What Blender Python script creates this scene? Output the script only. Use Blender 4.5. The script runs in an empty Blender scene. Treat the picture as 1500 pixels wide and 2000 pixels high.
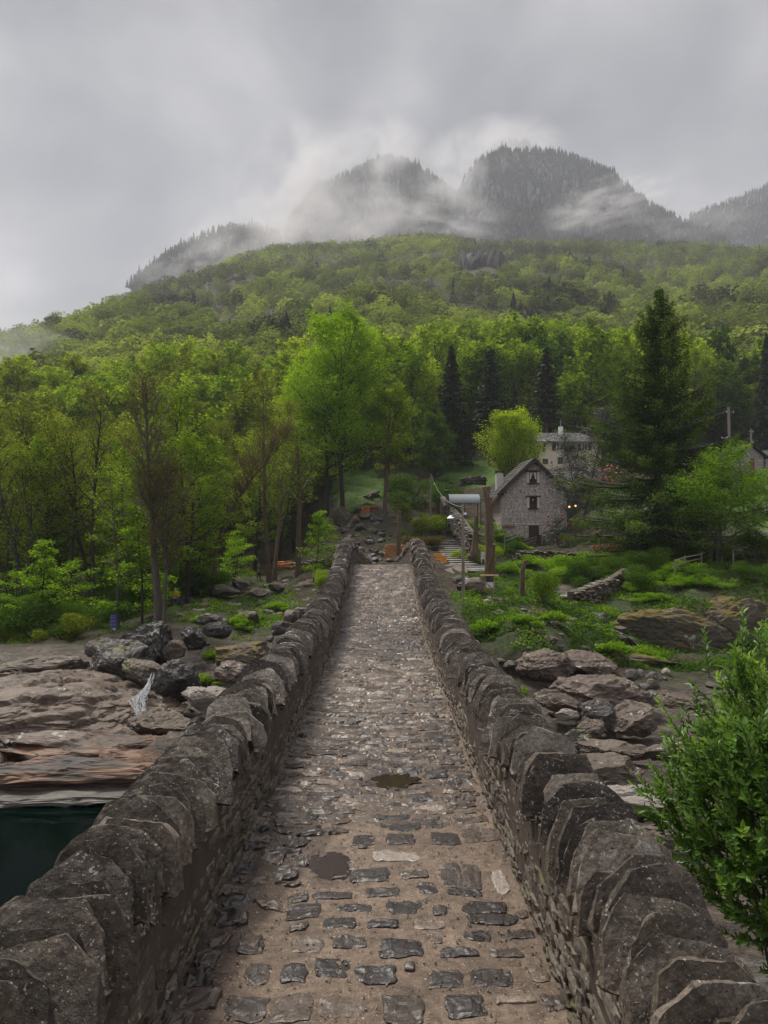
import bpy, bmesh, math, random
import numpy as np
from math import radians, pi, sin, cos
from mathutils import Vector, Matrix, Euler

SC = bpy.context.scene
COL = SC.collection
F = 1500.0                     # focal length in photo pixels; eye at the origin, looking along +Y

# ------------------------------------------------------------------ camera, sky, sun, exposure
cam_d = bpy.data.cameras.new("camera")
cam = bpy.data.objects.new("camera", cam_d)
COL.objects.link(cam)
SC.camera = cam
cam.location = (0, 0, 0)
cam.rotation_euler = (radians(90), 0, 0)
cam_d.sensor_fit = 'HORIZONTAL'
cam_d.sensor_width = 36.0
cam_d.lens = 36.0
cam_d.clip_start = 0.05
cam_d.clip_end = 9000

SUN_EL, SUN_AZ = radians(60), radians(318)      # azimuth clockwise from +Y: behind the camera, a little left
world = bpy.data.worlds.new("World")
SC.world = world
world.use_nodes = True
wn, wl = world.node_tree.nodes, world.node_tree.links
wn.clear()
w_out = wn.new('ShaderNodeOutputWorld')
w_sky = wn.new('ShaderNodeTexSky'); w_sky.sky_type = 'NISHITA'; w_sky.sun_disc = False
w_sky.sun_elevation = SUN_EL; w_sky.sun_rotation = SUN_AZ
w_bsky = wn.new('ShaderNodeBackground'); w_bsky.inputs['Strength'].default_value = 0.05
wl.new(w_sky.outputs[0], w_bsky.inputs['Color'])
w_tc = wn.new('ShaderNodeTexCoord')
w_map = wn.new('ShaderNodeMapping'); w_map.inputs['Scale'].default_value = (2.1, 1.0, 2.3)
w_map.inputs['Rotation'].default_value = (0.0, radians(-32), 0.0)
wl.new(w_tc.outputs['Generated'], w_map.inputs['Vector'])
w_n1 = wn.new('ShaderNodeTexNoise'); w_n1.inputs['Scale'].default_value = 1.9
w_n1.inputs['Detail'].default_value = 7; w_n1.inputs['Roughness'].default_value = 0.48
w_n1.inputs['Distortion'].default_value = 0.35
wl.new(w_map.outputs[0], w_n1.inputs['Vector'])
w_cr = wn.new('ShaderNodeValToRGB')
w_cr.color_ramp.elements[0].position = 0.34; w_cr.color_ramp.elements[0].color = (0.042, 0.0425, 0.048, 1)
w_cr.color_ramp.elements[1].position = 0.66; w_cr.color_ramp.elements[1].color = (0.176, 0.173, 0.174, 1)
e_ = w_cr.color_ramp.elements.new(0.48); e_.color = (0.088, 0.087, 0.091, 1)
wl.new(w_n1.outputs['Fac'], w_cr.inputs['Fac'])
# overcast skies are paler low down on the left, over the valley mouth
w_sep = wn.new('ShaderNodeSeparateXYZ'); wl.new(w_tc.outputs['Generated'], w_sep.inputs[0])
w_mr = wn.new('ShaderNodeValToRGB')       # and three times brighter overhead than near the horizon, as overcast skies are
for p_, v_ in ((.12, .42), (.55, .29), (.72, .62), (1.0, .95)):
    if p_ == .12: q_ = w_mr.color_ramp.elements[0]; q_.position = p_
    elif p_ == 1.0: q_ = w_mr.color_ramp.elements[-1]; q_.position = p_
    else: q_ = w_mr.color_ramp.elements.new(p_)
    q_.color = (v_, v_, v_, 1)
wl.new(w_sep.outputs['Z'], w_mr.inputs['Fac'])
w_back = wn.new('ShaderNodeMapRange'); w_back.inputs['From Min'].default_value = .25; w_back.inputs['From Max'].default_value = -.6  # extra brightness added to the unseen sky behind, lighting faces turned that way
w_back.inputs['To Min'].default_value = 3.05; w_back.inputs['To Max'].default_value = 4.2; wl.new(w_sep.outputs['Y'], w_back.inputs['Value'])
w_prod = wn.new('ShaderNodeMath'); w_prod.operation = 'MULTIPLY'; wl.new(w_mr.outputs[0], w_prod.inputs[0]); wl.new(w_back.outputs[0], w_prod.inputs[1])
w_mul = wn.new('ShaderNodeVectorMath'); w_mul.operation = 'SCALE'
wl.new(w_cr.outputs['Color'], w_mul.inputs[0]); wl.new(w_prod.outputs[0], w_mul.inputs['Scale'])
w_bcl = wn.new('ShaderNodeBackground'); w_bcl.inputs['Strength'].default_value = 1.0
wl.new(w_mul.outputs[0], w_bcl.inputs['Color'])
w_mix = wn.new('ShaderNodeMixShader'); w_mix.inputs['Fac'].default_value = 0.94
wl.new(w_bsky.outputs[0], w_mix.inputs[1]); wl.new(w_bcl.outputs[0], w_mix.inputs[2])
wl.new(w_mix.outputs[0], w_out.inputs['Surface'])

sun_d = bpy.data.lights.new("sun", 'SUN'); sun_d.energy = 1.45; sun_d.angle = radians(18); sun_d.color = (1.0, 0.93, 0.83)
sun = bpy.data.objects.new("sun", sun_d); COL.objects.link(sun)
sd = Vector((sin(SUN_AZ) * cos(SUN_EL), cos(SUN_AZ) * cos(SUN_EL), sin(SUN_EL)))
sun.rotation_euler = sd.to_track_quat('Z', 'Y').to_euler()
sun.location = (0, -20, 40)

SC.view_settings.view_transform = 'Standard'
SC.view_settings.look = 'None'
SC.view_settings.exposure = 1.8
SC.view_settings.gamma = 1.0
SC.view_settings.use_curve_mapping = False
SC.render.engine = 'CYCLES'
cy = SC.cycles
cy.use_denoising = True
cy.max_bounces = 6; cy.diffuse_bounces = 3; cy.glossy_bounces = 2; cy.transmission_bounces = 4
cy.volume_bounces = 1; cy.transparent_max_bounces = 8
cy.use_adaptive_sampling = True; cy.adaptive_threshold = 0.02
cy.caustics_reflective = False; cy.caustics_refractive = False
cy.volume_step_rate = 1.0; cy.volume_max_steps = 256
cy.sample_clamp_indirect = 4.0

# ------------------------------------------------------------------ helpers
def P(px, py, D):
    """photo pixel at depth D -> point"""
    return np.array([(px - 750.0) / F * D, D, -(py - 1000.0) / F * D])

_prm = np.random.default_rng(11).permutation(256)
_prm = np.concatenate([_prm, _prm, _prm])
_grd = np.random.default_rng(12).normal(size=(256, 3)); _grd /= np.linalg.norm(_grd, axis=1)[:, None]
def perlin(p):
    p = np.asarray(p, float); i = np.floor(p).astype(int); f = p - i; i &= 255
    w = f * f * f * (f * (f * 6 - 15) + 10)
    out = np.zeros(len(p))
    for dx in (0, 1):
        for dy in (0, 1):
            for dz in (0, 1):
                h = _prm[_prm[_prm[i[:, 0] + dx] + i[:, 1] + dy] + i[:, 2] + dz]
                g = _grd[h]
                d = (g[:, 0] * (f[:, 0] - dx) + g[:, 1] * (f[:, 1] - dy) + g[:, 2] * (f[:, 2] - dz))
                wx = w[:, 0] if dx else 1 - w[:, 0]; wy = w[:, 1] if dy else 1 - w[:, 1]; wz = w[:, 2] if dz else 1 - w[:, 2]
                out += wx * wy * wz * d
    return out * 1.6
def fbm(p, o=4, g=0.5, l=2.03):
    p = np.asarray(p, float); s = 0; a = 1.0
    for k in range(o):
        s = s + a * perlin(p + k * 17.3); p = p * l; a *= g
    return s
def ridged(p, o=4, g=0.5):
    p = np.asarray(p, float); s = 0; a = 1.0
    for k in range(o):
        s = s + a * (1 - 2.0 * np.abs(perlin(p + k * 9.1))); p = p * 2.07; a *= g
    return s

def c3(r, g, b): return (r, g, b, 1.0)
def srgb(r, g, b):
    f = lambda c: (c / 255 / 12.92) if c <= 10 else ((c / 255 + 0.055) / 1.055) ** 2.4
    return (f(r), f(g), f(b), 1.0)

def tag(o, label=None, cat=None, group=None, kind=None):
    if label: o['label'] = label
    if cat: o['category'] = cat
    if group: o['group'] = group
    if kind: o['kind'] = kind
    return o
def empty(name, loc=(0, 0, 0), rz=0.0, parent=None):
    o = bpy.data.objects.new(name, None); COL.objects.link(o)
    o.location = loc; o.rotation_euler = (0, 0, rz); o.empty_display_size = 0.2
    if parent: o.parent = parent
    return o
def copy_tree(o, parent=None):
    c = o.copy(); COL.objects.link(c)
    if parent is not None: c.parent = parent
    for ch in list(o.children): copy_tree(ch, c)
    return c

class MB:
    """collects geometry, links it as one mesh object"""
    def __init__(s): s.v = []; s.f = []; s.m = []; s.t = []; s.n = 0
    def add(s, v, f, mi=0, tint=0.5):
        v = np.asarray(v, float).reshape(-1, 3)
        if isinstance(f, (list, tuple)) and len(f) and not np.isscalar(f[0]) and len({len(q) for q in f}) > 1:
            by = {}
            for q in f: by.setdefault(len(q), []).append(q)
            fs = [np.array(x) for x in by.values()]
        else: fs = [np.asarray(f)]
        for a in fs:
            if len(a): s.f.append(a.astype(np.int64) + s.n); s.m.append(np.full(len(a), mi, np.int32) if np.isscalar(mi) else mi)
        s.v.append(v); s.t.append(np.full(len(v), tint) if np.isscalar(tint) else np.asarray(tint, float))
        s.n += len(v)
    def box(s, x0, x1, y0, y1, z0, z1, mi=0, tint=0.5):
        v = [(x0, y0, z0), (x1, y0, z0), (x1, y1, z0), (x0, y1, z0), (x0, y0, z1), (x1, y0, z1), (x1, y1, z1), (x0, y1, z1)]
        s.add(v, [(0, 3, 2, 1), (4, 5, 6, 7), (0, 1, 5, 4), (1, 2, 6, 5), (2, 3, 7, 6), (3, 0, 4, 7)], mi, tint)
    def bar(s, a, b, w, h, mi=0, tint=0.5, up=(0, 0, 1)):
        a = np.array(a, float); b = np.array(b, float); d = b - a; L = np.linalg.norm(d); d /= L
        up = np.array(up, float)
        if abs(d @ up) > 0.95: up = np.array([0, 1.0, 0])
        x = np.cross(d, up); x /= np.linalg.norm(x); z = np.cross(x, d)
        v = [a - x * w / 2 - z * h / 2, a + x * w / 2 - z * h / 2, a + x * w / 2 + z * h / 2, a - x * w / 2 + z * h / 2,
             b - x * w / 2 - z * h / 2, b + x * w / 2 - z * h / 2, b + x * w / 2 + z * h / 2, b - x * w / 2 + z * h / 2]
        s.add(v, [(0, 1, 2, 3), (4, 7, 6, 5), (0, 4, 5, 1), (1, 5, 6, 2), (2, 6, 7, 3), (3, 7, 4, 0)], mi, tint)
    def tube(s, pts, r, n=8, mi=0, tint=0.5, cap=True):
        pts = np.asarray(pts, float); r = np.broadcast_to(np.asarray(r, float), (len(pts),))
        d = np.gradient(pts, axis=0); d /= np.linalg.norm(d, axis=1)[:, None] + 1e-9
        ref = np.array([1.0, 0.13, 0.07]) if abs(d[0, 0]) < 0.8 else np.array([0.1, 1.0, 0.0])
        x = np.cross(d, ref); x /= np.linalg.norm(x, axis=1)[:, None]; y = np.cross(d, x)
        a = np.linspace(0, 2 * pi, n, endpoint=False)
        v = pts[:, None] + r[:, None, None] * (np.cos(a)[None, :, None] * x[:, None] + np.sin(a)[None, :, None] * y[:, None])
        v = v.reshape(-1, 3); k = len(pts); f = []
        for i in range(k - 1):
            for j in range(n): f.append((i * n + j, i * n + (j + 1) % n, (i + 1) * n + (j + 1) % n, (i + 1) * n + j))
        s.add(v, f, mi, tint)
        if cap:
            for i, w in ((0, 1), (k - 1, -1)):
                c = np.vstack([v[i * n:(i + 1) * n], pts[i]])
                s.add(c, [(j, (j + 1) % n, n)[::w] for j in range(n)], mi, tint)
    def segs(s, p0, p1, r0, r1, n=5, mi=0, tint=0.5):
        p0 = np.asarray(p0); p1 = np.asarray(p1); r0 = np.asarray(r0); r1 = np.asarray(r1)
        d = p1 - p0; d = d / (np.linalg.norm(d, axis=1)[:, None] + 1e-9)
        ref = np.where(np.abs(d[:, 2:3]) < 0.8, np.array([[0, 0, 1.0]]), np.array([[1.0, 0, 0]]))
        x = np.cross(d, ref); x /= np.linalg.norm(x, axis=1)[:, None] + 1e-9; y = np.cross(d, x)
        a = np.linspace(0, 2 * pi, n, endpoint=False)
        ring = np.cos(a)[None, :, None] * x[:, None] + np.sin(a)[None, :, None] * y[:, None]
        v = np.concatenate([p0[:, None] + r0[:, None, None] * ring, p1[:, None] + r1[:, None, None] * ring], 1)
        m = len(p0); base = (np.arange(m) * 2 * n)[:, None]; j = np.arange(n)[None]; j2 = (j + 1) % n
        f = np.stack([base + j, base + j2, base + n + j2, base + n + j], -1).reshape(-1, 4)
        s.add(v.reshape(-1, 3), f, mi, tint)
    def build(s, name, mats, parent=None, smooth=False, loc=None):
        me = bpy.data.meshes.new(name)
        v = np.concatenate(s.v) if s.v else np.zeros((0, 3))
        if loc is not None: v = v - np.asarray(loc, float)
        tot = np.concatenate([np.full(len(a), a.shape[1], np.int32) for a in s.f])
        idx = np.concatenate([a.ravel() for a in s.f]).astype(np.int32)
        st = np.concatenate([[0], np.cumsum(tot)[:-1]]).astype(np.int32)
        me.vertices.add(len(v)); me.vertices.foreach_set('co', v.astype(np.float32).ravel())
        me.loops.add(len(idx)); me.loops.foreach_set('vertex_index', idx)
        me.polygons.add(len(tot)); me.polygons.foreach_set('loop_start', st); me.polygons.foreach_set('loop_total', tot)
        if not isinstance(mats, (list, tuple)): mats = [mats]
        for m in mats: me.materials.append(m)
        me.polygons.foreach_set('material_index', np.concatenate(s.m).astype(np.int32))
        me.polygons.foreach_set('use_smooth', np.full(len(tot), smooth))
        at = me.attributes.new('tint', 'FLOAT', 'POINT'); at.data.foreach_set('value', np.concatenate(s.t).astype(np.float32))
        me.update(calc_edges=True)
        o = bpy.data.objects.new(name, me); COL.objects.link(o)
        if loc is not None: o.location = loc
        if parent is not None: o.parent = parent
        return o

_ico = {}
def ico(sub):
    if sub not in _ico:
        bm = bmesh.new(); bmesh.ops.create_icosphere(bm, subdivisions=sub, radius=1.0)
        _ico[sub] = (np.array([v.co[:] for v in bm.verts]), np.array([[v.index for v in f.verts] for f in bm.faces])); bm.free()
    return _ico[sub]
def rotm(rx, ry, rz): return np.array(Euler((rx, ry, rz)).to_matrix())
def rock_shape(rg, size, sub=3, cuts=10, rough=0.05, lo=0.5, hi=0.9, flat=None, nf=1.6, fine=0.5):
    v, f = ico(sub); v = v.copy()
    n = rg.normal(size=(cuts, 3)); n /= np.linalg.norm(n, axis=1)[:, None]
    if flat is not None: n = np.vstack([n, flat]); 
    for k in range(len(n)):
        d = rg.uniform(lo, hi) if (flat is None or k < cuts) else rg.uniform(0.35, 0.6)
        t = v @ n[k] - d; v -= np.maximum(t, 0)[:, None] * n[k][None]
    o = rg.uniform(0, 80, 3)
    sz = np.asarray(size, float); q = v * sz / sz.max()
    r = np.linalg.norm(v, axis=1)[:, None]
    v = v * (1 + rough * (fbm(q * nf + o, 5, fine)[:, None]))
    v += rough * 0.25 * np.stack([fbm(q * nf * 4 + o + 7 * k, 3, 0.6) for k in range(3)], -1)
    return v * sz, f

# ------------------------------------------------------------------ materials
def new_mat(name):
    m = bpy.data.materials.new(name); m.use_nodes = True; nt = m.node_tree
    for n in list(nt.nodes): nt.nodes.remove(n)
    out = nt.nodes.new('ShaderNodeOutputMaterial')
    return m, nt, out
def nd(nt, t, **k):
    n = nt.nodes.new(t)
    for a, b in k.items():
        if a in n.inputs: n.inputs[a].default_value = b
        else: setattr(n, a, b)
    return n
def ramp(nt, stops, src):
    r = nt.nodes.new('ShaderNodeValToRGB'); e = r.color_ramp.elements
    e[0].position, e[0].color = stops[0][0], stops[0][1]; e[1].position, e[1].color = stops[-1][0], stops[-1][1]
    for p, c in stops[1:-1]: q = e.new(p); q.color = c
    nt.links.new(src, r.inputs['Fac']); return r
def mix(nt, fac, a, b, blend='MIX'):
    m = nt.nodes.new('ShaderNodeMix'); m.data_type = 'RGBA'; m.blend_type = blend
    for s, i in ((fac, 0), (a, 6), (b, 7)):
        if isinstance(s, bpy.types.NodeSocket): nt.links.new(s, m.inputs[i])
        elif isinstance(s, (int, float)) and i == 0: m.inputs[0].default_value = s
        else: m.inputs[i].default_value = s
    return m.outputs[2]
def tint_node(nt):
    a = nt.nodes.new('ShaderNodeAttribute'); a.attribute_name = 'tint'; return a.outputs['Fac']
def noise(nt, scale, detail=5, rough=0.6, vec=None, dist=0.0):
    n = nd(nt, 'ShaderNodeTexNoise', Scale=scale, Detail=detail, Roughness=rough, Distortion=dist)
    if vec is not None: nt.links.new(vec, n.inputs['Vector'])
    return n.outputs['Fac']
def objco(nt, scale=None):
    t = nt.nodes.new('ShaderNodeTexCoord').outputs['Object']
    if scale is None: return t
    m = nt.nodes.new('ShaderNodeMapping'); m.inputs['Scale'].default_value = scale
    nt.links.new(t, m.inputs['Vector']); return m.outputs[0]
def geopos(nt, scale=None):
    t = nt.nodes.new('ShaderNodeNewGeometry').outputs['Position']
    if scale is None: return t
    m = nt.nodes.new('ShaderNodeMapping'); m.inputs['Scale'].default_value = scale
    nt.links.new(t, m.inputs['Vector']); return m.outputs[0]

def stone_mat(name, stops, sc=3.0, lichen=0.0, lich_col=(0.42, 0.42, 0.38, 1), rough=0.62, bump=0.5, bsc=18, moss=0.0, tintw=0.6, stain=0.35, bdist=0.02, world_pos=True, aniso=None, moss_col=(0.09, 0.10, 0.02, 1), speck=0, rr_=.2):
    m, nt, out = new_mat(name); L = nt.links
    co = geopos(nt, aniso) if world_pos else objco(nt, aniso)
    a = noise(nt, sc, 6, 0.65, co); t = tint_node(nt)
    mx = nd(nt, 'ShaderNodeMapRange'); mx.inputs['From Min'].default_value = 0.25; mx.inputs['From Max'].default_value = 0.75
    L.new(a, mx.inputs['Value'])
    mm = nt.nodes.new('ShaderNodeMix'); mm.data_type = 'FLOAT'; mm.inputs[0].default_value = tintw
    L.new(mx.outputs[0], mm.inputs[2]); L.new(t, mm.inputs[3])
    col = ramp(nt, stops, mm.outputs[0]).outputs[0]
    # dark stains and fine grain
    s = noise(nt, sc * 6, 6, 0.75, co)
    g = ramp(nt, [(0.35, (1 - stain,) * 3 + (1,)), (0.6, (1, 1, 1, 1)), (0.8, (1 + stain * 0.6,) * 3 + (1,))], s).outputs[0]
    col = mix(nt, 1.0, col, g, 'MULTIPLY')
    if speck:
        sp1 = noise(nt, speck, 2, .5, co); sp2 = noise(nt, speck * .6, 2, .5, geopos(nt, (1.03, .97, 1.1)))
        col = mix(nt, ramp(nt, [(.66, (0, 0, 0, 1)), (.70, (1, 1, 1, 1))], sp1).outputs[0], col, (.42, .36, .30, 1))
        col = mix(nt, ramp(nt, [(.68, (0, 0, 0, 1)), (.71, (1, 1, 1, 1))], sp2).outputs[0], col, (.03, .024, .02, 1))
    if lichen > 0:
        l1 = noise(nt, sc * 5.5, 5, 0.7, co); l2 = noise(nt, sc * 1.3, 3, 0.5, co)
        lm = nt.nodes.new('ShaderNodeMath'); lm.operation = 'MULTIPLY_ADD'; lm.inputs[1].default_value = 0.6
        L.new(l2, lm.inputs[0]); L.new(l1, lm.inputs[2])
        th = 1.06 - lichen * 0.14
        lr = ramp(nt, [(th, (0, 0, 0, 1)), (min(th + 0.05, 1.0), (1, 1, 1, 1))], lm.outputs[0]).outputs[0]
        col = mix(nt, lr, col, lich_col)
    if moss > 0:
        nrm = nt.nodes.new('ShaderNodeNewGeometry'); sp = nt.nodes.new('ShaderNodeSeparateXYZ'); L.new(nrm.outputs['Normal'], sp.inputs[0])
        m1 = noise(nt, sc * 0.8, 5, 0.6, co)
        ad = nt.nodes.new('ShaderNodeMath'); ad.operation = 'MULTIPLY_ADD'; ad.inputs[1].default_value = 0.35; L.new(sp.outputs['Z'], ad.inputs[0]); L.new(m1, ad.inputs[2])
        th = 1.0 - moss * 0.5
        mr = ramp(nt, [(th, (0, 0, 0, 1)), (min(1.0, th + 0.08), (1, 1, 1, 1))], ad.outputs[0]).outputs[0]
        col = mix(nt, mr, col, moss_col)
    b = nd(nt, 'ShaderNodeBsdfPrincipled', Roughness=rough); b.inputs['Specular IOR Level'].default_value = 0.45
    L.new(col, b.inputs['Base Color'])
    rr = nt.nodes.new('ShaderNodeMapRange'); rr.inputs['To Min'].default_value = rough - 0.15; rr.inputs['To Max'].default_value = min(rough + 0.2, 1)
    L.new(s, rr.inputs['Value']); L.new(rr.outputs[0], b.inputs['Roughness'])
    bn = noise(nt, bsc, 8, 0.7, co)
    bp = nd(nt, 'ShaderNodeBump', Strength=bump, Distance=bdist); L.new(bn, bp.inputs['Height']); L.new(bp.outputs[0], b.inputs['Normal'])
    L.new(b.outputs[0], out.inputs['Surface'])
    return m

def leaf_mat(name, stops, trans=0.35, objvar=0.25, gloss=0.0):
    m, nt, out = new_mat(name); L = nt.links
    t = tint_node(nt); oi = nt.nodes.new('ShaderNodeObjectInfo')
    a = nt.nodes.new('ShaderNodeMath'); a.operation = 'SUBTRACT'; a.inputs[1].default_value = 0.5; L.new(oi.outputs['Random'], a.inputs[0])
    c = nt.nodes.new('ShaderNodeMath'); c.operation = 'MULTIPLY_ADD'; c.inputs[1].default_value = objvar * 2; L.new(a.outputs[0], c.inputs[0]); L.new(t, c.inputs[2])
    col = ramp(nt, stops, c.outputs[0]).outputs[0]
    d = nd(nt, 'ShaderNodeBsdfDiffuse'); tr = nd(nt, 'ShaderNodeBsdfTranslucent')
    L.new(col, d.inputs['Color'])
    tc = mix(nt, 1.0, col, (1.25, 1.15, 0.6, 1), 'MULTIPLY'); L.new(tc, tr.inputs['Color'])
    ms = nt.nodes.new('ShaderNodeMixShader'); ms.inputs['Fac'].default_value = trans
    L.new(d.outputs[0], ms.inputs[1]); L.new(tr.outputs[0], ms.inputs[2]); last = ms
    if gloss > 0:
        g = nd(nt, 'ShaderNodeBsdfGlossy', Roughness=0.45); g.inputs['Color'].default_value = (0.8, 0.85, 0.8, 1)
        m2 = nt.nodes.new('ShaderNodeMixShader'); m2.inputs['Fac'].default_value = gloss
        L.new(ms.outputs[0], m2.inputs[1]); L.new(g.outputs[0], m2.inputs[2]); last = m2
    L.new(last.outputs[0], out.inputs['Surface'])
    return m

def plain(name, col, rough=0.6, metal=0.0, nz=0.15, sc=6.0, bump=0.2, stretch=None, emit=None):
    m, nt, out = new_mat(name); L = nt.links
    n = noise(nt, sc, 5, 0.6, objco(nt, stretch))
    g = ramp(nt, [(0.3, (1 - nz,) * 3 + (1,)), (0.7, (1 + nz,) * 3 + (1,))], n).outputs[0]
    cc = mix(nt, 1.0, col, g, 'MULTIPLY')
    b = nd(nt, 'ShaderNodeBsdfPrincipled', Roughness=rough, Metallic=metal); L.new(cc, b.inputs['Base Color'])
    if emit: b.inputs['Emission Color'].default_value = emit; b.inputs['Emission Strength'].default_value = 1.0
    bp = nd(nt, 'ShaderNodeBump', Strength=bump, Distance=0.02); L.new(n, bp.inputs['Height']); L.new(bp.outputs[0], b.inputs['Normal'])
    L.new(b.outputs[0], out.inputs['Surface'])
    return m
def bark_mat(name, a, b, sc=5.0, lich=0.3):
    return stone_mat(name, [(0.2, a), (0.8, b)], sc=sc, lichen=lich, lich_col=(0.30, 0.30, 0.25, 1), rough=0.85, bump=0.8, bsc=8, tintw=0.3, bdist=0.03, aniso=(1, 1, 0.25), world_pos=False)
# ------------------------------------------------------------------ shared materials
M = {}
M['cap'] = stone_mat('coping stone', [(0.1, (0.024, 0.018, 0.012, 1)), (0.4, (0.078, 0.058, 0.040, 1)), (0.65, (0.160, 0.125, 0.092, 1)), (0.92, (0.36, 0.315, 0.26, 1))], sc=6, lichen=0.72, lich_col=(0.40, 0.38, 0.34, 1), rough=0.42, bump=1.0, bsc=24, bdist=0.02, stain=0.7, speck=70)
M['rubble'] = stone_mat('rubble wall stone', [(0.1, (0.052, 0.040, 0.030, 1)), (0.45, (0.130, 0.105, 0.080, 1)), (0.7, (0.195, 0.165, 0.130, 1)), (0.95, (0.31, 0.28, 0.24, 1))], sc=5, lichen=0.75, lich_col=(0.36, 0.34, 0.24, 1), rough=0.7, bump=1.0, bsc=30, bdist=0.014, stain=0.55, moss=0.12)
M['mortar'] = stone_mat('old mortar', [(0.2, (0.050, 0.036, 0.027, 1)), (0.5, (0.100, 0.076, 0.056, 1)), (0.85, (0.16, 0.125, 0.095, 1))], sc=3, rough=0.85, bump=0.8, bsc=45, bdist=0.01)
M['sandmortar'] = stone_mat('sandy bedding mortar', [(0.15, (0.040, 0.026, 0.019, 1)), (0.5, (0.135, 0.094, 0.066, 1)), (0.85, (0.245, 0.180, 0.130, 1))], sc=2.2, lichen=0.0, rough=0.6, bump=1.0, bsc=60, bdist=0.014, stain=0.6, tintw=0.55, speck=80)
M['slate'] = stone_mat('paving stone', [(0.02, (0.018, 0.017, 0.019, 1)), (0.35, (0.062, 0.048, 0.039, 1)), (0.6, (0.140, 0.106, 0.080, 1)), (0.80, (0.27, 0.215, 0.17, 1)), (0.93, (0.37, 0.33, 0.30, 1)), (0.97, (0.27, 0.10, 0.045, 1)), (1.0, (0.30, 0.11, 0.05, 1))], sc=9, rough=0.34, bump=.8, bsc=45, bdist=0.004, stain=0.55, tintw=0.78)

rg = np.random.default_rng(5)
DK = np.array([-6, 0, 4, 8, 10, 13, 17, 20, 23, 25, 27, 29, 32, 38, 45, 52, 60])
DZ = np.array([-2.62, -2.53, -2.58, -2.73, -2.79, -2.87, -2.90, -2.82, -2.44, -2.13, -1.95, -2.00, -2.35, -2.95, -3.6, -4.05, -4.3])
_yy = np.linspace(-6, 60, 661); _zz = np.interp(_yy, DK, DZ)
for _ in range(40): _zz[1:-1] = (_zz[:-2] + 2 * _zz[1:-1] + _zz[2:]) / 4
def deckz(y): return np.interp(y, _yy, _zz)
def halfw(y): return np.interp(y, [30, 52], [1.0, 0.74])
CX = -0.08

def stone_patch(mb, cells, mapf, rg, nx=6, ny=5, gap=0.012, hgt=0.02, rnd=0.5, depth=0.04, tint=None, tilt=(0, 0), jit=0.012, nz=0.35, mi=0, pw=5):
    """cells (N,4): u0,u1,v0,v1. mapf(u,v,h)->xyz"""
    cells = np.asarray(cells, float); N = len(cells)
    s = np.linspace(-1, 1, nx); t = np.linspace(-1, 1, ny)
    s = np.sign(s) * np.abs(s) ** 0.6; t = np.sign(t) * np.abs(t) ** 0.6
    S, T = np.meshgrid(s, t, indexing='ij'); S = S.ravel()[None]; T = T.ravel()[None]
    k = 1 - rnd * 0.22 * (S ** 2 * T ** 2)
    S2, T2 = S * k, T * k
    cu = (cells[:, 0] + cells[:, 1])[:, None] / 2; cv = (cells[:, 2] + cells[:, 3])[:, None] / 2
    hu = (cells[:, 1] - cells[:, 0])[:, None] / 2 - gap; hv = (cells[:, 3] - cells[:, 2])[:, None] / 2 - gap
    j = rg.uniform(-1, 1, (N, 8)) * jit
    a, b = (S2 + 1) / 2, (T2 + 1) / 2
    ju = j[:, 0:1] * (1 - a) * (1 - b) + j[:, 1:2] * a * (1 - b) + j[:, 2:3] * (1 - a) * b + j[:, 3:4] * a * b
    jv = j[:, 4:5] * (1 - a) * (1 - b) + j[:, 5:6] * a * (1 - b) + j[:, 6:7] * (1 - a) * b + j[:, 7:8] * a * b
    U = cu + S2 * np.maximum(hu, 0.006) + ju; V = cv + T2 * np.maximum(hv, 0.005) + jv
    q = np.stack([U * 9, V * 9, np.broadcast_to(rg.uniform(0, 50, (N, 1)), U.shape)], -1).reshape(-1, 3)
    U = U + (perlin(q * 1.7) * np.minimum(jit, .02) * 1.3).reshape(U.shape); V = V + (perlin(q * 1.7 + 31) * np.minimum(jit, .02) * 1.3).reshape(U.shape)
    edge = np.maximum(np.abs(S), np.abs(T)) * np.ones_like(U)
    H = rg.uniform(0.3, 1.0, (N, 1)) * hgt * (1 - edge ** pw * 0.8)
    H = H + hgt * nz * fbm(q * 2.2, 3).reshape(U.shape)
    H = H + S * rg.normal(0, 1, (N, 1)) * tilt[0] + T * (rg.normal(0, 0.6, (N, 1)) + 1) * tilt[1]
    H = np.where(edge > 0.999, -depth, H)
    v = mapf(U.ravel(), V.ravel(), H.ravel())
    g = np.arange(nx * ny).reshape(nx, ny)
    fq = np.stack([g[:-1, :-1], g[1:, :-1], g[1:, 1:], g[:-1, 1:]], -1).reshape(-1, 4)
    f = (fq[None] + (np.arange(N) * nx * ny)[:, None, None]).reshape(-1, 4)
    tt = rg.uniform(0, 1, N) if tint is None else np.broadcast_to(tint, (N,))
    mb.add(v, f, mi, np.repeat(tt, nx * ny))

def coursed(rg, u0, u1, v0, v1, hr, wr, mask=None):
    out = []; v = v0
    while v < v1 - 0.3 * hr[0]:
        h = rg.uniform(*hr); u = u0 - rg.uniform(0, wr[1])
        while u < u1:
            w = rg.uniform(*wr) * (1.5 if rg.random() < .15 else 1)
            a, b = max(u, u0), min(u + w, u1)
            if b - a > 0.04: out.append((a, b, v, min(v + h, v1)))
            u += w
        v += h
    o = np.array(out)
    return o if mask is None else o[mask(o)]

bridge = empty('stone_bridge', (CX, 0, -9.5))
tag(bridge, 'humped stone footbridge with rough coping stones and wet slab paving over the river', 'bridge')
B0 = np.array([CX, 0, -9.5])

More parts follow.
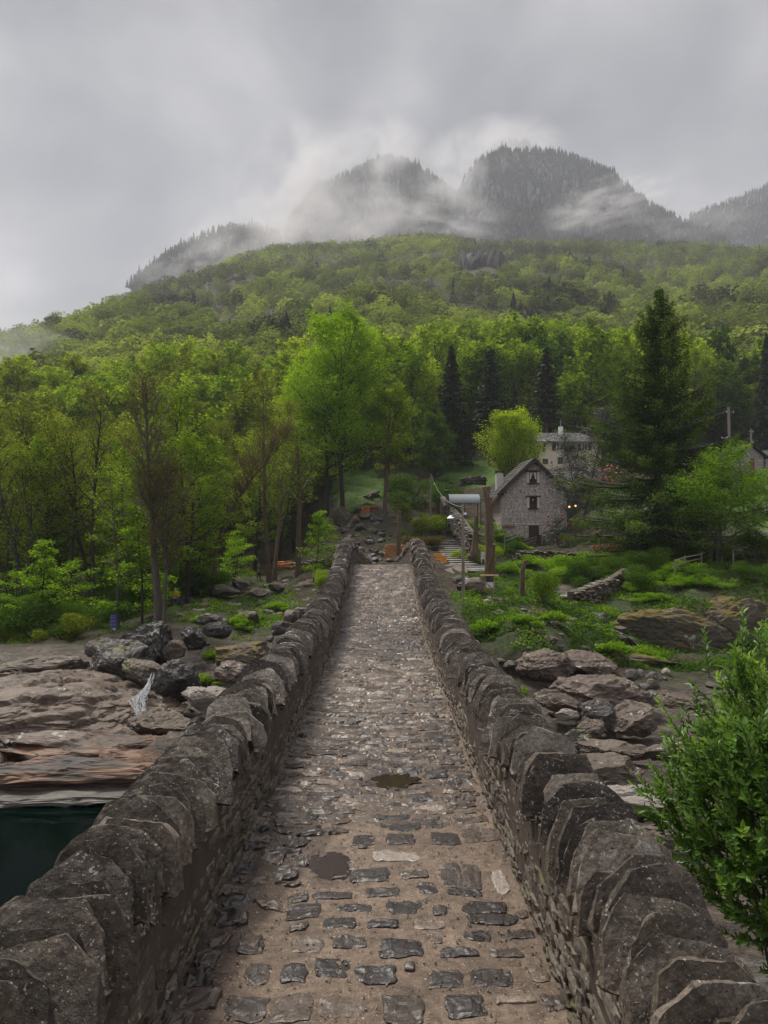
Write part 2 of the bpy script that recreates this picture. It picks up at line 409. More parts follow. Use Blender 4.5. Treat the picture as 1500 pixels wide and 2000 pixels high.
# ---- deck bed (mortar)
def sstep_(a, b, x): t = np.clip((x - a) / (b - a), 0, 1); return t * t * (3 - 2 * t)
mb = MB(); ys = np.concatenate([np.linspace(-5, 12, 340), np.linspace(12.1, 54, 260)]); xs = np.linspace(-1.12, 1.12, 60)
Y, X = np.meshgrid(ys, xs, indexing='ij')
def deck_h(x, y):
    """cross fall, hollows and lumps of the worn surface"""
    x = np.asarray(x, float); y = np.asarray(y, float)
    p = np.stack([x * 1.3, y * 0.9, np.zeros_like(x)], -1)
    h = 0.022 * fbm(p.reshape(-1, 3), 3).reshape(x.shape) + 0.02 * (x / 1.0) ** 2
    h = h - 0.055 * np.exp(-((x + 0.30) ** 2 / 0.030 + (y - 5.75) ** 2 / 0.09)) - 0.05 * np.exp(-((x - 0.16) ** 2 / 0.05 + (y - 7.85) ** 2 / 0.05))
    h = h - 0.02 * np.exp(-((x + 0.62) ** 2 / 0.02)) * (y < 6.5) + .006 * fbm(p.reshape(-1, 3) * 5 + 3, 3).reshape(x.shape)
    return h
XX = X * halfw(Y)
Z = deckz(Y) + deck_h(XX, Y) + 0.006 * fbm(np.stack([XX * 14, Y * 14, 0 * Y], -1).reshape(-1, 3), 3).reshape(Y.shape)
v = np.stack([XX + CX, Y, Z], -1).reshape(-1, 3); n = len(xs)
i = np.arange(len(ys) - 1)[:, None] * n + np.arange(n - 1)[None]
f = np.stack([i, i + 1, i + n + 1, i + n], -1).reshape(-1, 4)
# darker damp soil in the gutter on the left and beyond the mortared part
nz_ = 0.06 * fbm(np.stack([XX * 3, Y * 3, 0 * Y], -1).reshape(-1, 3), 4).reshape(Y.shape)
xb = np.interp(Y, [3.0, 3.8, 4.85, 6.5], [-.88, -.82, -.68, -.24]) + nz_
tt = 0.84 - 0.66 * sstep_(0, .06, xb - XX) * (Y < 7.5) - .35 * sstep_(6.45, 6.75, Y - .3 * XX + nz_ * 2) + .25 * sstep_(.80, .95, XX) * (Y > 6.2)
tt = np.clip(tt, 0, 1)
mb.add(v, f, 0, tt.ravel())
mb.build('deck_bed', M['sandmortar'], bridge, smooth=True, loc=None).matrix_parent_inverse = Matrix.Translation(-Vector(B0))

def bfix(o): o.matrix_parent_inverse = Matrix.Translation(-Vector(B0)); return o

# ---- paving
mb = MB()
def deckmap(u, v, h): return np.stack([u * halfw(v) + CX, v, deckz(v) + deck_h(u * halfw(v), v) + h], -1)
# near: stones bedded in sandy mortar with wide joints, set out one by one
r2 = np.random.default_rng(21)
def depth_at(py):
    D = 5.0
    for _ in range(25): D = -deckz(D) * F / (py - 1000)
    return D
NS = [(740,1605,825,1624,0),(832,1605,867,1618,1),(878,1607,930,1618,4),(690,1635,735,1656,0),(750,1634,811,1652,0),(840,1628,900,1655,0),(902,1620,940,1652,3),(936,1624,975,1650,4),(722,1666,820,1686,6),(632,1675,692,1695,4),(598,1708,662,1733,4),
 (683,1697,760,1722,0),(780,1702,840,1720,2),(815,1728,855,1750,0),(715,1735,780,1750,1),(858,1690,905,1738,2),(900,1692,938,1742,3),(875,1738,940,1752,0),(958,1706,995,1748,6),(612,1742,692,1756,1),(560,1742,605,1760,2),(555,1765,628,1798,0),(650,1763,725,1781,0),(757,1762,825,1790,0),(845,1770,875,1789,2),
 (900,1762,995,1785,0),(907,1785,1013,1806,0),(628,1794,698,1818,0),(713,1798,782,1815,0),(805,1799,872,1817,5),(564,1808,602,1822,2),(907,1819,959,1838,0),(990,1815,1045,1836,1),(650,1832,720,1854,2),(567,1838,632,1862,4),(742,1836,825,1875,0),(845,1832,863,1842,3),(855,1856,935,1874,1),(957,1856,1025,1875,2),
 (549,1884,598,1921,0),(612,1871,685,1912,0),(693,1886,775,1920,0),(835,1896,909,1936,0),(915,1895,1002,1937,0),(1037,1895,1070,1930,4),(440,1944,520,2000,2),(530,1942,612,2004,3),(620,1945,715,1990,4),(745,1940,832,2004,2),(867,1948,950,1992,0),(970,1955,1050,1972,5),
 (640,1700,675,1706,3),(480,1880,530,1925,2),(460,1830,520,1866,2),(1060,1955,1110,1990,2),(700,1655,716,1662,1),(790,1880,815,1892,2),(1010,1780,1035,1795,3),(980,1668,1000,1690,3),(560,2010,640,2050,0),(660,2012,760,2060,1),(790,2015,880,2060,0),(900,2010,1000,2060,2)]
TN = {0: (.03, .12), 1: (.10, .2), 2: (.22, .36), 3: (.38, .5), 4: (.55, .68), 5: (.72, .85), 6: (.975, .99)}
cells = []; tn = []
for (x0, y0, x1, y1, c) in NS:
    d1, d0 = depth_at(y0), depth_at(y1); dm = (d0 + d1) / 2; cells.append(((x0 - 750) / F * dm - CX, (x1 - 750) / F * dm - CX, d0, d1)); tn.append(r2.uniform(*TN[c]))
y = 1.4
while y < 3.6:
    h = r2.uniform(0.09, 0.15); x = -.85
    while x < .85:
        w = r2.uniform(.14, .28)
        if r2.random() < .8: cells.append((x, x + w, y, y + h * .8)); tn.append(r2.choice([.05, .12, .3, .6]))
        x += w + .07
    y += h + .04
cells = np.array(cells); g = 0.006; cells += np.array([-g, g, -g, g])
stone_patch(mb, cells, deckmap, r2, nx=22, ny=16, gap=0.006, hgt=0.015, rnd=.55, depth=0.03, tint=np.array(tn), tilt=(.002, .002), jit=0.014, nz=0.42, pw=9)
# broken flat stones in the damp left gutter
c2 = []
y = 1.6
while y < 6.6:
    h = r2.uniform(0.10, 0.24)
    x = -1.03; xe = np.interp(y, [3.8, 4.85, 6.5], [-.82, -.66, -.22])
    while x < xe - .1:
        w = r2.uniform(0.14, 0.30)
        if r2.random() < (.85 if y < 5.4 else .95) and not (abs(x + w / 2 + .30) < .24 and 5.35 < y < 6.2): c2.append((x, x + w, y, y + h))
        x += w + .02
    y += h + .015
stone_patch(mb, c2, deckmap, r2, nx=16, ny=12, gap=0.008, hgt=0.022, rnd=1.0, depth=0.035, tint=r2.choice([.04, .14, .28, .42, .6], len(c2)), tilt=(.010, .008), jit=0.035, nz=0.9, pw=8)
# middle and far: slabs laid on edge, packed in rows right across
def rows(y0, y1, hr, wr, tintf, nx, ny, hg, tl, p=1.0, xr=(-1.0, 1.0)):
    cl = []; y = y0
    while y < y1:
        h = r2.uniform(*hr); x = xr[0] - r2.uniform(0, .1)
        while x < xr[1] - .03:
            w = r2.uniform(*wr)
            if r2.random() < p:
                hh = h * r2.uniform(0.75, 1.35); o = r2.uniform(-.02, .02)
                cl.append((max(x, xr[0]), min(x + w, xr[1]), y + o, y + o + hh))
            x += w
        y += h
    cl = np.array(cl); yc = cl[:, 2]; xc = (cl[:, 0] + cl[:, 1]) / 2
    stone_patch(mb, cl, deckmap, r2, nx=nx, ny=ny, gap=0.005, hgt=hg, rnd=1.0, depth=0.03, tint=np.clip(tintf(xc, yc), 0, 1), tilt=(.004, tl), jit=0.018, nz=0.45)
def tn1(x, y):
    b = 0.41 + 0.20 * np.exp(-((y - 13.2) / 2.0) ** 2) - 0.12 * np.exp(-((y - 17.5) / 2.0) ** 2) + 0.10 * np.clip((y - 20) / 4, 0, 1)  # middle band: pale stones, plus slope light and wet sheen painted into the tint
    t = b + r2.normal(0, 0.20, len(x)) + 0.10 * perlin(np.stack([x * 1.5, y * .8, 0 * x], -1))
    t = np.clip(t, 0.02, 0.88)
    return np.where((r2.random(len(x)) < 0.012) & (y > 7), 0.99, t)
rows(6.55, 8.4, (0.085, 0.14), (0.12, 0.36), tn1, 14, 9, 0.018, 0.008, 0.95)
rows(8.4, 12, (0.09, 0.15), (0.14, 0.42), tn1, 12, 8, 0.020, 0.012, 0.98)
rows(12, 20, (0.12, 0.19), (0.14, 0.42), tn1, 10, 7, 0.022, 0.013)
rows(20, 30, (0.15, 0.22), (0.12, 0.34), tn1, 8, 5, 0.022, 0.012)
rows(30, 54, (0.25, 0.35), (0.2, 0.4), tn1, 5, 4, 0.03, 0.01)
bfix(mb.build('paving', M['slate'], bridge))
# grit scattered over the bed
mb = MB(); g0, gf = ico(1); n = 6500
gx = r2.uniform(-.98, .98, n); gy = 2.2 + 7 * r2.random(n) ** 1.5
gr = .0018 + .0075 * r2.random(n) ** 3
c = deckmap(gx, gy, gr * 0.8 + 0.004)
vv = (c[:, None] + gr[:, None, None] * g0[None] * np.array([1, 1, .7])).reshape(-1, 3)
ff = (gf[None] + (np.arange(n) * len(g0))[:, None, None]).reshape(-1, 3)
mb.add(vv, ff, 0, np.repeat(r2.uniform(.25, .93, n), len(g0)))
o = bfix(mb.build('grit', M['slate'], bridge)); o['kind'] = 'stuff'

# ---- parapets: rubble inner and outer faces, arched body below
def intrados(y):
    y = np.asarray(y, float); z = np.full(y.shape, -10.5)
    for c, r, top in ((1.5, 10.5, -3.1), (27.5, 10.5, -2.55)):
        q = np.clip(1 - ((y - c) / r) ** 2, 0, None)
        z = np.maximum(z, -10.5 + (top + 10.5) * np.sqrt(q) * (np.abs(y - c) < r))
    return z
WH, WT = 0.72, 0.50
for side in (-1, 1):
    par = empty('parapet', (0, 0, 0), 0, bridge); par.location = (side * 1.25, 0, 9.5)
    if side < 0: tag(par, 'left parapet with coping stones set on edge')
    else: tag(par, 'right parapet with coping stones set on edge')
    PI = Matrix.Translation(-Vector((CX + side * 1.25, 0, 0)))
    def pfix(o): o.matrix_parent_inverse = PI; return o
    r3 = np.random.default_rng(60 + side)
    mb = MB()
    # core
    ysn = np.arange(-5, 54.01, 0.5)
    for a, b in zip(ysn[:-1], ysn[1:]):
        x0a, x0b = halfw(a) + 0.035, halfw(b) + 0.035; x1a, x1b = halfw(a) + WT - 0.03, halfw(b) + WT - 0.03
        za, zb = deckz(a), deckz(b); ia, ib = intrados([a, b])
        vs = [(x0a, a, ia), (x1a, a, ia), (x1a, a, za + WH - .07), (x0a, a, za + WH - .07), (x0b, b, ib), (x1b, b, ib), (x1b, b, zb + WH - .07), (x0b, b, zb + WH - .07)]
        vs = [(CX + side * p[0], p[1], p[2]) for p in vs]
        fs = [(0, 4, 5, 1), (1, 5, 6, 2), (2, 6, 7, 3), (3, 7, 4, 0)]
        if a == ysn[0]: fs.append((0, 1, 2, 3))
        if b >= 54: fs.append((4, 7, 6, 5))
        mb.add(vs, fs, 0, 0.3)
    pfix(mb.build('wall_core', M['mortar'], par))
    mb = MB()
    def inner(u, v, h):
        w = halfw(u); x = w + 0.03 - h + 0.02 * perlin(np.stack([u * .7, v * 1.2, 0 * u + side * 5], -1)) + 0.03 * (v / WH)
        return np.stack([CX + side * x, u, deckz(u) + v - 0.02], -1)
    def outer(u, v, h):
        w = halfw(u); x = w + WT - 0.03 + h
        return np.stack([CX + side * x, u, deckz(u) + WH - v], -1)
    for (u0, u1, hr, wr, nx, ny) in ((1.0, 7, (.045, .13), (.12, .42), 14, 9), (7, 15, (.055, .11), (.12, .36), 8, 6), (15, 30, (.06, .12), (.14, .4), 6, 5), (30, 54, (.1, .15), (.2, .5), 5, 4)):
        cl = coursed(r3, u0, u1, 0.0, WH + 0.02, hr, wr)
        # wavy courses
        cl[:, 2:] += 0.012 * r3.normal(size=(len(cl), 1))
        stone_patch(mb, cl, inner, r3, nx=nx, ny=ny, gap=0.003, hgt=0.020, rnd=.6, depth=0.035, tilt=(.006, .004), jit=0.020, nz=0.8, tint=np.clip(r3.normal(.5, .22, len(cl)), .03, .97))
    if True:
        cl = coursed(r3, -4, 54, 0.0, 7.5, (.12, .2), (.25, .6), mask=lambda o: (deckz((o[:, 0] + o[:, 1]) / 2) + WH - o[:, 3]) > intrados((o[:, 0] + o[:, 1]) / 2))
        stone_patch(mb, cl, outer, r3, nx=5, ny=4, gap=0.008, hgt=0.04, rnd=1.0, depth=0.05, tilt=(.01, .008), jit=0.02, nz=0.8, tint=np.clip(r3.normal(.45, .2, len(cl)), .03, .97))
    pfix(mb.build('rubble_face', M['rubble'], par))
    # coping stones on edge
    y = 1.15; k = 0; far = MB()
    while y < 53.9:
        if y < 5: th = r3.uniform(0.10, 0.172)
        elif y < 12: th = r3.uniform(0.07, 0.145)
        elif y < 30: th = r3.uniform(0.07, 0.13)
        else: th = r3.uniform(0.12, 0.18)
        big = 1.0 + (0.06 if y < 5 else 0)
        w = r3.uniform(0.235, 0.30) * big * (1 if y < 30 else np.interp(y, [30, 50], [1, .85])); hh = r3.uniform(0.225, 0.305) * big
        sub = 5 if y < 5.2 else (4 if y < 9.5 else 3)
        if y > 22: sub = 2
        nf = 7 if y < 12 else 5
        tpl = np.array([[0, 1.0, 0], [0, -1.0, 0]])
        v, f = ico(sub); v = v.copy()
        # arched slab: cut the two broad faces, the foot and a few knocks off the crown
        v *= np.array([w, w, hh * 1.15])
        gp = (r3.uniform(.03, .055) if y < 5 else (r3.uniform(.02, .036) if y < 12 else .018)); gp = min(gp, th * .31)
        for sgn in (1, -1):
            nn = np.array([r3.normal(0, .07), sgn, r3.uniform(0.0, .16)]); nn /= np.linalg.norm(nn)
            v -= np.maximum(v @ nn - (th * 0.5 - gp), 0)[:, None] * nn
        angs = [r3.uniform(.45, .95), r3.uniform(2.2, 2.7), r3.uniform(1.35, 1.8), r3.uniform(-.1, .3), r3.uniform(2.85, 3.25)] + ([r3.uniform(0, pi), r3.uniform(0, pi)] if nf > 5 else [])
        for q, ang in enumerate(angs):
            nn = np.array([cos(ang), r3.normal(0, .10 if q < 5 else .7), abs(sin(ang)) + .05]); nn /= np.linalg.norm(nn)
            sup = np.sqrt((nn[0] * w) ** 2 + (nn[2] * hh * 1.15) ** 2) if q < 5 else np.sqrt((nn[0] * w) ** 2 + (nn[2] * hh * 1.15) ** 2 + (nn[1] * th * .5) ** 2)
            v -= np.maximum(v @ nn - sup * (r3.uniform(0.72, 0.82) if q == 2 else r3.uniform(0.78, 0.93)), 0)[:, None] * nn
        v[:, 2] = np.maximum(v[:, 2], -0.07 + .03 * perlin(v * 9 + k)[:])
        of = r3.uniform(0, 90, 3)
        if sub >= 3:
            amp = 0.0075 if y < 12 else 0.006
            lay = ridged(v * np.array([5, 26, 8]) + of, 3)          # slaty bedding on the edges
            v += amp * np.stack([fbm(v * 6.5 + of + 7 * a_, 5 if sub > 3 else 3, 0.58) for a_ in range(3)], -1)
            rr = v / (np.linalg.norm(v * np.array([1, .3, 1]), axis=1)[:, None] + 1e-6)
            v += (0.0055 * lay)[:, None] * rr * np.array([1, .2, 1])
        else:
            v += 0.010 * r3.normal(size=v.shape)
        lean = -abs(r3.normal(0.30, 0.12))
        R = rotm(lean, r3.normal(0, .06), r3.normal(0, .05))
        v = v @ R.T
        if sub >= 4: v += .0022 * perlin(v * 60 + of)[:, None] * (v / (np.linalg.norm(v, axis=1)[:, None] + 1e-6))
        slope = np.arctan2(deckz(y + .3) - deckz(y - .3), .6); v = v @ rotm(slope, 0, 0).T
        cx = CX + side * (halfw(y) + WT / 2 + r3.normal(0, .030)); cz = deckz(y) + WH + 0.025 + r3.normal(0, .036)
        c = np.array([cx, y, cz]); tnt = float(np.clip(r3.normal(.50, .27), .02, .98))
        if k < 50:
            m1 = MB(); m1.add(v + c, f, 0, tnt)
            pfix(m1.build('coping_stone', M['cap'], par, smooth=False))
        else: far.add(v + c, f, 0, tnt)
        k += 1
        y += th * r3.uniform(0.98, 1.10)
    o = pfix(far.build('coping_stone', M['cap'], par)); o['kind'] = 'stuff'
# barrel of the arches and the far threshold
mb = MB(); ysn = np.linspace(-9, 40, 100); iz = intrados(ysn); top = deckz(ysn) - 0.12
for a in range(len(ysn) - 1):
    for s0, s1 in ((-1, 1),):
        x0, x1 = CX - 1.2, CX + 1.2
        mb.add([(x0, ysn[a], iz[a]), (x1, ysn[a], iz[a]), (x1, ysn[a + 1], iz[a + 1]), (x0, ysn[a + 1], iz[a + 1])], [(0, 1, 2, 3)])
mb.box(CX - 1.2, CX + 1.2, 38, 54.2, -9, -4.6)
bfix(mb.build('arch_barrel', M['mortar'], bridge))

# ---- puddles
mp, nt, out = new_mat('muddy water')
b = nd(nt, 'ShaderNodeBsdfPrincipled', Roughness=0.04); b.inputs['Base Color'].default_value = (0.022, 0.013, 0.009, 1); b.inputs['IOR'].default_value = 1.33; b.inputs['Specular IOR Level'].default_value = .3
nt.links.new(b.outputs[0], out.inputs['Surface']); M['puddle'] = mp
for (x, y, rx, ry, lift) in ((-0.30, 5.78, .24, .34, -.026), (0.16, 7.85, .30, .22, -.012)):
    mb = MB(); n = 90; a = np.linspace(0, 2 * pi, n, endpoint=False)
    rr = np.clip(1 + 0.85 * fbm(np.stack([np.cos(a) * 1.3 + x * 9, np.sin(a) * 1.3, 0 * a], -1), 4), .35, 1.6)
    zz = deckz(y) + lift + float(deck_h(np.array([x]), np.array([y]))[0]) * 0 + 0.0
    pv = np.stack([CX + x + rx * rr * np.cos(a), y + ry * rr * np.sin(a), np.full(n, zz)], -1)
    slope = (deckz(y + .3) - deckz(y - .3)) / .6
    mb.add(np.vstack([pv, [[CX + x, y, zz]]]), [(i, (i + 1) % n, n) for i in range(n)])
    o = mb.build('puddle', mp, smooth=True); tag(o, kind='structure')
# ------------------------------------------------------------------ terrain: height given as photo row over (bearing, log depth)
CT = [  # px, py, depth
 # river pool, left
 (-700,1950,17),(-200,1950,17),(100,1950,17),(400,1950,17),(600,1950,17),(-200,1760,22),(100,1760,22),(330,1750,22),(520,1740,22),(-700,1760,22),
 (100,1650,24.6),(-300,1650,24.6),(380,1640,24.6),(0,1545,25.7),(200,1542,25.7),(400,1535,25.7),(-300,1545,25.7),
 # ledge
 (-300,1475,26.6),(0,1475,26.6),(200,1470,26.6),(350,1455,26.6),(480,1440,27),
 (0,1445,29),(200,1440,29),(330,1432,29),(450,1425,29),
 (-300,1340,34),(0,1345,34),(150,1345,34),(260,1390,34),(400,1380,34),
 (-300,1285,39),(0,1285,39),(120,1283,39),(230,1310,39),(400,1300,39),(540,1290,39),
 (0,1262,45),(120,1252,46),(320,1222,46),(430,1225,46),(560,1225,46),
 (-300,1235,52),(100,1232,52),(250,1215,52),(360,1195,52),
 (100,1195,65),(300,1185,65),(450,1172,62),(520,1180,58),(600,1165,58),(650,1150,56),
 (-300,1180,70),(200,1165,80),(420,1135,80),(520,1125,85),(600,1115,78),(660,1095,70),
 (0,1100,100),(200,1085,105),(400,1070,105),(520,1075,100),(600,1060,95),(-300,1100,100),
 # axis beyond the bridge
 (745,1122,53),(745,1112,60),(700,1105,66),(740,1095,70),(780,1095,68),(700,1055,76),(740,1035,80),(700,1015,86),(760,1015,86),(650,1030,86),
 (640,985,96),(700,965,102),(800,1015,92),(840,1018,92),(880,1060,78),(935,1108,68),(900,1115,62),(860,1112,60),(850,1120,56),
 (760,930,118),(700,925,120),(860,950,112),(920,925,115),(960,915,120),(1000,900,130),(860,905,125),
 # right bank
 (905,1170,46),(955,1155,52),(1030,1180,46),(1000,1120,60),(950,1120,62),(1060,1120,62),(1130,1100,66),(1040,1058,84),(1110,1058,80),(960,1060,82),
 (980,1205,42),(1060,1215,42),(1130,1180,50),(1180,1150,55),(1100,1160,54),(1240,1125,58),(1290,1098,62),(1200,1080,68),
 (1000,1260,37),(1080,1260,37),(1180,1230,42),(1300,1150,53),(1400,1135,53),(1500,1130,52),(1700,1130,52),
 (1250,1215,46.5),(1350,1190,49),(1450,1185,49),(1700,1200,48),(1340,1265,45),(1450,1265,45),
 (1260,1285,42),(1350,1280,42),(1450,1285,42),(1700,1290,42),
 (1000,1322,36),(1100,1330,36),(1250,1330,36),(1400,1330,36),(1700,1340,36),
 (1000,1385,32),(1120,1392,32),(1250,1392,32),(1400,1385,32),(1700,1380,32),
 (1000,1450,28.5),(1120,1462,28.5),(1250,1458,28.5),(1400,1445,28.5),(1700,1440,28.5),
 (1000,1500,26),(1120,1498,26),(1250,1490,26),
 (1000,1560,24),(1150,1545,24),(1300,1540,24),(1500,1540,24),(1800,1540,24),
 (1000,1700,19),(1200,1690,19),(1400,1680,19),(1800,1680,19),(1200,1830,16),(1500,1820,16),(2000,1820,16),
 (800,1500,24),(700,1600,20),(850,1400,28),(650,1420,28),(760,1330,34),(760,1230,42),(740,1160,50),
 # behind house, right meadow
 (1060,935,100),(1100,915,115),(1180,920,112),(1300,965,96),(1250,1010,84),(1340,1060,72),(1420,1060,78),(1420,1010,88),(1470,1000,92),(1440,935,122),(1500,937,122),(1380,935,118),(1600,935,122),(1500,1075,70),(1700,1050,75),
 # wooded slopes
 (0,985,130),(200,960,130),(400,940,130),(600,920,130),(-300,1000,130),
 (0,850,180),(200,830,180),(400,820,180),(600,800,180),(800,835,160),(1000,850,160),(1200,850,160),(1400,850,165),(1700,840,165),(-300,870,180),
 (0,765,270),(200,740,260),(400,725,260),(600,700,260),(800,700,260),(1000,710,250),(1200,715,250),(1400,700,250),(1700,690,250),(-300,800,270),
 (0,690,430),(100,668,430),(200,650,400),(400,640,400),(600,610,400),(800,600,400),(1000,600,400),(1200,605,400),(1500,600,400),(1800,600,400),(-300,720,430),
 (0,700,520),(100,690,560),(200,645,600),(300,590,640),(400,555,680),(500,515,750),(-300,745,560),
 (300,595,520),(400,575,520),(600,530,580),(800,525,580),(1000,530,580),(1200,535,580),(1500,530,580),(1800,530,580),
 (600,500,760),(700,498,760),(800,484,760),(880,486,760),(960,500,760),(1050,494,760),(1150,498,760),(1330,500,760),(1500,510,760),(1800,520,760),
 (200,670,1000),(0,725,1000),(400,570,1000),(600,505,1000),(900,495,1000),(1300,506,1000),(1600,518,1000),(-300,760,1000),(2000,530,1000)]
CT = np.array(CT, float)
cu, cv, cw = (CT[:, 0] - 750) / F, np.log(CT[:, 2]), (CT[:, 1] - 1000) / F
_cp = np.stack([cu * 1.9, cv], -1)
def _k(a, b):
    r = np.sqrt(((a[:, None] - b[None]) ** 2).sum(-1)) + 1e-9
    return r ** 2 * np.log(r)
_n = len(_cp); _A = np.zeros((_n + 3, _n + 3)); _A[:_n, :_n] = _k(_cp, _cp) + np.eye(_n) * 2e-4
_Pm = np.hstack([np.ones((_n, 1)), _cp]); _A[:_n, _n:] = _Pm; _A[_n:, :_n] = _Pm.T
_w = np.linalg.solve(_A, np.concatenate([cw, np.zeros(3)]))
def base_z(x, y):
    x = np.asarray(x, float).ravel(); y = np.asarray(y, float).ravel()
    yy = np.clip(y, 15, 1050); u = np.clip(x / np.maximum(yy, 1), -0.95, 0.95)
    out = np.empty(len(x))
    for s in range(0, len(x), 60000):
        q = np.stack([u[s:s + 60000] * 1.9, np.log(yy[s:s + 60000])], -1)
        out[s:s + 60000] = _k(q, _cp) @ _w[:_n] + _w[_n] + q @ _w[_n + 1:]
    z = -out * yy
    return z
def sstep(a, b, x): t = np.clip((x - a) / (b - a), 0, 1); return t * t * (3 - 2 * t)
def terr(x, y, detail=True):
    """height and surface masks (rock, grass)"""
    x = np.asarray(x, float).ravel(); y = np.asarray(y, float).ravel()
    z = base_z(x, y)
    near = 1 - sstep(100, 170, y)
    # below the camera: the gorge
    g = 1 - sstep(13, 17, y); z = z * (1 - g) + g * np.where(x < 2 + 0 * y, -11.5, -9.0)
    px = 750 + x / np.maximum(y, 1) * F
    z = z + np.where(y > 200, 1, 0) * sstep(200, 330, y) * ((11 * fbm(np.stack([x / 95, y / 120, 0 * x + 8], -1), 3) - 9 * sstep(.55, .95, ridged(np.stack([x / 110, y / 420, 0 * x + 2], -1), 1))) * (1 - sstep(600, 720, y)))
    # rock: the washed slabs by the river
    left = (x < 0)
    rock = np.where(left, 1 - sstep(40, 46, y + 0 * x), 1 - sstep(33, 37, y)) 
    nzm = fbm(np.stack([x * .11, y * .11, 0 * x], -1), 4)
    rock = np.clip(rock + 0.0, 0, 1)
    rock = np.maximum(rock, (nzm > 0.55) * near * 0.9 * (y < 75))
    rockL = np.clip(rock, 0, 1)
    if detail:
        sc = np.where(y < 50, 1.0, np.where(y < 120, 1.2, 1.0))
        b = fbm(np.stack([x * .35, y * .35, 0 * x + 3], -1), 5, .55)
        z = z + 0.22 * b * (1 - rock) * np.clip(y / 40, .6, 3) * (y < 200)
        # sculpted slabs: tilted bedding broken into steps
        wx = x + 1.5 * fbm(np.stack([x * .12, y * .12, 0 * x + 9], -1), 3); 
        s = z * 1.0 + 0.10 * wx + 0.14 * y + 0.30 * fbm(np.stack([x * .22, y * .40, 0 * x + 5], -1), 5, .55)
        st = 0.42; k = np.floor(s / st); fr = s / st - k
        step = (k + sstep(0.62, 1.0, fr)) * st - s
        st2 = 0.13; s2 = s + 0.05 * fbm(np.stack([x * .9, y * 1.6, 0 * x + 2], -1), 4); k2 = np.floor(s2 / st2); fr2 = s2 / st2 - k2
        step2 = (k2 + sstep(0.7, 1.0, fr2)) * st2 - s2
        z = z + rock * (1.0 * step + 0.8 * step2 + 0.09 * fbm(np.stack([x * 1.5, y * 1.5, z], -1), 4))
        z = z + (1 - rock) * 0.05 * fbm(np.stack([x * 2, y * 2, 0 * x], -1), 3) * (y < 120)
    return z, rockL
def gz(x, y): return float(terr([x], [y])[0][0])

U = np.concatenate([np.linspace(-1.3, -0.56, 60), np.linspace(-0.555, 0.555, 620), np.linspace(0.56, 1.3, 60)])
V = np.concatenate([np.linspace(0.5, 13.5, 14), np.exp(np.linspace(math.log(14), math.log(56), 560)), np.exp(np.linspace(math.log(56.5), math.log(125), 230)), np.exp(np.linspace(math.log(126.5), math.log(1100), 170)), [1400, 2000, 3200]])
VV, UU = np.meshgrid(V, U, indexing='ij'); XX = UU * np.maximum(VV, 14); XX = np.where(VV > 1050, UU * VV * 1.6, XX)
zz, rk = terr(XX, VV)
zz = zz.reshape(VV.shape); zz = np.where(VV > 1100, zz * 1.0, zz)
n = len(U); i = np.arange(len(V) - 1)[:, None] * n + np.arange(n - 1)[None]
f = np.stack([i, i + 1, i + n + 1, i + n], -1).reshape(-1, 4)

